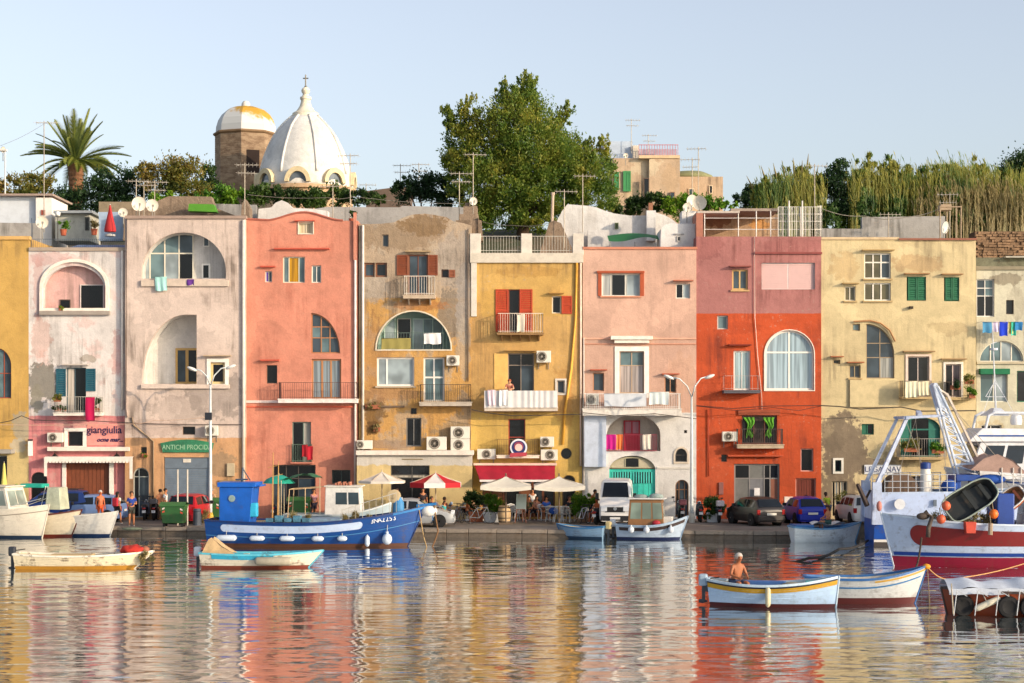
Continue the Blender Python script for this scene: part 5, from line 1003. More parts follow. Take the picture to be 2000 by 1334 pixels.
# stone terrace wall at right with real courses
r = T('dry_stone_wall', 'brown dry stone terrace wall below the canes at the right edge', 'wall', W3(1960, 500, 106.5)); block(r, 'core', 1905, 452, 2200, 540, 106.8, 1.5, M('5a4230', .95, bump=.8)); bb = MB()
y = 452.
while y < 500:
    px = 1905+random.uniform(0, 5)
    while px < 2120:
        w_ = random.uniform(5, 13); hh = random.uniform(4, 5.5); a, c = W3(px+.3, y+hh, 106.6), W3(px+w_-.3, y+.4, 106.6); bb.box(a[0], c[0], 106.55+random.uniform(0, .15), 106.85, a[2], c[2]); px += w_
    y += 5.2
o = bb.build('stones', M('94765a', .95, var=.6, sc=1.2, bump=.8), r, local=False); o['kind'] = 'stuff'
r = T('mossy_roof', 'low mossy roof strip behind the greenish house', 'roof', W3(1960, 525, 103)); block(r, 'roof', 1906, 503, 2200, 526, 104, 2, M('70705c', .9, var=.4, dirt=.5)); block(r, 'edge', 1965, 500, 2200, 503, 103.6, 2, M('b0aca0', .8))

# ================================================================ antennas and dishes
def antenna(label, px, y0, y1, Y, kind=0, bars=6, w=.55, col='8f8678', flip=1):
    x, _, z = W3(px, y1, Y); H_ = (y1-y0)*Y/F; r = T('tv_antenna', label, 'antenna', (x, Y, z-.4)); b = MB(); b.bar((0, 0, 0), (0, 0, H_+.4), .028, 6); b.build('mast', M(col, .5, .3), r)
    for j in range(1+kind):
        b = MB(); zz = H_+.4-.12-.45*j; L = w*(1.6-.3*j); b.bar((-L*.5*flip, -.1, zz), (L*.8*flip, .1, zz), .016, 5)
        for i in range(bars): q = -L*.5+1.25*L*i/(bars-1); l = .28*(1-.07*i); b.bar((q*flip-.1, -l, zz), (q*flip+.1, l, zz+.02*(i % 2)), .01, 4); b.bar((q*flip, 0, zz-.12), (q*flip, 0, zz+.12), .01, 4)
        b.build('aerial', M('b8b0a2', .5, .3), r)
    return r
for a in (('tall thin mast with antenna rising left of the palm', 86, 236, 440, 106, 0), ('antenna mast at the left end of the beige roof', 266, 350, 420, 103, 0), ('second antenna among the dishes on the beige roof', 281, 358, 420, 103.5, 0), ('antenna with two aerials right of the dishes', 302, 352, 420, 104, 1), ('tall antenna at the corner of beige and salmon roofs', 478, 318, 405, 101.2, 1),
          ('antenna mast on the right part of the salmon roof', 650, 360, 420, 102, 0), ('tall antenna rising in front of the dome edge', 684, 300, 430, 104, 1), ('faint antenna left of the dark shrubs', 782, 320, 380, 124, 1), ('faint antenna above the dark shrubs', 818, 318, 370, 126, 1), ('antenna with long boom left of the ruined chimney', 897, 335, 420, 101.6, 1), ('tallest antenna of the ruined chimney', 924, 298, 410, 101.9, 0),
          ('antenna pole in front of the white roof house', 1138, 340, 440, 103, 0), ('slim mast left of the white roof house', 1102, 370, 470, 102, 0), ('antenna on the hilltop house upper room', 1233, 232, 290, 150.5, 1), ('antenna behind the pink terrace railing', 1266, 262, 300, 150.8, 1), ('antenna with crossed aerials right of the hilltop house', 1352, 308, 400, 112, 1), ('taller antenna beside the crossed aerials', 1364, 287, 400, 113, 0),
          ('pale pole standing among the reeds', 1591, 320, 464, 104, 0), ('short antenna on the grey concrete wall', 1735, 415, 465, 103, 0), ('antenna above the pole frame on the right roof', 1855, 376, 470, 104, 1), ('tiny antenna on the skyline beside the bushes', 715, 358, 380, 130, 0)):
    antenna(*a, flip=random.choice((-1, 1)))
def dish(label, px, py, rp, Y, ang=.35, base=None, col='d9d2c2'):
    R0 = rp*Y/F; x, _, z = W3(px, py, Y); r = T('satellite_dish', label, 'satellite dish', (x, Y, z-R0*1.3)); b = MB()
    q = Matrix.Translation((0, 0, R0*1.3)) @ Matrix.Rotation(ang, 4, 'Z') @ Matrix.Rotation(R_(100), 4, 'X')
    prof = [(R0*i/6, .22*R0*(i/6)**2) for i in range(7)]; prof += [(R0*1.02, .24*R0), (R0, .2*R0-.03)]+[(R0*i/6, .22*R0*(i/6)**2-.03) for i in range(5, -1, -1)]; b.lathe([(max(p, .001), hh) for p, hh in prof], n=22); b.v = [tuple(q @ Vector(v)) for v in b.v]; b.build('reflector', M(col, .5, var=.12), r, smooth=True)
    b = MB(); b.bar(q @ Vector((0, -R0, .1)), q @ Vector((0, 0, R0*.9)), .02, 5); b.box(*(lambda c: (c[0]-.05, c[0]+.05, c[1]-.05, c[1]+.05, c[2]-.06, c[2]+.06))(q @ Vector((0, 0, R0*.9)))); b.build('feed_arm', M('9a948a', .5), r)
    b = MB(); b.bar((0, .12, 0), (0, .12, R0*1.3), .03, 6); b.bar((0, .12, -.5 if base is None else base), (0, .12, 0), .03, 6); b.build('mount', M('8a857a', .5), r); return r
for a in (('large satellite dish, leftmost of the pair on the beige roof', 271, 398, 14, 102), ('satellite dish, right one of the pair on the beige roof', 297, 401, 12, 102.3), ('satellite dish at the left corner of the beige roof', 240, 415, 9, 101.5), ('satellite dish on the left terrace below the white hut', 82, 434, 12, 103.5), ('satellite dish on the ruined chimney', 924, 393, 8, 101.3), ('big satellite dish on the white roof behind the mauve house', 1367, 396, 14, 103, -.4), ('second dish overlapping the big one on the white roof', 1350, 392, 12, 103.8, .5), ('lower dish next to the big pair on the white roof', 1342, 405, 9, 102.6, .2), ('satellite dish on the right roof beside the pole frame', 1844, 444, 12, 102.5, .8, None, 'c4c4be'), ('tiny satellite dish at the hilltop house', 1222, 304, 5, 149.3), ('small dish at the far left skyline', 5, 292, 6, 125, 1.2)):
    dish(*a)
r = T('pole_frame', 'rusty pole frame with a shelf on the right roof', 'frame', W3(1860, 466, 103)); b = MB()
for px, Y in ((1836, 103), (1877, 103), (1849, 104.5), (1868, 104.5)): b.bar(W3(px, 466, Y), W3(px, 402, Y), .035, 6)
b.bar(W3(1836, 404, 103), W3(1877, 404, 103), .04, 6); b.bar(W3(1849, 404, 104.5), W3(1877, 404, 103), .03, 6); b.box(*[v for ab in zip(W3(1838, 410, 103), W3(1852, 402, 103.8)) for v in ab]); b.build('poles', M('a08a70', .7), r, local=False)
r = T('roof_floodlight', 'white floodlight box on a mast at the far left skyline', 'floodlight', W3(10, 400, 120)); b = MB(); b.bar((0, 0, -2), (0, 0, 3.6), .05); b.build('mast', M('d8d4cc', .5), r); b = MB(); b.box(-.6, .1, -.2, .2, 3.5, 3.62); b.build('lamp', M('e0dcd4', .5), r)
# cables along the fronts
def cable(label, pts, Y, r=.022, col='3a342e', sag=0):
    P = []
    for (a, c), (d, e) in zip(pts, pts[1:]):
        for i in range(9): q = i/8; P.append((wx(a+(d-a)*q, Y), Y, wz(c+(e-c)*q, Y)-sag*math.sin(math.pi*q)))
    x0, z0 = P[0][0], P[0][2]; b = MB(); b.tube([(p[0]-x0, 0, p[2]-z0) for p in P], r, 5); o = b.build('cable', M(col, .7)); o.location = (x0, Y, z0); tag(o, label, 'cable'); return o
cable('dark cable wandering across the ochre and pink fronts at first floor', [(0, 826), (20, 822), (42, 812), (62, 820), (110, 822), (160, 821), (257, 826)], 98.9); cable('pale cable stretched from the left edge toward the beige house', [(-40, 829), (258, 828), (300, 821), (400, 815)], 98.8, .015, 'c9a890', .05)
cable('thin cable crossing the beige house above the green sign', [(244, 826), (478, 829)], 99.6, .02, '4a4038', .04); cable('dark cable along the yellow house below the long balcony', [(921, 800), (950, 806), (1000, 812), (1060, 811), (1135, 809)], 98.95, .025)
cable('cable drooping across the white floors of the pale pink house', [(1138, 806), (1200, 812), (1280, 808), (1360, 818)], 98.85, .02); cable('double cable across the red house above the green curtains', [(1360, 792), (1430, 798), (1500, 793), (1604, 792)], 99.2, .025, '5a2a1c'); cable('lower cable loop across the red house', [(1360, 793), (1440, 802), (1510, 796), (1560, 802), (1604, 793)], 99.25, .018, '5a2a1c')
cable('dark cable along the pale yellow house beneath the balconies', [(1604, 792), (1640, 794), (1680, 799), (1760, 795), (1800, 803), (1906, 802)], 99.1, .035, '4a4236'); cable('wire looping across the right roofs to the pole frame', [(1606, 408), (1690, 422), (1770, 424), (1850, 400)], 103.5, .02, '8a8478', .15); cable('wire spanning the roofs right of the dome', [(483, 380), (640, 386), (690, 384), (905, 398)], 103, .012, '8a8478', .1)
cable('thin wire spanning the skyline to the tall left mast', [(0, 285), (86, 242)], 108, .012, '9a9ca0', .1); cable('wire pair above the terrace of the yellow house', [(932, 430), (1000, 440), (1070, 436)], 102.6, .014, '6a665c', .1)
# ================================================================ people
def skin_obj(name, verts, edges, radii, mat, parent, root=0, lv=1):
    me = bpy.data.meshes.new(name); me.from_pydata([tuple(v) for v in verts], edges, []); me.materials.append(mat)
    o = link(bpy.data.objects.new(name, me)); 
    if parent is not None: o.parent = parent
    sm = o.modifiers.new('skin', 'SKIN'); sm.use_smooth_shade = True; sm.branch_smoothing = .3
    if not me.skin_vertices: me.attributes.new('skin', 'FLOAT_VECTOR', 'POINT')
    return o, me, sm, radii, root, lv
def finish_skin(t):
    o, me, sm, radii, root, lv = t
    sv = me.skin_vertices[0].data
    for i, r in enumerate(radii): sv[i].radius = (r, r) if not isinstance(r, tuple) else r
    sv[root].use_root = True
    ss = o.modifiers.new('subdivision', 'SUBSURF'); ss.levels = lv; ss.render_levels = lv; return o
def ensure_skin(me):
    if not me.skin_vertices:
        tmp = bpy.data.objects.new('t', me); scene.collection.objects.link(tmp)
        bpy.context.view_layer.objects.active = tmp; bpy.ops.mesh.customdata_skin_add(); bpy.data.objects.remove(tmp)
def skinmesh(name, V, E, Rr, mat, parent, root=0, lv=1):
    me = bpy.data.meshes.new(name); me.from_pydata([tuple(v) for v in V], E, []); me.materials.append(mat); ensure_skin(me)
    o = link(bpy.data.objects.new(name, me)); o.parent = parent
    sm = o.modifiers.new('skin', 'SKIN'); sm.use_smooth_shade = True
    return finish_skin((o, me, sm, Rr, root, lv))
SK = {'tan': 'b87850', 'light': 'd09a78', 'dark': '8c5638', 'red': 'c0683c'}
def person(label, x, y, z, rz=0., h=1.74, pose='stand', shirt='c8c4bc', pants='39404c', skin='tan', hair='2a1c14', legs='short', sleeves=True, longhair=False, lean=0., arms=None, group=None, head_turn=0., cap=None, bag=None):
    r = T('person', label, 'person', (x, y, z), rz, group); s = h/1.78
    J = {'pelvis': (0, 0, .95), 'spine': (0, 0, 1.13), 'chest': (0, 0, 1.33), 'neck': (0, 0, 1.49), 'hl': (0, -.01, 1.57), 'hm': (0, -.02, 1.66), 'ht': (0, -.01, 1.73)}
    for sd_, k in ((-1, 'l'), (1, 'r')):
        J.update({k+'sh': (.17*sd_, 0, 1.41), k+'el': (.225*sd_, .03, 1.13), k+'wr': (.235*sd_, -.05, .9), k+'ha': (.235*sd_, -.08, .83), k+'hip': (.09*sd_, 0, .9), k+'kn': (.105*sd_, -.02, .5), k+'an': (.11*sd_, .02, .09), k+'to': (.125*sd_, -.14, .035)})
    if pose == 'walk':
        J.update({'lkn': (-.1, -.16, .52), 'lan': (-.1, -.2, .1), 'lto': (-.11, -.36, .06), 'rkn': (.1, .02, .49), 'ran': (.1, .24, .12), 'rto': (.11, .1, .035), 'lel': (-.23, .12, 1.15), 'lwr': (-.24, .08, .92), 'lha': (-.24, .05, .85), 'rel': (.23, -.06, 1.14), 'rwr': (.23, -.24, .96), 'rha': (.23, -.3, .9)})
    if pose in ('sit', 'row'):
        d = .95-.52
        for k in list(J):
            if k[1:] not in ('kn', 'an', 'to'): J[k] = (J[k][0], J[k][1], J[k][2]-d)
        for sd_, k in ((-1, 'l'), (1, 'r')): J[k+'hip'] = (.1*sd_, -.03, .49); J[k+'kn'] = (.13*sd_, -.44, .52); J[k+'an'] = (.13*sd_, -.42, .09); J[k+'to'] = (.14*sd_, -.58, .035); J[k+'el'] = (.25*sd_, -.1, .74); J[k+'wr'] = (.16*sd_, -.32, .68); J[k+'ha'] = (.13*sd_, -.38, .66)
    if pose == 'lean':   # leaning forward on a rail
        for k, v in list(J.items()):
            if v[2] > 1.0: J[k] = (v[0], v[1]-(v[2]-1.0)*.45, v[2]-(v[2]-1.0)*.12)
        for sd_, k in ((-1, 'l'), (1, 'r')): J[k+'el'] = (.26*sd_, -.3, 1.12); J[k+'wr'] = (.08*sd_, -.42, 1.1); J[k+'ha'] = (.0+.04*sd_, -.45, 1.1)
    if arms == 'front':
        for sd_, k in ((-1, 'l'), (1, 'r')): e = J[k+'el']; J[k+'el'] = (.24*sd_, e[1]-.04, e[2]); J[k+'wr'] = (.13*sd_, -.27, e[2]+.02); J[k+'ha'] = (.09*sd_, -.33, e[2]+.03)
    if arms == 'up': e = J['rsh']; J['rel'] = (.33, -.05, e[2]-.1); J['rwr'] = (.24, -.16, e[2]+.12); J['rha'] = (.2, -.18, e[2]+.19)
    if lean:
        p = J['pelvis'][2]
        for k, v in list(J.items()):
            if v[2] > p+.02 and k[1:] not in ('kn',): J[k] = (v[0], v[1]-(v[2]-p)*math.sin(lean), p+(v[2]-p)*math.cos(lean))
    J = {k: Vector(v)*s for k, v in J.items()}
    names = list(J); ix = {k: i for i, k in enumerate(names)}; V = [J[k] for k in names]
    RR = dict(pelvis=.125, spine=.115, chest=.135, neck=.055, hl=.072, hm=.098, ht=.078, sh=.06, el=.042, wr=.028, ha=.034, hip=.09, kn=.058, an=.04, to=.034)
    rad = [RR.get(k, RR.get(k[1:]))*s for k in names]
    E = [('pelvis', 'spine'), ('spine', 'chest'), ('chest', 'neck'), ('neck', 'hl'), ('hl', 'hm'), ('hm', 'ht')]
    for k in 'lr': E += [('chest', k+'sh'), (k+'sh', k+'el'), (k+'el', k+'wr'), (k+'wr', k+'ha'), ('pelvis', k+'hip'), (k+'hip', k+'kn'), (k+'kn', k+'an'), (k+'an', k+'to')]
    E = [(ix[a], ix[b_]) for a, b_ in E]
    for k in 'lr':   # five fingers, each a short tapering chain
        hd = (J[k+'ha']-J[k+'wr']).normalized(); sd_ = Vector((0, 1, 0)).cross(hd) if abs(hd.y) < .8 else Vector((1, 0, 0)).cross(hd); sd_.normalize(); cx = hd.cross(sd_)
        for fi, (off, L) in enumerate(((-.027, .07), (-.009, .085), (.009, .08), (.027, .062), (.045, .045))):
            base = J[k+'ha']+sd_*off*s*.9; tip = base+hd*L*s*(.6 if fi == 4 else 1)+sd_*(.03*s if fi == 4 else 0)+cx*.02*s; i0 = len(V); V += [base+hd*.02*s, tip]; rad += [.0095*s, .007*s]; E += [(ix[k+'ha'], i0), (i0, i0+1)]
    fwd = Vector((math.sin(head_turn), -math.cos(head_turn), 0)); hm = J['hm']; i0 = len(V); V.append(hm+fwd*.105*s+Vector((0, 0, -.03*s))); rad.append(.014*s); E.append((ix['hm'], i0))
    skinmesh('body', V, E, rad, M(SK.get(skin, skin), .6, var=.08), r)
    rt = Vector((-fwd.y, fwd.x, 0)); b = MB()
    for sg in (-1, 1): b.ball(hm+fwd*.088*s+rt*sg*.034*s+Vector((0, 0, .005*s)), .011*s, 6, 4)
    b.build('eyes', M('1c1410', .3), r); b = MB(); p = hm+fwd*.09*s+Vector((0, 0, -.055*s)); b.ball(p, .018*s, 6, 4, 1.2, .5, .35); b.build('mouth', M('7c3a30', .5), r)
    b = MB()
    for sg in (-1, 1): b.ball(hm+rt*sg*.095*s, .028*s, 6, 5, .4, .7, 1.1)
    b.build('ears', M(SK.get(skin, skin), .6, var=.08), r)
    b = MB(); c = hm-fwd*.018*s+Vector((0, 0, .035*s)); b.ball(c, .108*s, 14, 9, 1, 1, .95)
    if longhair: b.ball(hm-fwd*.06*s-Vector((0, 0, .08*s)), .09*s, 10, 8, .95, .6, 1.5)
    b.v = [v for v in b.v]; ho = b.build('hair' if not cap else 'cap', M(cap or hair, .8, bump=.5, sc=12), r, smooth=2)
    me = ho.data
    for v in me.vertices:      # pull the front of the hair up over the forehead
        d = v.co-hm; f = d.dot(fwd)
        if f > .03*s and d.z < .045*s: v.co = hm+Vector((d.x, d.y, 0))*.55+Vector((0, 0, max(d.z, -.02*s)*.4+.01*s))
    if shirt:
        K = ['spine', 'chest', 'pelvis', 'lsh', 'rsh']; P = [J[k] for k in K]; P[2] = J['pelvis']+Vector((0, 0, .0)); Q = [.128*s, .148*s, .135*s, .072*s, .072*s]; EE = [(2, 0), (0, 1), (1, 3), (1, 4)]
        if sleeves:
            for k, i in (('l', 3), ('r', 4)): P.append(J[k+'sh'].lerp(J[k+'el'], .65)); Q.append(.06*s); EE.append((i, len(P)-1))
        skinmesh('shirt', P, EE, Q, M(shirt, .85), r, 2)
    if pants:
        P = [J['pelvis']]; Q = [.14*s]; EE = []
        for k in 'lr':
            P += [J[k+'hip'], J[k+'hip'].lerp(J[k+'kn'], .8)]; Q += [.1*s, .078*s]; i = len(P)-2; EE += [(0, i), (i, i+1)]
            if legs == 'long': P += [J[k+'kn'], J[k+'an']]; Q += [.07*s, .055*s]; EE += [(i+1, i+2), (i+2, i+3)]
        skinmesh('trousers' if legs == 'long' else 'shorts', P, EE, Q, M(pants, .85), r, 0)
    b = MB()
    for k in 'lr': a = J[k+'an']; t_ = J[k+'to']; m_ = (a+t_)/2; b.ball((m_.x, m_.y, m_.z-.03*s), .07*s, 8, 6, .7, 1.7, .55)
    if pose != 'boat': b.build('shoes', M('3a3430' if legs == 'long' else 'cdc6bc', .7), r, smooth=2)
    if bag: p = J['chest']; b = MB(); b.box(p.x-.15, p.x+.15, .11, .27, p.z-.32, p.z+.12); b.build('backpack', M(bag, .8), r, bevel=.04)
    return r
def P2(px, py): Y = ground_Y(py); return wx(px, Y), Y, QZ
def man(label, px, py, rz=0, **k): x, y, z = P2(px, py); return person(label, x, y, z, R_(rz), **k)
man('woman with white top and red backpack walking on the quay edge', 229, 1024, 160, pose='walk', shirt='d8d4d0', pants='1c1c26', longhair=True, hair='1a1210', bag='b82838', h=1.68, skin='tan')
man('man in blue shirt and dark shorts standing at the quay edge', 257, 1028, 20, shirt='1e3c8c', pants='3c3c34', hair='4a3020', h=1.78, arms='front')
man('bare chested man in orange trunks and grey cap left of the backpack woman', 196, 1022, 30, shirt=None, pants='d85c2c', skin='red', cap='b8b4b0', h=1.72)
man('small person in dark blue dress beside the bare chested man', 212, 1019, -20, shirt='1c2050', pants='1c2050', h=1.5, hair='1c1410', longhair=True)
man('person in white shirt beside the dark scooter', 323, 1013, 80, shirt='dcd8d4', pants='2c2c34', h=1.7, hair='1c1410', legs='long')
man('bare armed person behind the dark scooter', 313, 1011, 200, shirt=None, pants='6a5040', skin='tan', h=1.66, legs='long')
man('grey haired person in tan jacket behind the lamp post', 414, 1012, -30, shirt='b08c68', pants='2c2824', hair='8a8078', h=1.7, legs='long')
man('person with pink top seen between the blue boat and the white cabin', 613, 1014, 30, shirt='b07c80', pants='3c3440', h=1.68, hair='2c2018')
man('waiter in dark clothes standing in the bar doorway', 826, 1016, 10, shirt='2c2228', pants='1c1a1e', h=1.75, legs='long')
for i, (lb, px, py, rz, sh) in enumerate((('seated guest in dark red under the red parasol', 868, 1018, 120, '9c1c28'), ('seated guest with grey top left of the one in red', 856, 1014, 40, '7c7884'), ('seated guest in green grey top right of the red parasol', 905, 1015, -60, '6a7a78'), ('seated guest in tan behind the bicycles', 922, 1013, 60, '9a7c62'), ('seated guest in blue cap near the restaurant doorway', 1067, 1012, 0, '2c5cb0'), ('seated guest with bare shoulders left of the restaurant pillar', 1048, 1012, 30, 'a0705c'))):
    x, y, z = P2(px, py); person(lb, x, y, z, R_(rz), 1.7, 'sit', shirt=sh, pants='2e2c34', hair=random.choice(('1c1410', '3c281c', '5a4434')), arms=None)
for i, (lb, px, py, rz, sh) in enumerate((('seated guest in navy left of the red dressed guest', 843, 1016, 80, '26304c'), ('seated guest in pale blue behind the sedan bonnet', 878, 1013, -40, '8ca0b8'), ('seated guest in orange between the bicycles and the planter', 913, 1019, 100, 'b86438'), ('seated guest in white at the table left of the barrel', 972, 1014, 40, 'd0ccc4'), ('seated guest in dark top at the planter with yellow green shrub', 948, 1013, -30, '302c34'), ('seated guest in olive top right of the menu easel', 1034, 1014, -20, '6c6c40'), ('seated guest in black top at the right end chairs', 1112, 1013, 20, '1c1c20'))):
    x, y, z = P2(px, py); person(lb, x, y, z, R_(rz), 1.7, 'sit', shirt=sh, pants='2e2c34', hair=random.choice(('1c1410', '3c281c', '5a4434')))
for lb, px, py, rz, sh, pn in (('standing customer in faded red under the cream bar parasol', 775, 1015, 40, 'a04038', '3c3c44'), ('standing waiter in white shirt at the restaurant entrance', 1040, 1011, 0, 'dcd8d0', '1c1c20'), ('standing child in turquoise at the blue boat bow', 868, 1024, 60, '38a0a0', '4c4c58')):
    man(lb, px, py, rz, shirt=sh, pants=pn, h=1.2 if 'child' in lb else 1.7)
man('woman in yellow green top crouching by the pale yellow house', 1618, 1020, -150, shirt='a8b828', pants='5c6470', hair='3a241a', h=1.62, longhair=True, lean=.35, arms='front')
man('sunburnt person in blue trunks sitting on the edge beside the planter', 1166, 1021, -50, pose='sit', shirt=None, pants='2c4c8c', skin='red', hair='3a281c')
man('person in orange shirt bending beside the white van', 1153, 1016, 70, shirt='d0743c', pants='2c3448', hair='2c2018', lean=.4, h=1.7, legs='long')
x, y = wx(995, 99.3), 99.55; person('person with red brown hair leaning on the long white balcony', x, 99.4, wz(796, 99.05)-.0, 0, 1.6, 'lean', shirt='b06a58', pants='3c3440', hair='9a4c2c', skin='light')

# ================================================================ vehicles
def car(label, px, py, rz, col, L=3.9, W=1.65, Hh=1.45, kind='hatch', scale=1., Y=None, name='parked_car', cat='car', plate='dcd8cc', sticker=None):
    Y = Y or min(ground_Y(py), 98.6-abs(math.sin(R_(rz)))*L/2-abs(math.cos(R_(rz)))*W/2); r = T(name, label, cat, (wx(px, Y), Y, QZ), R_(rz), group='vehicles on the quay')
    w = W/2; zb = .2; belt = .92*Hh/1.45; l = L/2
    if kind == 'van': belt = 1.25; prof = [(-l, 1.0, Hh-.12), (-l+.04, 1, Hh-.02), (-l+.6, 1, Hh), (l-1.75, 1, Hh), (l-1.45, 1, Hh-.06), (l-.72, .98, 1.32), (l-.25, .95, 1.12), (l-.04, .9, .95), (l, .86, .6)]
    elif kind == 'estate': prof = [(-l, .93, belt-.12), (-l+.05, .97, belt+.02), (-l+.28, .97, Hh-.05), (-l+.6, .98, Hh), (-.1*L, 1, Hh+.01), (.1*L, 1, Hh-.04), (.27*L, 1, belt+.05), (l-.3, .96, belt-.12), (l-.05, .9, belt-.25), (l, .84, .5)]
    elif kind == 'sedan': prof = [(-l, .9, belt-.1), (-l+.08, .95, belt), (-l+.7, .98, belt+.05), (-l+1.35, .98, Hh-.03), (-l+2.0, 1, Hh), (.07*L, 1, Hh-.04), (.25*L, 1, belt+.03), (l-.35, .95, belt-.14), (l-.05, .88, belt-.25), (l, .82, .5)]
    else: prof = [(-l, .93, belt-.15), (-l+.05, .96, belt), (-l+.45, .97, Hh-.06), (-l+.9, .98, Hh), (-.02*L, 1, Hh), (.12*L, 1, Hh-.06), (.3*L, 1, belt+.04), (l-.25, .95, belt-.12), (l-.04, .88, belt-.25), (l, .82, .5)]
    rings = []
    for x, f, zt in prof:
        g = max(0, min(1, (zt-belt)/(Hh-belt))); bz = min(belt, zt-.03); tum = .17*g if kind != 'van' else .09*g
        half = [(w*f*.9, zb), (w*f*.98, zb+.14), (w*f, (zb+bz)/2+.05), (w*f*.97, bz), (w*f*.97-tum*.85, bz+(zt-bz)*.86), (w*f*.97-tum-.1, zt-.008), (w*f*.45, zt+.02)]
        rings.append([(x, -a, c) for a, c in half]+[(x, a, c) for a, c in reversed(half)])
    n = 14; b = MB(); b.add(sum(rings, []), [(k*n+i, k*n+(i+1) % n, (k+1)*n+(i+1) % n, (k+1)*n+i) for k in range(len(rings)-1) for i in range(n)]+[tuple(range(n-1, -1, -1)), tuple(range((len(rings)-1)*n, len(rings)*n))])
    paint = M(col, .28, .0, var=.05, bump=.02); bo = b.build('body', paint, r, smooth=True)
    def pt(x, side, lvl, off=.006):
        k = max(i for i in range(len(prof)-1) if prof[i][0] <= x+1e-6) if x < prof[-1][0] else len(prof)-2; q = (x-prof[k][0])/(prof[k+1][0]-prof[k][0])
        A = [rings[k][j] for j in (3, 4)]; B = [rings[k+1][j] for j in (3, 4)]; lo = Vector(A[0]).lerp(Vector(B[0]), q); hi = Vector(A[1]).lerp(Vector(B[1]), q); p = lo.lerp(hi, lvl); p.y = -(abs(p.y)+off)*(-side) if False else (abs(p.y)+off)*side; return p
    gl = glass('161b20', .06)
    xr = [p[0] for p in prof if p[2] > Hh-.1]; xa, xb = min(xr), max(xr)
    segs = [(xa+.05, (xa+xb)/2-.04), ((xa+xb)/2+.04, xb-.02)] if kind != 'van' else [(xb-.75, xb+.2)]
    segs = segs if kind != 'estate' else [(-l+.45, -l+1.15), (-l+1.2, -.02*L), (.0*L+.04, .14*L)]
    for sd_ in (-1, 1):
        for k, (a, c) in enumerate(segs):
            top1 = .93; b = MB(); P = [pt(a, sd_, .08), pt(c+(.12 if k == len(segs)-1 else 0), sd_, .08), pt(c, sd_, top1), pt(a+.03, sd_, top1)]; Q = [p+Vector((0, -.02*sd_, 0)) for p in P]; b.hexa(Q+P); b.build('side_window', gl, r)
    def facewin(i0, i1, nm, f0=.1, f1=.9, wf=.8, fac=-1):
        a, c = prof[i0], prof[i1]; z0, z1 = a[2], c[2]; b = MB(); p0 = Vector((a[0], 0, z0)).lerp(Vector((c[0], 0, z1)), f0); p1 = Vector((a[0], 0, z0)).lerp(Vector((c[0], 0, z1)), f1); nrm = Vector((-(p1.z-p0.z), 0, p1.x-p0.x)).normalized(); nrm = nrm if nrm.z > 0 else -nrm
        o_ = nrm*.028; w0, w1 = w*wf, w*(wf-.1); P = [p0+Vector((0, -w0, 0))+o_, p0+Vector((0, w0, 0))+o_, p1+Vector((0, w1, 0))+o_, p1+Vector((0, -w1, 0))+o_]; b.hexa([p-o_*1.2 for p in P]+P); return b.build(nm, gl, r)
    m_ = len(prof)
    fi = max(i for i, p in enumerate(prof) if p[2] > Hh-.1)
    facewin(fi+1, fi, 'windscreen'); 
    if kind == 'van': b = MB(); b.box(-l-.012, -l+.01, -w*.75, w*.75, 1.35, Hh-.35); b.build('rear_window', gl, r)
    elif kind == 'sedan': facewin(2, 3, 'rear_window')
    else: facewin(1, 2, 'rear_window', .12, .92, .78)
    wr = .3 if kind != 'van' else .34
    for sx in (-1, 1):
        for sd_ in (-1, 1):
            x0 = sx*(l-.72 if kind != 'van' else l-.9); b = MB(); b.lathe([(wr*1.14, sd_*(w-.28)), (wr*1.14, sd_*(w+.002))], (x0, 0, wr+.01), 20, 'y'); b.build('wheel_arch', M('141414', .9), r)
            b = MB(); b.lathe([(wr*.6, sd_*(w-.2)), (wr*.95, sd_*(w-.2)), (wr, sd_*(w-.17)), (wr, sd_*(w-.0)), (wr*.95, sd_*(w+.02)), (wr*.62, sd_*(w+.02))], (x0, 0, wr), 20, 'y'); wh = b.build('wheel', M('18181a', .85), r, smooth=True)
            b = MB(); b.lathe([(wr*.62, sd_*(w+.018)), (wr*.5, sd_*(w+.008)), (wr*.15, sd_*(w+.02)), (.01, sd_*(w+.02))], (x0, 0, wr), 14, 'y'); b.build('rim', M('a8a8a8', .35, .5), wh)
    b = MB(); b.box(-l-.05, -l+.12, -w*.93, w*.93, .28, .52); b.build('rear_bumper', M(col, .5, var=.05) if kind != 'van' else M('2c2c2e', .7), r, bevel=.03); b = MB(); b.box(l-.14, l+.05, -w*.86, w*.86, .25, .5); b.build('front_bumper', M('1e1e20', .7) if kind == 'van' else M(col, .5, var=.05), r, bevel=.03)
    for sd_ in (-1, 1):
        b = MB(); y0 = sd_*w*.86; b.box(-l-.01, -l+.1, y0-.09, y0+.09, belt-.32, belt-.06); b.build('tail_light', M('a01818', .25), r, bevel=.02)
        b = MB(); y0 = sd_*w*.66; b.box(l-.16, l+.015, y0-.17, y0+.17, .62, .8) if kind != 'van' else b.box(l-.2, l+.02, y0-.16, y0+.16, .72, .98); b.build('headlight', M('d8dce0', .12, var=.03), r, bevel=.02)
        b = MB(); xm = xb+.12 if kind != 'van' else xb+.25; b.box(xm-.07, xm+.07, sd_*(w+.02), sd_*(w+.2), belt+.02, belt+(.18 if kind != 'van' else .36)); b.build('door_mirror', M('1c1c1e', .5), r, bevel=.02)
    b = MB(); b.box(-l-.062, -l-.045, -.26, .26, .56 if kind != 'van' else .6, .67 if kind != 'van' else .71); b.build('number_plate', M(plate, .5, var=.03), r); b = MB(); b.box(l+.05, l+.06, -.26, .26, .32, .43); b.build('number_plate', M('dcdcd8', .5, var=.03), r)
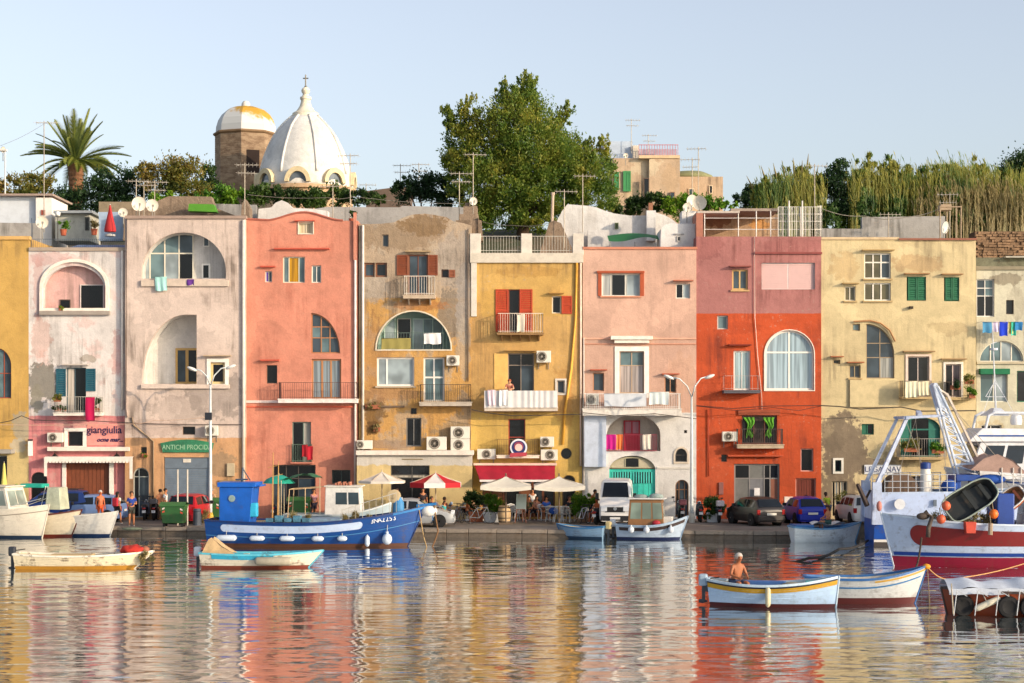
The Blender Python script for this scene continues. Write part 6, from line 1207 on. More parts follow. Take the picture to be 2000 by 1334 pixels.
    if kind == 'van': b = MB(); b.box(l-.03, l+.012, -.5, .5, .68, .94); b.build('grille', M('1a1a1c', .6), r); b = MB(); b.lathe([(.09, .012), (.09, .03)], (l, 0, .86), 12, 'x'); b.build('badge', M('a8acb0', .3, .7), r)
    if kind == 'estate':
        b = MB()
        for sd_ in (-1, 1): b.bar((-l+.5, sd_*w*.7, Hh+.06), (.05*L, sd_*w*.7, Hh+.06), .02)
        b.build('roof_rail', M('2a2a2c', .5), r)
    return r
car('dark blue people carrier parked in front of the pink shop', 103, 1008, 180, '16306c', 4.0, 1.7, 1.65, 'estate')
car('pale blue hatchback partly hidden behind the walking people', 172, 1006, 178, '6c86b4', 3.9, 1.65, 1.42)
car('red hatchback seen from behind before the grey roller shutter', 374, 1009, 82, 'a81824', 3.7, 1.65, 1.52)
car('white panel van facing the water at the turquoise gate', 1204, 1021, -95, 'dcdad6', 4.6, 1.72, 2.28, 'van', name='parked_van', cat='van')
car('silver grey saloon passing behind the bow of the blue boat', 806, 1028, 0, '9a9c9e', 4.2, 1.7, 1.42, 'sedan', name='passing_car')
car('dark brown grey hatchback at the orange red house', 1474, 1024, 109, '2c2624', 3.75, 1.62, 1.42)
car('small bright blue hatchback beside the dark one', 1569, 1023, 98, '0f2a9c', 3.3, 1.52, 1.42)
car('white estate car with roof rails near the trawler', 1677, 1021, 95, 'd8d6d0', 4.0, 1.7, 1.46, 'estate')
def scooter(label, px, py, rz, col='22242c', box=None):
    x, y, z = P2(px, py); r = T('scooter', label, 'scooter', (x, y, z), R_(rz), group='scooters parked on the quay')
    for xx in (-.6, .62):
        b = MB(); b.lathe([(.14, -.05), (.23, -.06), (.25, 0), (.23, .06), (.14, .05)], (xx, 0, .25), 16, 'y'); wh = b.build('wheel', M('161616', .85), r, smooth=True); b = MB(); b.lathe([(.14, -.04), (.05, -.05), (.05, .05), (.14, .04)], (xx, 0, .25), 10, 'y'); b.build('rim', M('9a9a98', .4, .5), wh)
    b = MB(); b.tube([(-.85, 0, .7), (-.55, 0, .72), (-.2, 0, .62), (-.02, 0, .38)], .15, 10, [.06, .17, .17, .1]); b.build('rear_body', M(col, .3), r, smooth=2); b = MB(); b.box(-.1, .38, -.16, .16, .28, .34); b.build('footboard', M('2c2c2c', .7), r, bevel=.02)
    b = MB(); b.hexa([(.34, -.22, .3), (.42, -.22, .3), (.42, .22, .3), (.34, .22, .3), (.46, -.18, .92), (.54, -.12, .94), (.54, .12, .94), (.46, .18, .92)]); b.ball((.62, 0, .46), .2, 10, 6, 1, .6, .5); b.build('leg_shield', M(col, .3), r, bevel=.02)
    b = MB(); b.bar((.62, 0, .25), (.46, 0, 1.0), .03); b.bar((.44, -.32, 1.02), (.44, .32, 1.02), .02); b.bar((.44, .3, 1.0), (.4, .34, 1.22), .01); b.bar((.44, -.3, 1.0), (.4, -.34, 1.22), .01); b.box(.38, .42, .28, .42, 1.2, 1.28); b.box(.38, .42, -.42, -.28, 1.2, 1.28); b.build('handlebar', M('1a1a1c', .5), r)
    b = MB(); b.hexa([(-.82, -.13, .78), (.02, -.14, .74), (.02, .14, .74), (-.82, .13, .78), (-.8, -.1, .87), (-.05, -.1, .83), (-.05, .1, .83), (-.8, .1, .87)]); b.build('seat', M('1c1a1a', .6), r, bevel=.03)
    b = MB(); b.ball((.55, 0, .98), .1, 8, 6, .8, 1.2, .9); b.build('headlight', M('c8ccd0', .15), r, smooth=2); b = MB(); b.box(-.92, -.84, -.08, .08, .62, .7); b.build('tail_light', M('b01c1c', .3), r); b = MB(); b.box(-.93, -.9, -.1, .1, .42, .56); b.build('number_plate', M('dcdcd8', .5), r)
    if box: b = MB(); b.box(-1.05, -.75, -.2, .2, .88, 1.18); b.build('top_box', M(box, .5), r, bevel=.04)
for a in (('scooter with dark body between the blue shirted man and the house door', 284, 1013, 96, '2c2c38'), ('scooter with a top box beside the person in white shirt', 303, 1012, 95, '1c1e28', '2a2a32'), ('scooter left of the red hatchback', 343, 1006, 80, '3c4250'), ('scooter left of the lamp post at the white house', 1329, 1017, 92, '20242c', '5c2c38'), ('scooter just right of the lamp post', 1367, 1019, 88, '23252c'), ('scooter with red light in front of the green bush', 1400, 1020, 95, '2a3440', 'b8b0b4'), ('scooter parked behind the blue boat deck', 690, 1008, 30, '7c2028'), ('dark scooter seen under the turquoise boat parasol', 560, 1010, 40, '20283c'), ('scooter beside the white van', 1176, 1024, 60, '1c2028')):
    scooter(*a)
def bicycle(label, px, py, rz, col='a8a8ac'):
    x, y, z = P2(px, py); r = T('bicycle', label, 'bicycle', (x, y, z), R_(rz), group='bicycles at the bar')
    for xx in (-.52, .52):
        b = MB(); b.tube([(xx+.33*math.cos(a*.3142), 0, .34+.33*math.sin(a*.3142)) for a in range(21)], .018, 5); wh = b.build('wheel', M('2a2a2a', .7), r); b = MB()
        for a in range(8): b.bar((xx, 0, .34), (xx+.32*math.cos(a*.785), 0, .34+.32*math.sin(a*.785)), .004, 3)
        b.build('spokes', M('b8b8b8', .3, .7), wh)
    b = MB(); P = {'r': (-.52, 0, .34), 'b': (-.05, 0, .3), 's': (-.18, 0, .82), 'h': (.36, 0, .86), 'f': (.52, 0, .34)}
    for a, c in ('rb', 'bs', 'sh', 'bh', 'rs', 'hf'): b.bar(P[a], P[c], .017, 6)
    b.build('frame', M(col, .3, .4), r); b = MB(); b.bar((.36, -.25, 1.0), (.36, .25, 1.0), .014); b.bar((.36, 0, .86), (.36, 0, 1.0), .016); b.build('handlebar', M('3a3a3a', .5), r); b = MB(); b.ball((-.2, 0, .92), .11, 8, 5, 1.3, .6, .3); b.bar((-.18, 0, .8), (-.2, 0, .92), .014); b.build('saddle', M('1c1a18', .6), r)
bicycle('bicycle leaning near the guest in red', 884, 1021, 50); bicycle('bicycle right of the first one with darker frame', 895, 1023, 70, '4a4e58'); bicycle('bicycle in front of the terracotta planter', 938, 1023, 10, '8c9498'); bicycle('child size bicycle beside the planter at the yellow house', 1140, 1024, 60, 'b8c0c8')

# ================================================================ parasols, tables, chairs, bins
def parasol(label, px, rim_py, apex_py, rpx, Y, cols, n=8, name='parasol', valance=.3, pole=True):
    x = wx(px, Y); R0 = rpx*Y/F; zr, za = wz(rim_py, Y), wz(apex_py, Y); r = T(name, label, 'parasol', (x, Y, QZ)); zr -= QZ; za -= QZ
    for i in range(n):
        a0, a1 = 2*math.pi*(i+.5)/n, 2*math.pi*(i+1.5)/n; c = cols[i % len(cols)]; b = MB()
        def f(u, v): a = a0+(a1-a0)*u; k = math.cos(math.pi/n)/math.cos((a-a0)-math.pi/n); q = v; rr = R0*q*k; zz = za+(zr-za)*q-.06*math.sin(math.pi*q)*1; return (rr*math.cos(a), rr*math.sin(a), zz)
        b.grid(f, 4, 6)
        if valance:
            b.grid(lambda u, v: (lambda p: (p[0]*(1+.004*math.sin(u*20)), p[1], p[2]-valance*v))(f(u, 1)), 4, 1)
        b.build('canopy_panel', M(c, .8, var=.08), r, smooth=True)
    b = MB(); b.bar((0, 0, 0), (0, 0, za+.1), .03, 8); b.lathe([(.3, 0), (.28, .1), (.06, .16)], n=12)
    for i in range(n): a = 2*math.pi*(i+.5)/n; b.bar((0, 0, za-.02), (R0*.98*math.cos(a), R0*.98*math.sin(a), zr-.02), .012, 4)
    b.build('pole_and_ribs', M('c9b496', .6), r); return r
pa = parasol('cream parasol at the bar, left of the red and white one', 746, 939, 921, 48, 96.0, ['d9d0c2'], valance=.12)
pr = parasol('red and white panelled parasol in front of the bar', 851, 942, 923, 53, 95.6, ['b81020', 'e6dfd8'], valance=.25)
for i, (tx, a) in enumerate((('FREDDO', 0), ('GELATO', 0))):
    pass

for px, lb in ((988, 'cream square market parasol under the left half of the crimson awning'), (1092, 'cream square market parasol at the right end of the crimson awning')):
    Yp = 95.2; x = wx(px, Yp); r = T('parasol', lb, 'parasol', (x, Yp, QZ)); hw = 49*Yp/F; za, zr = wz(930, Yp)-QZ, wz(947, Yp)-QZ
    for k in range(4):
        a = k*math.pi/2-math.pi/2; ca, sa = math.cos(a), math.sin(a)
        def f(u, v):
            q = v; lx = hw*q; ly = hw*q*(2*u-1); z = za+(zr-za)*(q**.75)-.12*math.sin(math.pi*u)*0+(-.1*q*(1-abs(2*u-1))*0); z -= .1*q*math.sin(math.pi*u); return (lx*ca-ly*sa, lx*sa+ly*ca, z)
        b = MB(); b.grid(f, 8, 8); b.grid(lambda u, v: (lambda p: (p[0], p[1], p[2]-.2*v))(f(u, 1)), 8, 1); b.build('canopy_panel', M('d6cfbf', .8, var=.1), r, smooth=True)
    b = MB(); b.bar((0, 0, 0), (0, 0, za+.15), .04, 8)
    for sx in (-1, 1):
        for sy in (-1, 1): b.bar((0, 0, za-.05), (sx*hw*.97, sy*hw*.97, zr-.03), .018, 4)
    b.box(-.35, .35, -.35, .35, 0, .08); b.build('pole_and_ribs', M('6c5a48', .6), r)
def chair_make(label, col='e0e0de'):
    r = T('plastic_chair', label, 'chair', (0, 0, 0), group='plastic chairs at the restaurant'); b = MB()
    b.grid(lambda u, v: (-.23+.46*u, -.22+.44*v, .44+.02*math.cos(u*6.28)), 6, 4); b.grid(lambda u, v: (-.23+.46*u, -.22+.44*v, .41+.02*math.cos(u*6.28)), 6, 4); b.build('seat', M(col, .4), r, smooth=2)
    for sx in (-1, 1):
        for sy in (-1, 1): b = MB(); b.bar((sx*.2, sy*.2, .43), (sx*.25, sy*.25, 0), .022, 6); b.build('leg', M(col, .4), r)
        b = MB(); b.bar((sx*.25, -.2, .62), (sx*.25, .22, .64), .02, 6); b.bar((sx*.25, -.2, .62), (sx*.22, -.2, .42), .02, 6); b.build('armrest', M(col, .4), r)
    b = MB()
    for i in range(7): x = -.21+.42*i/6; b.bar((x, .22, .44), (x*1.05, .3, .84-.03*abs(i-3)/3), .016, 4)
    b.bar((-.23, .3, .8), (0, .31, .86), .022, 6); b.bar((0, .31, .86), (.23, .3, .8), .022, 6); b.build('backrest', M(col, .4), r); return r
c0 = None
for i, (px, py, rz, lb) in enumerate(((1062, 1016, 20, 'white plastic chair left of the blue bag'), (1078, 1019, 150, 'white plastic chair holding a blue bag'), (1090, 1020, 190, 'white plastic chair in the middle of the front row'), (1105, 1020, 170, 'white plastic chair right of the middle in the front row'), (1117, 1019, 200, 'white plastic chair at the right end near the planter'), (1016, 1018, 160, 'white plastic chair behind the menu easel'), (1003, 1015, 30, 'white plastic chair right of the barrel'), (1047, 1015, -30, 'white plastic chair by the restaurant pillar'), (930, 1014, 100, 'white plastic chair left of the terracotta planter'), (870, 1019, 30, 'white plastic chair under the red and white parasol'))):
    x, y, z = P2(px, py)
    if c0 is None: c0 = chair_make(lb); c0.location = (x, y, z); c0.rotation_euler.z = R_(rz)
    else: copy_thing(c0, (x, y, z), R_(rz), lb)
t0 = None
for px, py, lb in ((1070, 1013, 'white table behind the chair row at the restaurant'), (1097, 1013, 'white table right of the other under the market parasol'), (862, 1014, 'round table under the red and white parasol'), (912, 1016, 'round table between the bar guests')):
    x, y, z = P2(px, py)
    if t0 is None:
        t0 = T('table', lb, 'table', (x, y, z), group='tables on the quay'); b = MB(); b.lathe([(.4, .7), (.42, .72), (.4, .74)], n=20); b.build('tabletop', M('dcd8d0', .5), t0); b = MB(); b.bar((0, 0, 0), (0, 0, .7), .035); b.lathe([(.25, 0), (.2, .04), (.04, .08)], n=12); b.build('pedestal', M('c8c8c8', .4), t0)
    else: copy_thing(t0, (x, y, z), 0, lb)
x, y, z = P2(1081, 1020); b = MB(); b.ball((0, 0, .18), .2, 12, 8, 1.3, .8, .9); o = b.build('bag', M('1450b0', .7), smooth=2); o.location = (x, y-.02, z+.42); tag(o, 'bright blue bag lying on a white plastic chair', 'bag')
x, y, z = P2(985, 1022); r = T('wooden_barrel', 'pale wooden barrel standing upright before the restaurant', 'barrel', (x, y, z)); b = MB(); b.lathe([(.27, 0), (.32, .2), (.345, .45), (.32, .72), (.27, .92), (.25, .92), (.24, .9)], n=22); b.build('staves', M('c8aa80', .7, var=.35, sc=4), r, smooth=True); b = MB()
for h_, rr in ((.1, .302), (.28, .334), (.62, .336), (.82, .302)): b.lathe([(rr, h_-.025), (rr+.006, h_-.025), (rr+.006, h_+.025), (rr, h_+.025)], n=22)
b.build('hoops', M('5a5048', .5, .4), r)
x, y, z = P2(1018, 1021); r = T('menu_easel', 'white menu board on a folding easel beside the barrel', 'easel', (x, y, z), R_(-12)); b = MB(); b.hexa([(-.27, -.1, .72), (.27, -.1, .72), (.27, -.07, .72), (-.27, -.07, .72), (-.27, .08, 1.5), (.27, .08, 1.5), (.27, .11, 1.5), (-.27, .11, 1.5)]); b.build('board', M('cfe0d8', .5, var=.06), r); b = MB(); b.bar((-.3, -.2, 0), (-.12, .1, 1.55), .02, 4); b.bar((.3, -.2, 0), (.12, .1, 1.55), .02, 4); b.bar((0, .4, 0), (0, .1, 1.5), .02, 4); b.bar((-.25, -.1, .7), (.25, -.1, .7), .02, 4); b.build('legs', M('9a5c44', .7), r)
b = MB()
for i in range(7): b.box(-.2, .1+.1*(i % 3 == 0), -.055+.018*i*1.0, -.05+.018*i, .84+.08*i, .852+.08*i)
def planter(label, px, py, wpx, col, blobs, mat='mid', n=2600, ll=.14):
    x, y, z = P2(px, py); r = T('planter', label, 'planter', (x, y, z)); w_ = wpx*y/F/2; b = MB(); b.hexa([(-w_*.85, -.22, 0), (w_*.85, -.22, 0), (w_*.85, .22, 0), (-w_*.85, .22, 0), (-w_, -.28, .55), (w_, -.28, .55), (w_, .28, .55), (-w_, .28, .55)]); b.build('tub', M(col, .8), r, bevel=.02); b = MB(); b.box(-w_*.93, w_*.93, -.24, .24, .5, .56); b.build('soil', M('3a281c', .95), r)
    leaves('foliage', [(wx(a, y)-x, random.uniform(-.2, .2), wz(c, y)-z, rx*y/F, .35, ry*y/F) for a, c, rx, ry in blobs], n, ll, ll*.45, LM[mat], r, clumps=40); return r
planter('terracotta planter with dark leafy shrub between bar and restaurant', 930, 1019, 30, 'b0603c', [(920, 972, 12, 12), (938, 975, 16, 12), (925, 985, 16, 10)], 'mid')
planter('white trough planter with yellow green shrub left of the barrel', 960, 1020, 34, 'c8ccd0', [(962, 985, 14, 14), (955, 975, 12, 10), (966, 995, 10, 10)], 'bright')
planter('tall bushy green plant at the corner of yellow and white houses', 1138, 1020, 30, '8a6a50', [(1132, 985, 16, 18), (1145, 978, 16, 12), (1130, 1000, 12, 14)], 'bright', 3600)
planter('dense green bush in a tub at the orange red house', 1392, 1020, 26, 'c8c8c8', [(1390, 985, 15, 16), (1400, 995, 12, 14), (1384, 1000, 10, 14)], 'mid', 3600)
planter('yellow green potted plants at the far left ochre house', 22, 1010, 40, '9a6a4c', [(18, 970, 14, 16), (34, 965, 10, 14), (8, 980, 10, 12)], 'bright')
r = T('closed_parasol', 'folded yellow parasol standing at the far left wall', 'parasol', (*P2(8, 1010)[:2], QZ)); b = MB(); b.lathe([(.05, .9), (.2, 1.1), (.22, 1.5), (.12, 2.3), (.05, 3.0), (.01, 3.1)], n=10); b.build('canopy', M('d8c868', .8), r, smooth=True); b = MB(); b.bar((0, 0, 0), (0, 0, 3.15), .025); b.lathe([(.25, 0), (.2, .08), (.03, .1)], n=10); b.build('pole', M('8a8070', .6), r)
# flowers on balconies
def flowers(label, px, py, Y, rx, ry, mat='brown', n=900, hang=True): x, y, z = W3(px, py, Y); r = T('balcony_plant', label, 'potted plant', (x, y, z-ry*Y/F)); b = MB(); b.box(-rx*Y/F*.8, rx*Y/F*.8, -.1, .1, -.02, .2); b.build('trough', M('9a5a3c', .8), r); leaves('foliage', [(0, 0, ry*Y/F, rx*Y/F, .22, ry*Y/F)], n, .12, .06, LM[mat], r, clumps=60)
for a in (('plants in the left half of the flowered balcony above the sign board', 1780, 870, 99.3, 18, 12, 'brown'), ('red green plants in the right half of the flowered balcony', 1832, 873, 99.3, 15, 12, 'bright'), ('hanging rust green plant right of the upper right balcony', 1893, 740, 99.25, 11, 9, 'brown'), ('dark green plants on the upper right balcony railing', 1866, 752, 99.3, 12, 8, 'dark'), ('trailing plant at the right end of the upper balcony', 1898, 765, 99.2, 7, 12, 'bright'),
          ('orange flowered plant on the left end of the pink shop balcony', 112, 778, 99.3, 8, 6, 'brown'), ('green plants inside the pink shop balcony railing', 118, 797, 99.5, 14, 6, 'mid'), ('green plant right of the magenta towel', 190, 790, 99.4, 5, 14, 'mid'), ('tiny green plant on the ledge of the pink arch', 119, 602, 99.9, 5, 4, 'bright', 200), ('green plant in the small square window of the beige house', 282, 889, 99.6, 6, 4, 'bright', 250),
          ('dry weeds growing from the wall crack of the patchy house', 728, 793, 99.9, 18, 5, 'dry', 500), ('rusty creeper patch lower on the patchy house', 736, 835, 99.9, 8, 7, 'dry', 400)):
    flowers(*a)
def bin_(label, px, py, w_=1.25, rz=0):
    x, y, z = P2(px, py); r = T('waste_container', label, 'waste container', (x, y, z), rz, group='green waste containers'); g = M('2a5a2a', .6, dirt=.5)
    b = MB(); b.hexa([(-w_*.42, -.4, .2), (w_*.42, -.4, .2), (w_*.42, .4, .2), (-w_*.42, .4, .2), (-w_/2, -.5, 1.1), (w_/2, -.5, 1.1), (w_/2, .5, 1.1), (-w_/2, .5, 1.1)]); b.build('bin_body', g, r, bevel=.03)
    b = MB(); b.grid(lambda u, v: (-w_*.52+w_*1.04*u, -.53+1.06*v, 1.1+.16*math.sin(math.pi*v)), 2, 10); b.box(-w_*.53, w_*.53, -.54, .54, 1.06, 1.12); b.build('lid', M('366a34', .6, dirt=.3), r, smooth=True)
    for sx in (-1, 1):
        b = MB(); b.lathe([(.1, -.05), (.1, .05)], (sx*w_*.36, -.3, .1), 12, 'x'); b.lathe([(.1, -.05), (.1, .05)], (sx*w_*.36, .3, .1), 12, 'x'); b.build('wheels', M('1c1c1c', .8), r)
        for k in range(2): b = MB(); x0 = sx*w_*.36; z0 = .72+.16*k; y0 = -.4-.1*(z0-.2)/.9-.012; b.hexa([(x0-.06, y0, z0), (x0+.06, y0, z0+.05*sx*-1), (x0+.06, y0+.01, z0+.05*sx*-1), (x0-.06, y0+.01, z0), (x0-.06, y0-.008, z0+.08), (x0+.06, y0-.008, z0+.08-.05*sx), (x0+.06, y0+.002, z0+.08-.05*sx), (x0-.06, y0+.002, z0+.08)]); b.build('reflective_mark', M('e0cfc8' if k else 'd04838', .4), r)
bin_('green wheeled waste container with red and white marks near the quay edge', 340, 1029); bin_('green waste container behind the street lamp', 413, 1018, 1.1); bin_('bright green container standing behind the fishing boat parasol', 585, 1016, 1.2)
# street lamps
def street_lamp(label, px, py, top, Y, heads, col='c9d0d0', flood=None):
    x = wx(px, Y); r = T('street_lamp', label, 'street lamp', (x, Y, QZ)); H_ = wz(top, Y)-QZ; b = MB(); b.tube([(0, 0, 0), (0, 0, 1), (0, 0, H_*.6), (0, 0, H_)], .1, 10, [.11, .1, .075, .05]); b.build('post', M(col, .45, .1), r, smooth=2); b = MB(); b.lathe([(.16, 0), (.16, .3), (.11, .5)], n=12); b.build('base', M('c9a838' if flood else 'b8b4a8', .6), r)
    for hx, hy in heads:
        X1, Z1 = wx(hx, Y)-x, wz(hy, Y)-QZ; b = MB(); b.tube([(0, 0, H_-.05), (X1*.2, 0, H_+(Z1-H_)*.55), (X1*.55, 0, H_+(Z1-H_)*.95), (X1*.85, 0, Z1+.02)], .035, 8); b.build('arm', M(col, .45, .1), r, smooth=2)
        b = MB(); s_ = 1 if X1 > 0 else -1; b.ball((X1+.05*s_, 0, Z1+.02), .2, 12, 8, 1.35, .75, .5); b.v = [(v[0], v[1], v[2]+s_*(v[0]-X1)*.35) for v in b.v]; b.build('lamp_head', M('dcdcd6', .35), r, smooth=2)
    if flood: b = MB(); z0 = wz(flood, Y)-QZ; b.box(-.25, .12, -.3, -.12, z0-.2, z0+.2); b.build('floodlight', M('23262e', .4), r, bevel=.02)
    return r
street_lamp('twin headed street lamp in front of the beige house', 411, 1018, 752, 97.2, [(377, 722), (449, 718)], flood=813); street_lamp('twin headed street lamp between white and red houses', 1351, 1020, 775, 96.6, [(1308, 738), (1384, 737)])
for lb, px in (('thin concrete post behind the green container', 347), ('second thin post right of the first behind the green container', 366)):
    b = MB(); b.bar((0, 0, 0), (0, 0, wz(917, 94.2)-QZ), .045, 6); o = b.build('post', M('c8bfb0', .8)); o.location = (wx(px, 94.2), 94.2, QZ); tag(o, lb, 'post')
r = T('bollard', 'dark cylindrical bollard beside the red hatchback', 'bollard', P2(385, 1026)); b = MB(); b.lathe([(.24, 0), (.22, .1), (.2, .7), (.22, .75), (.18, .85)], n=14); b.build('post', M('3c4450', .6), r); 
x, y, z = P2(397, 1022); r = T('net_pile', 'heap of tan netting between the bollard and the blue boat', 'net', (x, y, z)); leaves('netting', [(0, 0, .35, .35, .3, .4)], 1500, .2, .02, LM['dry'], r)
x, y, z = P2(258, 1034); b = MB(); b.ball((0, 0, .03), .4, 12, 6, 1.3, .6, .2); o = b.build('rope_heap', M('6a7460', .9, bump=.8)); o.location = (x, y, QZ); tag(o, 'flat heap of grey green rope on the quay edge under the blue shirted man', 'rope')
x, y, z = P2(207, 1020); b = MB(); b.ball((0, 0, .2), .3, 12, 8, 1.3, .9, .6); o = b.build('buoy', M('e0b820', .6), smooth=2); o.location = (x, y-1.2, QZ+.0); tag(o, 'yellow float lying on the quay by the moored boats', 'buoy')
r = T('tree_in_tub', 'slender dry shrub leaning at the white sheeted stall near the estate car', 'shrub', P2(1645, 1016)); leaves('foliage', [(0, 0, 1.2, .35, .3, .6)], 700, .12, .05, LM['brown'], r); b = MB(); b.bar((0, 0, 0), (0, 0, 1.2), .03); b.build('stem', bark, r)
# ================================================================ boats
def at(px, wl_py): Y = CH*F/(wl_py-HY); return wx(px, Y), Y
class Hull:
    """lofted hull: bow +x, waterline z=0"""
    def __init__(s, r, L, B, zs, zm, zb, col, draft=.3, tw=.62, rake=.5, flare=.38, bands=(), deck=None, inner='c9c9c4', dirt=.25, gun=None, gunw=.05, nu=28, double=False, stern_rake=.1, strakes=True):
        s.r, s.L, s.B, s.zs, s.zm, s.zb, s.draft, s.tw, s.rake, s.flare, s.double, s.sr = r, L, B, zs, zm, zb, draft, tw, rake, flare, double, stern_rake
        nv = 10
        b = MB()
        for sd in (-1, 1): b.grid(lambda u, v: s.S(u, v, sd), nu, nv)
        b.add([s.S(0, j/nv, -1) for j in range(nv+1)]+[s.S(0, j/nv, 1) for j in range(nv, -1, -1)], [tuple(range(2*nv+2))])
        b.build('hull', M(col, .4, var=.12, dirt=dirt, sc=1.6), r, smooth=True)
        for (nm, c, lo, hi, u0, u1, off) in bands:
            b = MB()
            for sd in (-1, 1):
                def f(u, v, o=off):
                    u = (1-math.cos(math.pi*u))/2; uu = u0+(u1-u0)*u; sh = s.sheer(uu)
                    zl = lo[1] if lo[0] == 'z' else sh-lo[1]; zh = hi[1] if hi[0] == 'z' else sh-hi[1]
                    if zl < -s.draft: zl = -s.draft
                    if len(lo) > 2:      # rounded ends
                        e = min(1, min(u, 1-u)*((u1-u0)*s.L)/(.5*(zh-zl)+1e-6)); k = math.sqrt(max(0, 1-(1-e)**2)); m = (zl+zh)/2; zl, zh = m+(zl-m)*k, m+(zh-m)*k
                    p = s.P(uu, zl+(zh-zl)*v, sd); return (p[0]+o*(uu > .93)*.6, p[1]+sd*o, p[2])
                b.grid(f, 56, 3)
            b.build(nm, M(c, .4, var=.1, dirt=dirt*.6), r, smooth=True)
        for off in (.2, .36, .52) if strakes else ():
            for sd in (-1, 1):
                b = MB()
                for k in range(24):
                    u0, u1 = k/24*.96, (k+1)/24*.96; a = Vector(s.P(u0, s.sheer(u0)-off*(s.sheer(u0)+.1), sd)); c = Vector(s.P(u1, s.sheer(u1)-off*(s.sheer(u1)+.1), sd)); b.bar(a, c, .011, 4, caps=False)
                b.build('strake', M(col, .6, var=.3, dirt=.5), r)
        t_ = gunw; g = MB()
        for sd in (-1, 1):
            pts = []
            for i in range(nu+1): u = i/nu; p = s.S(u, 1, sd); pts.append((p[0], p[1]-sd*.015, p[2]+.01))
            for k in range(nu):
                a, c = pts[k], pts[k+1]; ya = (t_*sd); g.hexa([(a[0], a[1]+ya*.6, a[2]-.05), (c[0], c[1]+ya*.6, c[2]-.05), (c[0], c[1]-ya, c[2]-.05), (a[0], a[1]-ya, a[2]-.05), (a[0], a[1]+ya*.6, a[2]+.02), (c[0], c[1]+ya*.6, c[2]+.02), (c[0], c[1]-ya, c[2]+.02), (a[0], a[1]-ya, a[2]+.02)])
        p0, p1 = s.S(0, 1, -1), s.S(0, 1, 1); g.box(p0[0]-.03, p0[0]+.06, p0[1], p1[1], p0[2]-.05, p0[2]+.03)
        g.build('gunwale', M(gun or col, .5, dirt=dirt), r)
        if deck is not None:
            dz = deck; b = MB(); U = [i/nu for i in range(nu+1)]
            for sd in (-1, 1): b.grid(lambda u, v: (lambda a, z: (a[0], a[1]-sd*.05 if abs(a[1]) > .05 else 0, z))(s.P(min(u, .985), dz(u)+(s.sheer(u)-dz(u))*v, sd), dz(u)+(s.sheer(u)-dz(u))*v), nu, 3)
            vs = []
            for u in U:
                a = s.P(min(u, .985), dz(u), 1); vs += [(a[0], -max(0, a[1]-.05), dz(u)), (a[0], max(0, a[1]-.05), dz(u))]
            b.add(vs, [(2*k, 2*k+1, 2*k+3, 2*k+2) for k in range(nu)]); a0, a1 = s.P(0, dz(0), -1), s.S(0, 1, 1)
            b.box(a0[0]+.03, a0[0]+.06, -abs(a0[1])+.03, abs(a0[1])-.03, dz(0), s.sheer(0)-.01)
            b.build('inner_deck', M(inner, .6, dirt=dirt), r)
        b = MB(); pts = [s.S(1, j/8, 1) for j in range(9)]; b.tube([(p[0], 0, p[2]) for p in pts], .035, 6); b.build('stem', M(gun or col, .5), r)
    def sheer(s, u): return s.zm+(s.zs-s.zm)*max(0, (.4-u)/.4)**2+(s.zb-s.zm)*max(0, (u-.4)/.6)**2
    def w(s, u):
        if s.double and u < .45: return s.B/2*(1-((.45-u)/.45)**2.4)**.8 if u > 0 else .001
        if u < .45: return s.B/2*(s.tw+(1-s.tw)*math.sin(math.pi/2*u/.45))
        return s.B/2*max(0, (1-((u-.45)/.55)**2.3))**.95+.004
    def P(s, u, z, sd): return s.S(u, min(1, max(0, (z+s.draft)/(s.sheer(u)+s.draft))), sd)
    def S(s, u, v, sd):
        z = -s.draft+v*(s.sheer(u)+s.draft); k = max(v, .0)**(s.flare*(1+1.2*u*u)); x = -s.L/2+u*s.L+s.rake*(v-1)*u**4*(1.0)+s.sr*(1-v)*(1-u)**4*(1 if not s.double else 4)
        return (x, sd*s.w(u)*k, z)
def boat(name, label, px, wl, rz, group='boats moored in the harbour', dY=0.):
    x, y = at(px, wl); return T(name, label, 'boat', (x, y+dY, 0), R_(rz), group)
def thwarts(hu, us, z, col, w_=.22):
    for u in us: p = hu.P(u, z, 1); b = MB(); b.box(p[0]-w_/2, p[0]+w_/2, -p[1]+.04, p[1]-.04, z-.04, z); b.build('thwart', M(col, .6, dirt=.2), hu.r)
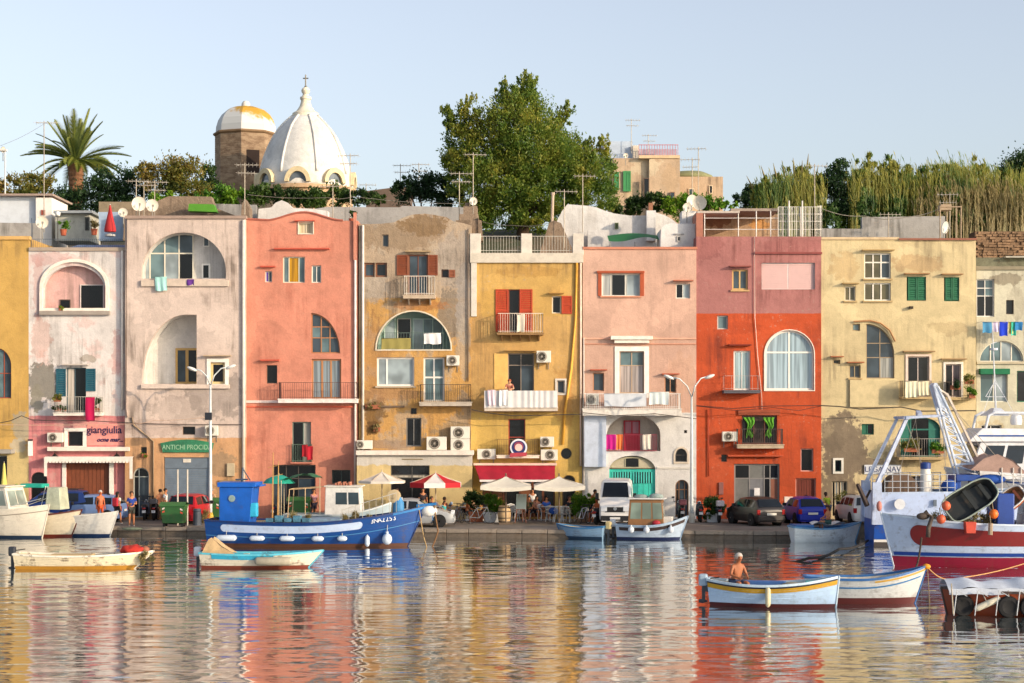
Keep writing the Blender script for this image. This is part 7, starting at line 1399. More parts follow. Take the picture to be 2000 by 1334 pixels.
def cabin(r, x0, x1, w, z0, z1, col, fr=.25, rr=.05, taper=.9, roof=None, over=.08, wins=(), front=0, glasscol='30404a', wh=(.45, .85), rth=.06, name='cabin'):
    """box cabin; fr/rr: how far the front/rear lean; wins: (f0,f1) along the side"""
    b = MB(); a = w/2; c = a*taper; b.hexa([(x0, -a, z0), (x1, -a, z0), (x1, a, z0), (x0, a, z0), (x0+rr, -c, z1), (x1-fr, -c, z1), (x1-fr, c, z1), (x0+rr, c, z1)]); ca = b.build(name, M(col, .45, dirt=.2), r, bevel=.03)
    b = MB(); b.box(x0+rr-over, x1-fr+over*1.6, -c-over, c+over, z1+.002, z1+rth); b.build('roof', M(roof or col, .45), r, bevel=.02)
    g = glass(glasscol, .07)
    for f0, f1 in wins:
        for sd in (-1, 1):
            P = []
            for f, h in ((f0, wh[0]), (f1, wh[0]), (f1, wh[1]), (f0, wh[1])): xa = x0+rr*h; xb = x1-fr*h; P.append(Vector((xa+(xb-xa)*f, sd*(a+(c-a)*h+.008), z0+(z1-z0)*h)))
            b = MB(); b.hexa([p-Vector((0, sd*.02, 0)) for p in P]+P); b.build('side_window', g, r)
    for k in range(front):
        y0, y1 = -a*.85+k*(1.7*a/front)+.03, -a*.85+(k+1)*(1.7*a/front)-.03; P = []
        for y, h in ((y0, wh[0]), (y1, wh[0]), (y1, wh[1]), (y0, wh[1])): P.append(Vector((x1-fr*h+.01, y*(1+(taper-1)*h), z0+(z1-z0)*h)))
        b = MB(); b.hexa([p-Vector((.02, 0, 0)) for p in P]+P); b.build('windscreen', g, r)
    return ca
def fender(label, r, lx, sd, z, hu, kind='cyl', col='c8d4dc', rr=.1, l=.5, hor=False, name='fender', group=None):
    """a fender is a thing of its own that hangs on the hull r"""
    p = Vector(hu.P((lx+hu.L/2)/hu.L, z, sd)); p.x = lx; p.y += sd*rr*1.05; mw = Matrix.Translation(r.location) @ Matrix.Rotation(r.rotation_euler.z, 4, 'Z'); q = mw @ p
    o = T(name, label, 'fender' if name == 'fender' else name.replace('_', ' '), q, r.rotation_euler.z, group); b = MB()
    if kind == 'ball': b.ball((0, 0, 0), rr, 16, 10, 1, 1, 1.12); b.bar((0, 0, rr), (0, 0, rr*1.5), rr*.3, 8)
    elif hor: b.lathe([(rr*.3, -l/2), (rr*.8, -l/2+.05), (rr, -l/2+.12), (rr, l/2-.12), (rr*.8, l/2-.05), (rr*.3, l/2)], n=12, axis='x')
    else: b.lathe([(rr*.3, -l/2), (rr*.8, -l/2+.05), (rr, -l/2+.12), (rr, l/2-.12), (rr*.8, l/2-.05), (rr*.3, l/2)], n=12)
    b.build('float', M(col, .4, dirt=.15), o, smooth=True)
    b = MB(); top = hu.sheer((lx+hu.L/2)/hu.L)-z; b.bar((0, 0, rr), (0, -sd*rr, max(top, rr+.05)), .012, 5); b.build('rope', M('cfc8b8', .8), o); return o
def rope(label, pts, r=.02, col='8a7050', sag=0., name='mooring_rope', cat='rope'):
    P = []
    for a, c in zip(pts, pts[1:]):
        a, c = Vector(a), Vector(c)
        for i in range(13): q = i/12; p = a.lerp(c, q); p.z -= sag*math.sin(math.pi*q); P.append(p)
    o0 = P[0].copy(); b = MB(); b.tube([p-o0 for p in P], r, 6); o = b.build(name, M(col, .9, bump=.5, sc=9), smooth=2); o.location = o0; return tag(o, label, cat)
def PW(px, py, Y): return (wx(px, Y), Y, wz(py, Y))
def outboard(r, hu, z=None, col='23262c', y=0.):
    x = hu.S(0, 1, 1)[0]; z = hu.sheer(0) if z is None else z; b = MB(); b.box(x-.3, x-.02, y-.13, y+.13, z-.02, z+.36); b.build('outboard_cowl', M(col, .35), r, bevel=.06); b = MB(); b.box(x-.2, x-.1, y-.06, y+.06, z-.5, z-.02); b.box(x-.12, x+.06, y-.1, y+.1, z-.2, z+.02); b.lathe([(.06, -.14), (.07, 0), (.02, .14)], (x-.16, y, z-.5), 8, 'x'); b.build('outboard_leg', M('3c4046', .5), r); b = MB(); b.bar((x-.1, y, z+.2), (x+.35, y, z+.26), .02); b.build('tiller', M('1c1c1e', .5), r)

# ---- big blue fishing boat
r = boat('fishing_boat', 'large blue wooden fishing boat with bright blue wheelhouse and white side stripe', 616, 1069, -4.5, dY=1.0)
H = Hull(r, 10.1, 3.1, 1.22, 1.12, 1.86, '0e4488', draft=.5, tw=.7, rake=1.1, flare=.3, dirt=.35, gun='0b2c64', gunw=.06, deck=lambda u: .75 if u < .72 else .75+(u-.72)*2.6, inner='7c6c58',
         bands=[('bottom_paint', '5c3c2c', ('z', -.5), ('z', .16), 0, 1, .006), ('side_stripe', 'b9cbe6', ('s', .48, 1), ('s', .14, 1), .075, .73, .014), ('rubbing_line', '4a86b8', ('s', .70), ('s', .665), 0, 1, .02), ('bow_cap', '2a78b8', ('s', .1), ('s', -.03), .86, 1, .03)])
cabin(r, -4.45, -3.05, 1.4, .75, 2.72, '0b58b4', fr=-.18, rr=.0, taper=1.0, roof='0d5cba', over=.08, wins=(), rth=.22, name='wheelhouse')
b = MB(); b.lathe([(.14, -.78), (.16, -.775), (.16, -.765), (.1, -.755)], (-3.85, .03, 2.2), 18, 'y'); b.build('porthole', M('9ab0b0', .2, .4), r); b = MB(); b.box(-3.0, -2.55, -.6, .6, 2.74, 2.82); b.build('roof_visor', M('0d5cba', .5), r, bevel=.02)
b = MB(); b.box(-3.05, -2.7, -.7, -.3, 1.35, 2.0); b.build('blue_tub', M('28a8d0', .6), r, bevel=.05)
b = MB(); b.bar((-3.6, .2, 2.9), (-3.55, .2, 3.6), .05); b.bar((-3.55, .2, 3.55), (-3.2, .2, 3.0), .03); b.bar((-3.8, -.2, 3.05), (-3.3, .1, 3.05), .04); b.build('roof_mast', M('2c3c50', .5), r)
for x, z1 in ((-2.15, 4.3), (-1.9, 3.9)): b = MB(); b.bar((x, .1, .75), (x+.05, .1, z1), .04, 6, r2=.02); b.bar((x-.2, .1, z1-.7), (x+.25, .1, z1-.6), .015); b.build('mast_pole', M('b88a50', .7), r)
b = MB(); b.box(-2.5, -.6, -.9, .9, .75, 1.15); b.build('fish_box_stack', M('b8a888', .8, dirt=.5), r, bevel=.03); b = MB(); b.box(-.3, 1.2, -.8, .5, .75, 1.3); b.build('engine_cover', M('7c94a8', .7, dirt=.3), r, bevel=.04)
b = MB(); b.lathe([(.28, 0), (.26, .5), (.12, .75)], (3.75, 0, 1.5), 12); b.build('bow_winch', M('3a80b4', .6), r); b = MB(); b.lathe([(.1, -.2), (.3, -.19), (.3, -.16), (.17, -.14), (.2, 0), (.17, .14), (.3, .16), (.3, .19), (.1, .2)], (3.55, 0, 2.3), 20, 'y'); b.bar((3.45, -.1, 1.5), (3.55, -.1, 2.3), .05); b.bar((3.65, .1, 1.5), (3.55, .1, 2.3), .05); b.build('net_hauler', M('c0ac88', .85, bump=.6, dirt=.5), r, smooth=True)
b = MB()
for k in range(5): b.box(-2.2+.42*k, -1.85+.42*k, -1.15, -.75, 1.15, 1.32+.12*(k % 2))
b.build('fish_crates', M('4a7c94', .7, var=.6, dirt=.4), r, bevel=.02)
b = MB()
for k in range(9): x_ = 1.3+.3*k; b.bar((x_, -.95+.08*k, 1.0+.05*k), (x_, -.95+.08*k, 1.75+.09*k), .014, 4)
b.tube([(1.3, -.95, 1.7), (2.5, -.62, 2.1), (3.7, -.3, 2.47)], .018, 5); b.build('bow_railing', M('b8b4a8', .5, .2), r)
leaves('deck_netting', [(-.9, -.3, 1.25, .7, .5, .25), (1.6, .1, 1.35, .8, .5, .25)], 1300, .2, .025, LM['dry'], r)['kind'] = 'stuff'
b = MB(); b.bar((4.6, 0, 1.85), (5.5, 0, 1.95), .07, 6); b.bar((5.3, 0, 1.9), (5.35, 0, 1.2), .02); b.build('bowsprit', M('2a78b8', .6), r)
ns_ = '3NA2253'
for i_, ch_ in enumerate(ns_):
    u_ = .772+.0165*i_; z_ = 1.2+.022*i_; p = H.P(u_, z_, -1); p2 = H.P(u_+.01, z_, -1); text(r, ch_, M('d0d6dc', .6), .3, (p[0], p[1]-.03, z_), rot=(R_(84), R_(-7), math.atan2(p2[1]-p[1], p2[0]-p[0])), name='registration_character')
for i, (lx, k, rr, l, lb) in enumerate(((-4.0, 'h', .14, .95, 'long white fender lying along the blue hull near the stern'), (-2.55, 'h', .12, .7, 'second white fender from the stern with pointed ends'), (-1.15, 'h', .12, .7, 'third horizontal white fender amidships on the blue hull'), (.25, 'h', .12, .55, 'fourth white fender, short one right of amidships'), (1.35, 'h', .12, .45, 'fifth white fender, tilted and smallest on the blue hull'), (2.45, 'v', .11, .52, 'upright white fender hanging left of the round one'), (3.35, 'b', .23, 0, 'round white ball fender below the registration number'))):
    fender(lb, r, lx, -1, .42 if k == 'h' else (.3 if k == 'v' else .38), H, 'ball' if k == 'b' else 'cyl', 'c4d0de', rr, l, k == 'h')
q = Matrix.Translation(r.location) @ Matrix.Rotation(r.rotation_euler.z, 4, 'Z')
rope('slack mooring rope dropping from the bow of the blue boat into the water', [q @ Vector((4.7, -.15, 1.9)), q @ Vector((4.95, -.3, .5)), q @ Vector((5.15, -.4, -.1))], .025, 'a88c60', .03); rope('rusty chain hanging off the blue boat bowsprit to the water', [q @ Vector((5.4, 0, 1.9)), q @ Vector((5.6, -.1, .7)), q @ Vector((5.3, -.2, -.1))], .035, '7a5838', .05)
bb = MB(); bb.ball((0, 0, 0), .3, 14, 9, 1.3, 1, .9); o = bb.build('buoy', M('e0dcd4', .5), smooth=2); o.location = q @ Vector((5.15, .1, 1.62)); tag(o, 'white float lashed under the bowsprit of the blue boat', 'buoy')
# ---- small white cabin boat behind it
r = boat('cabin_boat', 'small pale grey boat with white cabin moored behind the blue boat', 668, 1060, -2, dY=.9)
H = Hull(r, 5.6, 1.9, 1.3, 1.3, 2.1, '9fb0b8', draft=.3, rake=.6, deck=lambda u: .7, inner='a8b0b0', gun='c0c6c4', bands=[('waterline_band', '3c5068', ('z', -.3), ('z', .1), 0, 1, .005)])
cabin(r, -.85, .95, 1.3, .9, 2.62, 'd8d6d0', fr=.12, rr=.05, wins=((.3, .62), (.66, .95)), wh=(.52, .85), over=.07, roof='dcd8cc')
b = MB(); b.tube([(-2.6, -.7, .9), (-2.5, -.7, 2.5), (-1.0, -.65, 2.6)], .025, 6); b.tube([(-2.6, .7, .9), (-2.5, .7, 2.5), (-1.0, .65, 2.6)], .025, 6); b.bar((-2.5, -.7, 2.5), (-2.5, .7, 2.5), .025); b.bar((-1.75, -.68, .9), (-1.75, -.68, 2.55), .02); b.build('canopy_frame', M('c8a880', .6), r)
b = MB()
for k in range(6): b.box(.02+k*.13-.4, .1+k*.13-.4, -.3, .3, 2.69, 2.8+.05*(k % 2))
b.build('roof_gear', M('b07058', .8, dirt=.6), r); b = MB(); b.box(1.5, 2.0, -.99, -.95, 1.1, 1.35); b.build('porthole', M('1c2024', .3), r) if False else None
r2 = T('boat_parasol', 'small open turquoise parasol rigged over the small boat stern', 'parasol', (wx(545, 88), 88, 1.0)); b = MB(); b.lathe([(.78, 1.78), (.6, 1.98), (.25, 2.14), (.02, 2.2)], n=10); b.lathe([(.78, 1.78), (.78, 1.7)], n=10) if False else None; b.build('canopy', M('1f9a86', .7), r2, smooth=True); b = MB(); b.bar((0, 0, -.4), (0, 0, 2.25), .02); b.build('pole', M('b8a888', .6), r2)
r2 = T('green_awning', 'ragged green cloth awning strung beside the turquoise parasol', 'awning', (wx(588, 87.8), 87.8, 1.0)); b = MB(); b.grid(lambda u, v: (-.9+1.9*u, -.6+1.2*v, 1.9+.3*math.sin(u*2.6)+.06*math.sin(u*13+v*5)), 18, 6); b.build('cloth', M('3c7c54', .8, var=.4), r2, smooth=2); b = MB(); b.bar((-.88, -.55, -.3), (-.88, -.55, 1.95), .02); b.bar((.95, -.55, -.3), (.95, -.55, 2.05), .02); b.bar((-.88, .55, -.3), (-.88, .55, 1.95), .02); b.build('pole', M('c0b090', .6), r2)
# ---- the two old skiffs
r = boat('old_skiff', 'weathered cream skiff with yellowed waterline floating at the left', 158, 1113, 1, dY=.75)
H = Hull(r, 5.4, 1.5, .6, .52, .68, 'dccfb0', draft=.2, tw=.8, rake=1.0, flare=.25, dirt=.85, gun='e3dccb', deck=lambda u: .38, inner='c9bb9a', bands=[('waterline_stain', 'b8842c', ('z', -.2), ('z', .13), 0, 1, .006)])
outboard(r, H, .5, '30343c'); thwarts(H, (.3, .55), .48, 'c0a880'); b = MB(); b.box(-1.3, .3, -.4, .4, .5, .56); b.build('loose_board', M('c4a878', .8), r)
b = MB(); b.ball((0, 0, 0), .42, 14, 8, 1.2, .9, .45); b.v = [(v[0]+1.85+.06*math.sin(v[1]*20), v[1], v[2]+.72+.05*math.sin(v[0]*17)) for v in b.v]; b.build('red_cloth', M('b82c20', .85, var=.35), r, smooth=2)
b = MB(); b.ball((2.35, 0, .74), .17, 10, 6, 1, 1, .8); b.build('brown_float', M('9a5c44', .7), r, smooth=2); leaves('weed_bundle', [(2.45, -.35, .35, .26, .2, .28)], 420, .14, .05, LM['dry'], r)['kind'] = 'stuff'
r = boat('old_skiff', 'weathered skiff with turquoise inside and peeling cream hull in front of the blue boat', 508, 1111, -1, dY=.75)
H = Hull(r, 4.85, 1.5, .6, .54, .68, 'd3cbb8', draft=.2, tw=.8, rake=.8, flare=.25, dirt=.8, gun='5ab8cc', deck=lambda u: .4, inner='3a9ab4', bands=[('waterline_stain', '7a3a28', ('z', -.2), ('z', .1), 0, 1, .006), ('turquoise_strake', '2fa3c4', ('s', .2), ('s', .0), .1, .62, .01)])
outboard(r, H, .45, 'c8ccd4'); thwarts(H, (.35, .6), .5, 'b8a888'); b = MB(); b.prism([(-2.3, .58), (-1.15, .6), (-1.5, .85), (-1.95, 1.16), (-2.05, 1.1)], -.45, .2); b.build('folded_canvas', M('c8a87c', .85, var=.3), r, bevel=.04)
fender('long grey ribbed fender against the peeling skiff', r, .55, -1, .3, H, 'cyl', 'a8a08c', .17, 1.5, True)
# ---- left edge boats
r = boat('motor_boat', 'cream motor boat with windscreen cabin cut by the left edge', -18, 1052, -20, dY=1.2)
H = Hull(r, 6.0, 2.2, 1.5, 1.35, 1.65, 'd6cdbb', draft=.3, deck=lambda u: 1.1, inner='d8d0c0', bands=[('waterline_band', '1c3048', ('z', -.3), ('z', .12), 0, 1, .006), ('side_line', '8a8070', ('s', .3), ('s', .26), 0, 1, .012)])
cabin(r, -1.5, 1.3, 1.7, 1.3, 2.5, 'd8cfbe', fr=.35, rr=.1, wins=((.08, .5), (.56, .95)), front=2, wh=(.25, .85), glasscol='8a948c')
b = MB(); b.tube([(1.0, -.8, 1.5), (2.7, -.25, 1.95)], .02, 5); b.tube([(1.0, .8, 1.5), (2.7, .25, 1.95)], .02, 5); b.build('bow_rail', M('c8c8c4', .3, .5), r)
r = boat('moored_boat', 'cream boat with dark red gunwale and boot stripe at the left quay', 62, 1050, -13, dY=1.1)
H = Hull(r, 4.8, 1.8, 1.15, 1.05, 1.35, 'cbbfa6', draft=.3, rake=.7, deck=lambda u: .6, inner='a8926c', gun='5a2418', gunw=.08, bands=[('boot_stripe', '6a2418', ('z', -.3), ('z', .12), 0, 1, .006)]); thwarts(H, (.3, .5), .85, '9a7c54')
b = MB(); b.bar((.2, -.4, .7), (.5, -.1, 2.5), .02); b.bar((.9, -.4, .7), (.6, -.1, 2.5), .02); b.build('awning_poles', M('d8d4cc', .5), r); b = MB(); b.hexa([(.65, -.5, 1.35), (1.5, -.5, 1.35), (1.5, .5, 1.35), (.65, .5, 1.35), (.75, -.45, 2.45), (1.4, -.45, 2.45), (1.4, .45, 2.45), (.75, .45, 2.45)]); b.build('console_screen', M('b8bca4', .3, var=.3), r, bevel=.03)
b = MB(); b.box(-.75, .45, -.4, .4, 2.42, 2.62); b.build('turquoise_hood', M('18a08c', .7), r, bevel=.05)
r = boat('moored_boat', 'white boat with dark blue boot stripe, rightmost of the left quay boats', 135, 1050, -14, dY=1.4)
H = Hull(r, 4.6, 1.8, 1.1, 1.02, 1.25, 'c9c6be', draft=.3, rake=.55, deck=lambda u: .6, inner='b8b4ac', bands=[('boot_stripe', '16345c', ('z', -.3), ('z', .12), 0, 1, .006)]); thwarts(H, (.3, .5), .8, 'b0a488')
# ---- middle quay boats
r = boat('dinghy', 'small blue grey dinghy with yellowish transom below the planter', 1136, 1054, 160, dY=.9)
H = Hull(r, 2.5, 1.25, .62, .55, .7, '7c9cb8', draft=.15, tw=.85, rake=.35, deck=lambda u: .3, inner='b8a068', gun='2c6c9c', dirt=.4, bands=[('boot_stripe', '25405c', ('z', -.15), ('z', .12), 0, 1, .006)]); thwarts(H, (.4,), .48, '2a70a8'); outboard(r, H, .5, 'c8b480')
r = boat('cabin_boat', 'white boat with varnished wooden cabin and fenders below the turquoise gate', 1277, 1056, -9, dY=1.1)
H = Hull(r, 3.5, 1.55, .72, .68, 1.15, 'a9bacb', draft=.3, rake=.5, deck=lambda u: .5, inner='9ab0c0', gun='8ea6bc', bands=[('boot_stripe', '16244c', ('z', -.3), ('z', .12), 0, 1, .006), ('dark_coaming', '3a2c28', ('s', .26), ('s', .1), .05, .97, .012)])
cabin(r, -1.15, .62, 1.1, .6, 1.95, '8a6038', fr=.1, rr=.1, wins=((.06, .36), (.4, .66), (.7, .97)), front=2, wh=(.3, .88), roof='d8d6cf', glasscol='7c8c80', over=.1)
b = MB(); b.ball((.2, 0, 2.08), .3, 12, 6, 1.2, .8, .5); b.ball((-.55, .1, 2.05), .28, 12, 6, 1.3, .8, .45); b.build('roof_bundle', M('8a9894', .8, var=.5), r, smooth=2); b = MB(); b.box(.55, 1.0, -.4, .4, .75, 1.1); b.build('white_locker', M('d8d2c8', .6), r, bevel=.03); b = MB(); b.ball((.25, -.62, .82), .17, 10, 8, 1.2, .6, .8); b.build('red_float', M('a8202c', .6), r, smooth=2)
outboard(r, H, .6, 'c4ccd4')
for lx, lb in ((-.95, 'white fender nearest the stern of the wooden cabin boat'), (-.2, 'white round fender amidships on the wooden cabin boat'), (.95, 'white round fender near the bow of the wooden cabin boat')): fender(lb, r, lx, -1, .5, H, 'ball', 'c4ccd4', .15)
r = boat('moored_boat', 'white rowing boat with blue stern deck and white sheet left of the trawler', 1620, 1061, 6, dY=.9)
H = Hull(r, 3.4, 1.45, .75, .66, .95, 'ccd6da', draft=.2, tw=.85, rake=.35, deck=lambda u: .5, inner='2468a8', gun='5a90b8', dirt=.5); b = MB(); b.box(-1.62, -.75, -.6, .6, .72, .84); b.build('stern_deck', M('1c64a4', .6), r); b = MB(); b.grid(lambda u, v: (-.7+1.5*u, -.5+1.0*v, .86+.08*math.sin(u*9)+.05*math.cos(v*7)), 12, 6); b.grid(lambda u, v: (-.7+1.5*u, -.5+1.0*v, .84+.08*math.sin(u*9)+.05*math.cos(v*7)), 12, 6); b.build('white_sheet', M('dcdcd8', .8), r, smooth=2)
person('bather sitting on the white sheet of the rowing boat', r.location.x+.1, r.location.y, .52, R_(-70), 1.6, 'sit', shirt=None, pants='3a5c58', skin='tan', hair='3a241a', longhair=True)
# ---- trawler
r = boat('trawler', 'blue and white trawler with stern gantry and lattice crane arm', 1972, 1067, 0, dY=1.3)
H = Hull(r, 12.4, 3.2, 2.45, 2.5, 3.0, '10489c', draft=.7, tw=.88, rake=1.2, flare=.2, dirt=.45, strakes=False, gun='b8c8e0', deck=lambda u: 1.75, inner='6f8aa0', stern_rake=0, bands=[('white_bulwark', 'b4c4e2', ('z', 1.22), ('s', .02), 0, .97, .014), ('waterline_band', 'd8d4cc', ('z', .18), ('z', .3), 0, 1, .02), ('bottom_paint', '4a4440', ('z', -.7), ('z', .18), 0, 1, .01)])
b = MB(); b.box(-6.235, -6.2, -1.45, 1.45, 1.22, 2.42); b.build('white_transom', M('b4c4e2', .5, dirt=.3), r)
x0 = -6.15; Zt = lambda py: wz(py, r.location.y); Xt = lambda px: wx(px, r.location.y)-r.location.x
b = MB()
for y in (-1.3, 1.3): b.hexa([(Xt(1692), y-.15, 1.0), (Xt(1712), y-.15, 1.0), (Xt(1712), y+.15, 1.0), (Xt(1692), y+.15, 1.0), (Xt(1693), y-.14, Zt(940)), (Xt(1710), y-.14, Zt(940)), (Xt(1710), y+.14, Zt(940)), (Xt(1693), y+.14, Zt(940))]); b.bar((Xt(1703), y, Zt(942)), (Xt(1762), y*.8, Zt(816)), .13, 4, r2=.1)
b.bar((Xt(1762), -1.2, Zt(816)), (Xt(1762), 1.2, Zt(816)), .1, 4); b.bar((Xt(1755), -1.1, Zt(816)), (Xt(1832), -1.0, Zt(812)), .08, 4); b.bar((Xt(1755), 1.1, Zt(816)), (Xt(1832), 1.0, Zt(812)), .08, 4); b.bar((Xt(1832), -1.1, Zt(812)), (Xt(1832), 1.1, Zt(812)), .08, 4); b.bar((Xt(1795), -.2, Zt(812)), (Xt(1795), .2, Zt(806)), .16, 4); b.build('stern_gantry', M('a8b4cc', .5, dirt=.35), r)
b = MB(); A = [(1822, 752), (1872, 924)]; Bq = [(1835, 756), (1906, 922)]
def L2(p, q, t): return (p[0]+(q[0]-p[0])*t, p[1]+(q[1]-p[1])*t)
for y in (-.35, .35):
    b.bar((Xt(1820), y, Zt(752)), (Xt(1868), y, Zt(926)), .06, 6); b.bar((Xt(1828), y, Zt(754)), (Xt(1906), y, Zt(924)), .06, 6)
    for i in range(7): t0_, t1_ = i/7*.75+.25, (i+1)/7*.75+.25; p, q_ = L2((1820, 752), (1868, 926), t0_), L2((1828, 754), (1906, 924), t1_); b.bar((Xt(p[0]), y, Zt(p[1])), (Xt(q_[0]), y, Zt(q_[1])), .03, 5); p2 = L2((1828, 754), (1906, 924), t0_); b.bar((Xt(p[0]), y, Zt(p[1])), (Xt(p2[0]), y, Zt(p2[1])), .03, 5)
b.hexa([(Xt(1820), -.36, Zt(755)), (Xt(1829), -.36, Zt(755)), (Xt(1829), .36, Zt(755)), (Xt(1820), .36, Zt(755)), (Xt(1833), -.36, Zt(795)), (Xt(1843), -.36, Zt(795)), (Xt(1843), .36, Zt(795)), (Xt(1833), .36, Zt(795))]); b.bar((Xt(1824), -.4, Zt(752)), (Xt(1824), .4, Zt(752)), .1, 8); b.build('crane_arm', M('c3cede', .45, dirt=.2), r)
b = MB(); b.bar((Xt(1826), .6, Zt(756)), (Xt(1858), .6, Zt(772)), .07, 4); b.bar((Xt(1855), .6, Zt(768)), (Xt(1918), .9, Zt(893)), .07, 4); b.bar((Xt(1918), .9, Zt(893)), (Xt(1925), .9, Zt(960)), .06, 4); b.bar((Xt(1824), .1, Zt(753)), (Xt(1856), .6, Zt(770)), .05, 4); b.build('crane_strut', M('b4a89c', .5, dirt=.4), r)
b = MB(); b.box(Xt(1858), Xt(1904), -1.0, 1.0, Zt(938), Zt(926)); b.box(Xt(1859), Xt(1868), -.9, -.6, 1.75, Zt(938)); b.box(Xt(1859), Xt(1868), .6, .9, 1.75, Zt(938)); b.box(Xt(1900), Xt(1908), -.9, .9, 1.75, Zt(938)); b.build('crane_base', M('10408c', .5, dirt=.2), r, bevel=.02)
b = MB()
for y in (-1.42, 1.42):
    for k, px in enumerate(range(1716, 1856, 15)): b.bar((Xt(px), y, 2.45), (Xt(px), y, Zt(924)), .02, 5)
    for py in (925, 938, 950): b.bar((Xt(1716), y, Zt(py)), (Xt(1852), y, Zt(py)), .018, 5)
b.bar((Xt(1716), -1.42, Zt(925)), (Xt(1716), 1.42, Zt(925)), .018); b.build('deck_railing', M('b8bcc0', .45, .2), r)
b = MB(); b.lathe([(.75, -.7), (.75, -.64), (.35, -.63), (.35, .63), (.75, .64), (.75, .7)], (Xt(1757), 0, 2.55), 22, 'y'); b.lathe([(.6, -.55), (.6, .55)], (Xt(1757), 0, 2.55), 18, 'y'); b.build('net_drum', M('6a5444', .9, dirt=.6, bump=.8), r)
b = MB(); b.lathe([(.34, 1.9), (.3, 2.6), (.22, Zt(914)), (.2, Zt(912))], (Xt(1803), -.5, 0), 18); b.build('funnel', M('d8d4cc', .5), r, smooth=True); b = MB(); b.lathe([(.24, Zt(915)), (.24, Zt(904)), (.12, Zt(902))], (Xt(1803), -.5, 0), 18); b.build('funnel_cap', M('12387c', .5), r, smooth=True)
b = MB(); b.prism([(Xt(1888), Zt(915)), (Xt(1988), Zt(922)), (Xt(1965), Zt(898)), (Xt(1935), Zt(888)), (Xt(1910), Zt(896))], -1.2, 1.2); b.build('canvas_shelter', M('a08478', .9, var=.25), r, bevel=.05); b = MB()
for px in (1943, 1965, 1980): b.bar((Xt(px), -1.25, 2.4), (Xt(px), -1.25, Zt(912)), .03)
b.bar((Xt(1943), -1.25, Zt(925)), (Xt(1985), -1.25, Zt(930)), .025); b.build('shelter_frame', M('d4d0c8', .5), r)
for c_, rr_, e_ in (((Xt(1845), -.9, 2.75), .35, (1.1, .9, .9)), ((Xt(1925), -.9, Zt(935)), .4, (1.8, .9, .6))): b = MB(); b.ball(c_, rr_, 10, 8, *e_); b.build('blue_net_heap', M('14489c', .85, bump=.8, var=.4), r, smooth=2)
b = MB(); b.lathe([(.25, -1.55), (.25, -1.45)], (Xt(1743), -.1, 1.95), 16, 'y'); b.build('white_spool', M('c9ccd0', .5), r); b = MB(); b.box(Xt(1808), Xt(1814), -1.62, -1.55, 1.85, 2.15); b.build('freeing_port', M('5a6470', .5), r)
b = MB(); b.ball((Xt(1703), -1.7, Zt(985)), .16, 10, 7, .8, .8, 1.5); b.build('pink_buoy', M('b87468', .6), r, smooth=2)
b = MB(); b.bar((Xt(1684), -1.2, Zt(985)), (Xt(1664), -1.4, Zt(944)), .14, 6, r2=.1); b.bar((Xt(1680), -1.2, Zt(975)), (Xt(1690), -1.2, Zt(955)), .06); b.build('trawl_door_arm', M('3a2c28', .8), r)
b = MB(); P = []
for px0, py0, px1, py1, y in ((1762, 816, 1815, 958, -.6), (1832, 812, 1842, 955, -.8), (1790, 812, 1800, 905, .3), (1824, 753, 1990, 985, -.5), (1828, 756, 2010, 960, .3), (1795, 812, 1755, 935, .4)): b.bar((Xt(px0), y, Zt(py0)), (Xt(px1), y, Zt(py1)), .016, 4)
b.build('rigging_wire', M('8c8478', .6), r)
# ---- motor yacht behind the trawler
r = boat('motor_yacht', 'white motor yacht with radar arch and mast behind the trawler', 2080, 1054, 180, dY=.4)
Zt = lambda py: wz(py, r.location.y); Xr = lambda px: -(wx(px, r.location.y)-r.location.x)
H = Hull(r, 11.5, 3.4, 3.0, 3.0, 3.5, 'd8d8d8', draft=.7, rake=1.6, dirt=.05, strakes=False, deck=lambda u: 2.9, inner='c8c4bc', bands=[('blue_line', '1c4488', ('s', .4), ('s', .32), 0, 1, .014)])
xa, xb = Xr(2180), Xr(1880)
cabin(r, xa, xb, 2.8, 2.95, Zt(862), 'd9dadc', fr=.55, rr=.1, taper=.92, wins=((.42, .52), (.54, .66), (.68, .8), (.82, .95)), front=3, wh=(.42, .9), glasscol='141c28', over=.0, rth=.05)
b = MB(); b.hexa([(xa, -1.45, Zt(862)), (xb+.1, -1.45, Zt(862)), (xb+.1, 1.45, Zt(862)), (xa, 1.45, Zt(862)), (xa, -1.4, Zt(840)), (xb-.6, -1.4, Zt(836)), (xb-.6, 1.4, Zt(836)), (xa, 1.4, Zt(840))]); b.build('flybridge', M('d9dadc', .4), r, bevel=.04); b = MB(); b.box(xa+.1, xb-.42, -1.45, -1.4, Zt(852), Zt(849)); b.box(xa+.1, xb-.42, 1.4, 1.45, Zt(852), Zt(849)); b.build('flybridge_stripe', M('1c4a90', .4), r)
b = MB()
for y in (-1.2, 1.2): b.tube([(Xr(1912), y, Zt(840)), (Xr(1918), y, Zt(812)), (Xr(1930), y, Zt(806)), (Xr(2040), y, Zt(808))], .08, 6)
b.hexa([(Xr(1925), -1.2, Zt(812)), (Xr(1960), -1.2, Zt(812)), (Xr(1960), 1.2, Zt(812)), (Xr(1925), 1.2, Zt(812)), (Xr(1938), -.3, Zt(797)), (Xr(1952), -.3, Zt(797)), (Xr(1952), .3, Zt(797)), (Xr(1938), .3, Zt(797))]); b.build('radar_arch', M('d4d8de', .4), r, bevel=.02)
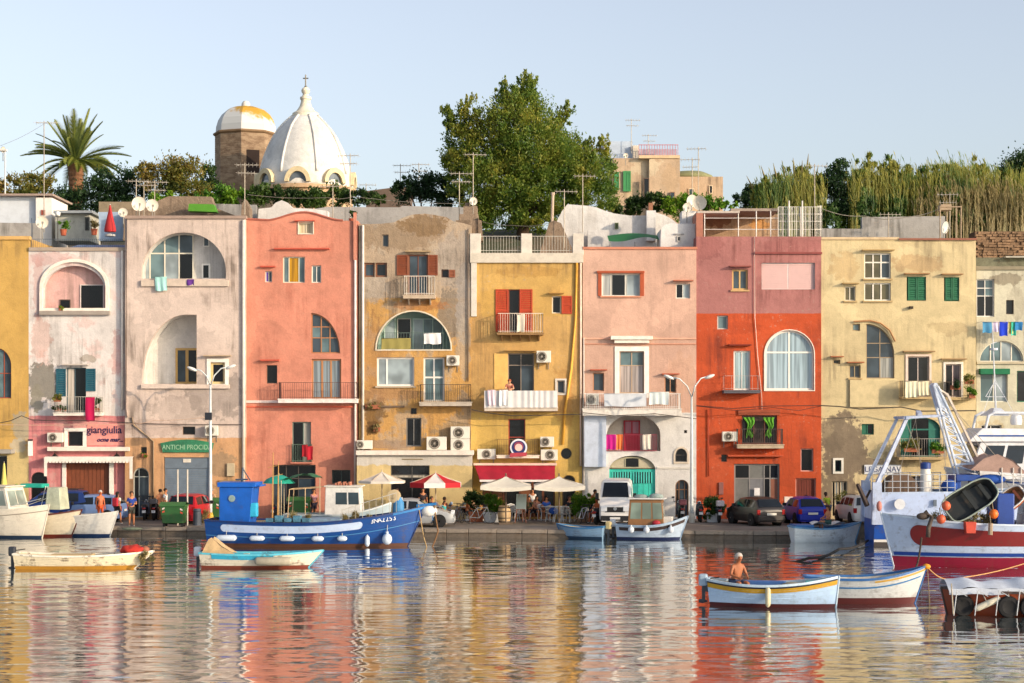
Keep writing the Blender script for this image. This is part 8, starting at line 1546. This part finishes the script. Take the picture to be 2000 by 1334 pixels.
b = MB(); b.bar((Xr(1945), 0, Zt(800)), (Xr(1938), 0, Zt(630)), .05, 6, r2=.015); b.bar((Xr(1943), 0, Zt(745)), (Xr(1925), 0, Zt(775)), .02); b.bar((Xr(1943), 0, Zt(745)), (Xr(1962), 0, Zt(775)), .02); b.bar((Xr(1927), 0, Zt(775)), (Xr(1962), 0, Zt(775)), .02); b.bar((Xr(1943), 0, Zt(740)), (Xr(1975), .5, Zt(808)), .012); b.bar((Xr(1943), 0, Zt(740)), (Xr(1915), .5, Zt(808)), .012); b.bar((Xr(1935), 0, Zt(672)), (Xr(1947), 0, Zt(668)), .02); b.lathe([(.2, Zt(684)), (.2, Zt(680))], (Xr(1941), 0, 0), 10); b.build('mast', M('cfd3d8', .4, .1), r)
b = MB(); b.lathe([(.25, Zt(830)), (.3, Zt(822)), (.25, Zt(812)), (.05, Zt(808))], (Xr(1990), -.5, 0), 14); b.build('radar_dome', M('e0e0e0', .4), r, smooth=True)
# ---- red and white fishing boat
r = boat('fishing_boat', 'red and white fishing boat with crimson bottom cut by the right edge', 1965, 1112, 181.5, dY=1.6)
H = Hull(r, 9.2, 3.3, 1.75, 1.72, 2.12, 'b7c6dc', draft=.5, rake=.65, flare=.24, dirt=.45, deck=lambda u: 1.1, inner='5c4c44', gun='c8d4e0', bands=[('bottom_paint', '8c1030', ('z', -.5), ('z', .42), 0, 1, .008), ('red_panel', '7c1e1c', ('z', .88, 1), ('s', .26, 1), .0, .9, .02), ('blue_line', '123c8c', ('z', .46), ('z', .6), 0, .985, .02)])
q = Matrix.Translation(r.location) @ Matrix.Rotation(r.rotation_euler.z, 4, 'Z'); Yr = r.location.y; Xr = lambda px: -(wx(px, Yr-1.2)-r.location.x); Zr = lambda py: wz(py, Yr-1.2)
cabin(r, Xr(2120), Xr(2010), 1.8, 1.1, 3.2, 'c8ccd0', wins=((.3, .8),), front=2)
b = MB(); b.tube([(Xr(1800), 1.0, Zr(1012)), (Xr(1806), 1.25, Zr(1000)), (Xr(1815), 1.4, Zr(1010)), (Xr(1808), 1.45, Zr(1030)), (Xr(1806), 1.5, Zr(1048))], .09, 8); b.ball((Xr(1800), 1.2, Zr(1008)), .2, 10, 8, 1.3, .8, .7); b.build('anchor_and_chain', M('4c4038', .8, bump=.8), r, smooth=2)
b = MB(); b.box(Xr(1985), Xr(1950), -.6, .9, 1.6, Zr(965)); b.build('blue_locker', M('123c8c', .5), r, bevel=.05)
b = MB(); b.hexa([(Xr(1896), 1.42, Zr(1040)), (Xr(1878), 1.42, Zr(1040)), (Xr(1878), 1.75, Zr(1040)), (Xr(1896), 1.75, Zr(1040)), (Xr(1898), 1.35, Zr(1018)), (Xr(1876), 1.35, Zr(1018)), (Xr(1876), 1.75, Zr(1018)), (Xr(1898), 1.75, Zr(1018))]); b.build('red_basket', M('b8402c', .7), r, bevel=.02)
leaves('net_heap', [(Xr(1900), 0, 1.75, 1.6, .8, .45), (Xr(1925), .3, 1.9, .7, .6, .6)], 2600, .22, .03, LM['dry'], r); 
def hang(label, px, py, rp, col, cat='buoy', name='buoy'):
    Y = Yr-1.55; x, y, z = PW(px, py, Y); o = T(name, label, cat, (x, y, z), group='floats on the red and white boat'); b = MB(); b.ball((0, 0, 0), rp*Y/F, 14, 10, 1, 1, 1.05); b.build('float', M(col, .5, dirt=.2), o, smooth=True); b = MB(); b.bar((0, 0, 0), (0, .25, rp*Y/F+.25), .02, 5); b.build('rope', M('8a7a60', .9), o)
hang('orange float, upper left of the three round ones beside the hanging black dinghy', 1848, 988, 9, 'c85a34'); hang('lower orange float below the upper left one', 1838, 1014, 9, 'c05430'); hang('bright orange float right of the hanging black dinghy', 1941, 1004, 9, 'e06a10')
o = T('wooden_fender', 'short wooden fender hanging on the red panel', 'fender', PW(1935, 1022, Yr-1.78)); b = MB(); b.bar((0, 0, 0), (-.02, 0, -.45), .09, 8); b.build('block', M('9a8670', .8), o); b = MB(); b.bar((0, .15, .3), (0, 0, 0), .02, 5); b.build('rope', M('8a7a60', .9), o)
# hanging dinghies
def hung_dinghy(label, px, py, L, B, rot, cin, cout, rim, Y):
    o = T('hanging_dinghy', label, 'dinghy', PW(px, py, Y)); o.rotation_euler = rot
    n = 26; b = MB(); out = []
    for i in range(n): a = 2*math.pi*i/n; c_, s_ = math.cos(a), math.sin(a); out.append((L/2*(abs(c_)**.4)*(1 if c_ > 0 else -1), B/2*(abs(s_)**.45)*(1 if s_ > 0 else -1)*(1-.25*max(0, c_))))
    vs = [(x, y, 0) for x, y in out]+[(x*.86, y*.8, -.32) for x, y in out]; b.add(vs, [(i, (i+1) % n, n+(i+1) % n, n+i) for i in range(n)]+[tuple(range(n, 2*n))]); b.build('outer_shell', M(cout, .6, dirt=.2), o, smooth=True)
    b = MB(); vs = [(x*.94, y*.92, .0) for x, y in out]+[(x*.8, y*.72, -.26) for x, y in out]; b.add(vs, [(i, (i+1) % n, n+(i+1) % n, n+i) for i in range(n)]+[tuple(range(n, 2*n))]); b.build('inner_shell', M(cin, .6, dirt=.3), o, smooth=True)
    b = MB(); b.tube([(x*.97, y*.96, .02) for x, y in out]+[(out[0][0]*.97, out[0][1]*.96, .02)], .035, 8); b.build('rim', M(rim, .5), o, smooth=2); b = MB(); b.box(-.08, .08, -B*.38, B*.38, -.1, -.06); b.box(L*.25, L*.32, -B*.3, B*.3, -.1, -.06); b.build('seat', M(cout, .6), o); return o
hung_dinghy('black dinghy with pale rim hanging tilted over the red and white boat', 1896, 975, 2.3, 1.2, (R_(64), R_(-30), R_(8)), '10181a', '1a2020', '8c988c', Yr-1.0)
hung_dinghy('small orange brown dinghy with pale rim stowed right of the black one', 1968, 978, 1.5, .85, (R_(60), R_(-38), R_(-12)), 'a8764c', 'b8623c', 'd8d4cc', Yr-.6)
rope('dark anchor rope running from the red and white boat bow down into the water', [PW(1800, 1050, Yr-1.7), PW(1792, 1100, 71.5), PW(1770, 1150, 68)], .04, '3c342c', .1)
# ---- gozzo boats and the rafted one
r = boat('rowing_boat', 'pale blue rowing boat with yellow stripe, white fender and a man aboard', 1517, 1189, -13, dY=.75)
H = Hull(r, 4.1, 1.6, .84, .7, .98, 'a9c3de', draft=.3, tw=.45, rake=.14, flare=.42, dirt=.25, gun='bcd0dc', gunw=.06, deck=lambda u: .12, inner='c8c2b4', double=False, bands=[('yellow_stripe', 'b98e18', ('s', .24), ('s', .1), 0, .99, .01), ('black_line', '1c2030', ('s', .1), ('s', .055), 0, .99, .012), ('boot_stripe', '4c1c1c', ('z', -.3), ('z', .12), 0, 1, .008)])
thwarts(H, (.2, .5, .76), .58, 'd3d0c6'); b = MB(); b.box(-1.1, .35, .25, .6, .5, .76); b.build('blue_bench', M('3c64a0', .6), r, bevel=.02); b = MB(); b.ball((.55, .1, .66), .22, 10, 6, 1.4, .8, .5); b.build('net_bundle', M('8a8474', .9, bump=.8), r, smooth=2); b = MB(); b.box(1.0, 1.35, -.2, .2, .62, .82); b.build('turquoise_box', M('2aa09c', .6), r, bevel=.03)
outboard(r, H, .62, '9cb0c0'); fender('long off white fender hanging amidships on the pale blue rowing boat', r, -.1, -1, .38, H, 'cyl', 'c9bf9c', .085, .68)
q = Matrix.Translation(r.location) @ Matrix.Rotation(r.rotation_euler.z, 4, 'Z'); pm = q @ Vector((-1.2, .2, .12))
person('bare chested grey haired man sitting in the stern of the pale blue rowing boat', pm.x, pm.y, pm.z+.02, R_(25), 2.02, 'sit', shirt=None, pants='3a4a68', skin='a0603c', hair='b0a8a0', arms=None, lean=.22)
r = boat('rowing_boat', 'white rowing boat with blue gunwale lines and orange tipped bow', 1700, 1182, -3, dY=.75)
H = Hull(r, 3.9, 1.5, .85, .8, 1.2, 'c9ccca', draft=.3, tw=.5, rake=.5, flare=.36, dirt=.35, gun='2c66a4', gunw=.05, deck=lambda u: .35, inner='b8b4a8', bands=[('blue_line', '3478b0', ('s', .3), ('s', .25), 0, .96, .012), ('yellow_strake', 'c89c40', ('s', .13), ('s', .07), .55, .99, .012), ('boot_stripe', '5c2420', ('z', -.3), ('z', .2), 0, 1, .008)])
thwarts(H, (.3, .6), .62, 'b8b0a0'); b = MB(); b.ball((1.93, 0, 1.17), .1, 10, 8, 1.3, 1, .9); b.build('bow_tip', M('d89018', .6), r, smooth=2)
q2 = Matrix.Translation(r.location) @ Matrix.Rotation(r.rotation_euler.z, 4, 'Z'); rope('thin rope from the orange tipped bow to the water', [q2 @ Vector((1.95, -.05, 1.1)), q2 @ Vector((2.0, -.15, -.05))], .014, '8c7c60', .0); rope('tan mooring line from the orange tipped bow toward the right edge raft', [q2 @ Vector((1.95, 0, 1.15)), PW(1850, 1132, 60), PW(2010, 1098, 66)], .02, 'b88a58', .08)
r = boat('workboat', 'rusty orange workboat under white tarpaulin with tyres on its side at the right edge', 1995, 1205, 178, dY=.8)
H = Hull(r, 4.4, 1.6, .75, .72, .8, '8c3c18', draft=.3, tw=.85, rake=.25, flare=.2, dirt=.8, gun='4c3c38', deck=lambda u: .5, inner='6c5c50')
b = MB(); b.grid(lambda u, v: (-2.1+4.2*u, -.72+1.44*v, .82+.22*math.sin(math.pi*v)+.05*math.sin(u*14+v*3)+.03*math.sin(u*31)), 30, 8); b.grid(lambda u, v: (-2.1+4.2*u, -.74, .64+.2*v+.02*math.sin(u*25)), 30, 2); b.grid(lambda u, v: (-2.1+4.2*u, .76, .66+.18*v+.02*math.sin(u*25)), 30, 2); b.build('tarpaulin', M('b8c0cc', .7, var=.2), r, smooth=2)
q3 = Matrix.Translation(r.location) @ Matrix.Rotation(r.rotation_euler.z, 4, 'Z')
for lx, lb in ((1.62, 'black tyre fender nearest the left end of the orange workboat'), (.35, 'black tyre fender in the middle of the orange workboat'), (-.3, 'black tyre fender at the right edge of the orange workboat')):
    p = Vector(H.P((lx+2.2)/4.4, .3, 1)); o = T('tyre_fender', lb, 'tyre', q3 @ Vector((lx, p.y+.12, .3)), r.rotation_euler.z, 'tyre fenders on the orange workboat'); b = MB(); b.lathe([(.17, -.08), (.2, -.1), (.3, -.09), (.33, 0), (.3, .09), (.2, .1), (.17, .08)], n=20, axis='y'); b.build('tyre', M('141416', .85), o, smooth=True); b = MB(); b.bar((0, 0, .3), (0, -.05, .52), .02); b.build('rope', M('9a9488', .9), o)
o = fender('long white fender slung diagonally on the orange workboat', r, .95, 1, .38, H, 'cyl', 'd3cdb8', .1, .85, True); o.rotation_euler = (0, R_(24), o.rotation_euler.z)
b = MB()
for k in range(6): x = 1.9-k*.62; b.bar((x, .9, .8), (x+.1, .93, .05), .016, 4); b.bar((x, .9, .8), (x-.3, .9, .62), .014, 4)
b.build('lashing', M('b0b4b8', .9), r)
rope('thick dark hose rope from the trawler sagging to the water', [PW(1695, 1056, 86), PW(1640, 1072, 80), PW(1580, 1090, 76), PW(1500, 1098, 75.3)], .06, '1c1a18', .12); rope('thin mooring line left of the dark rope', [PW(1690, 1085, 76), PW(1600, 1120, 68)], .014, '6c6050', .1); rope('tan rope to the left end of the orange workboat', [PW(1858, 1140, 55), PW(1862, 1200, 54.5)], .02, 'a89c88', 0)
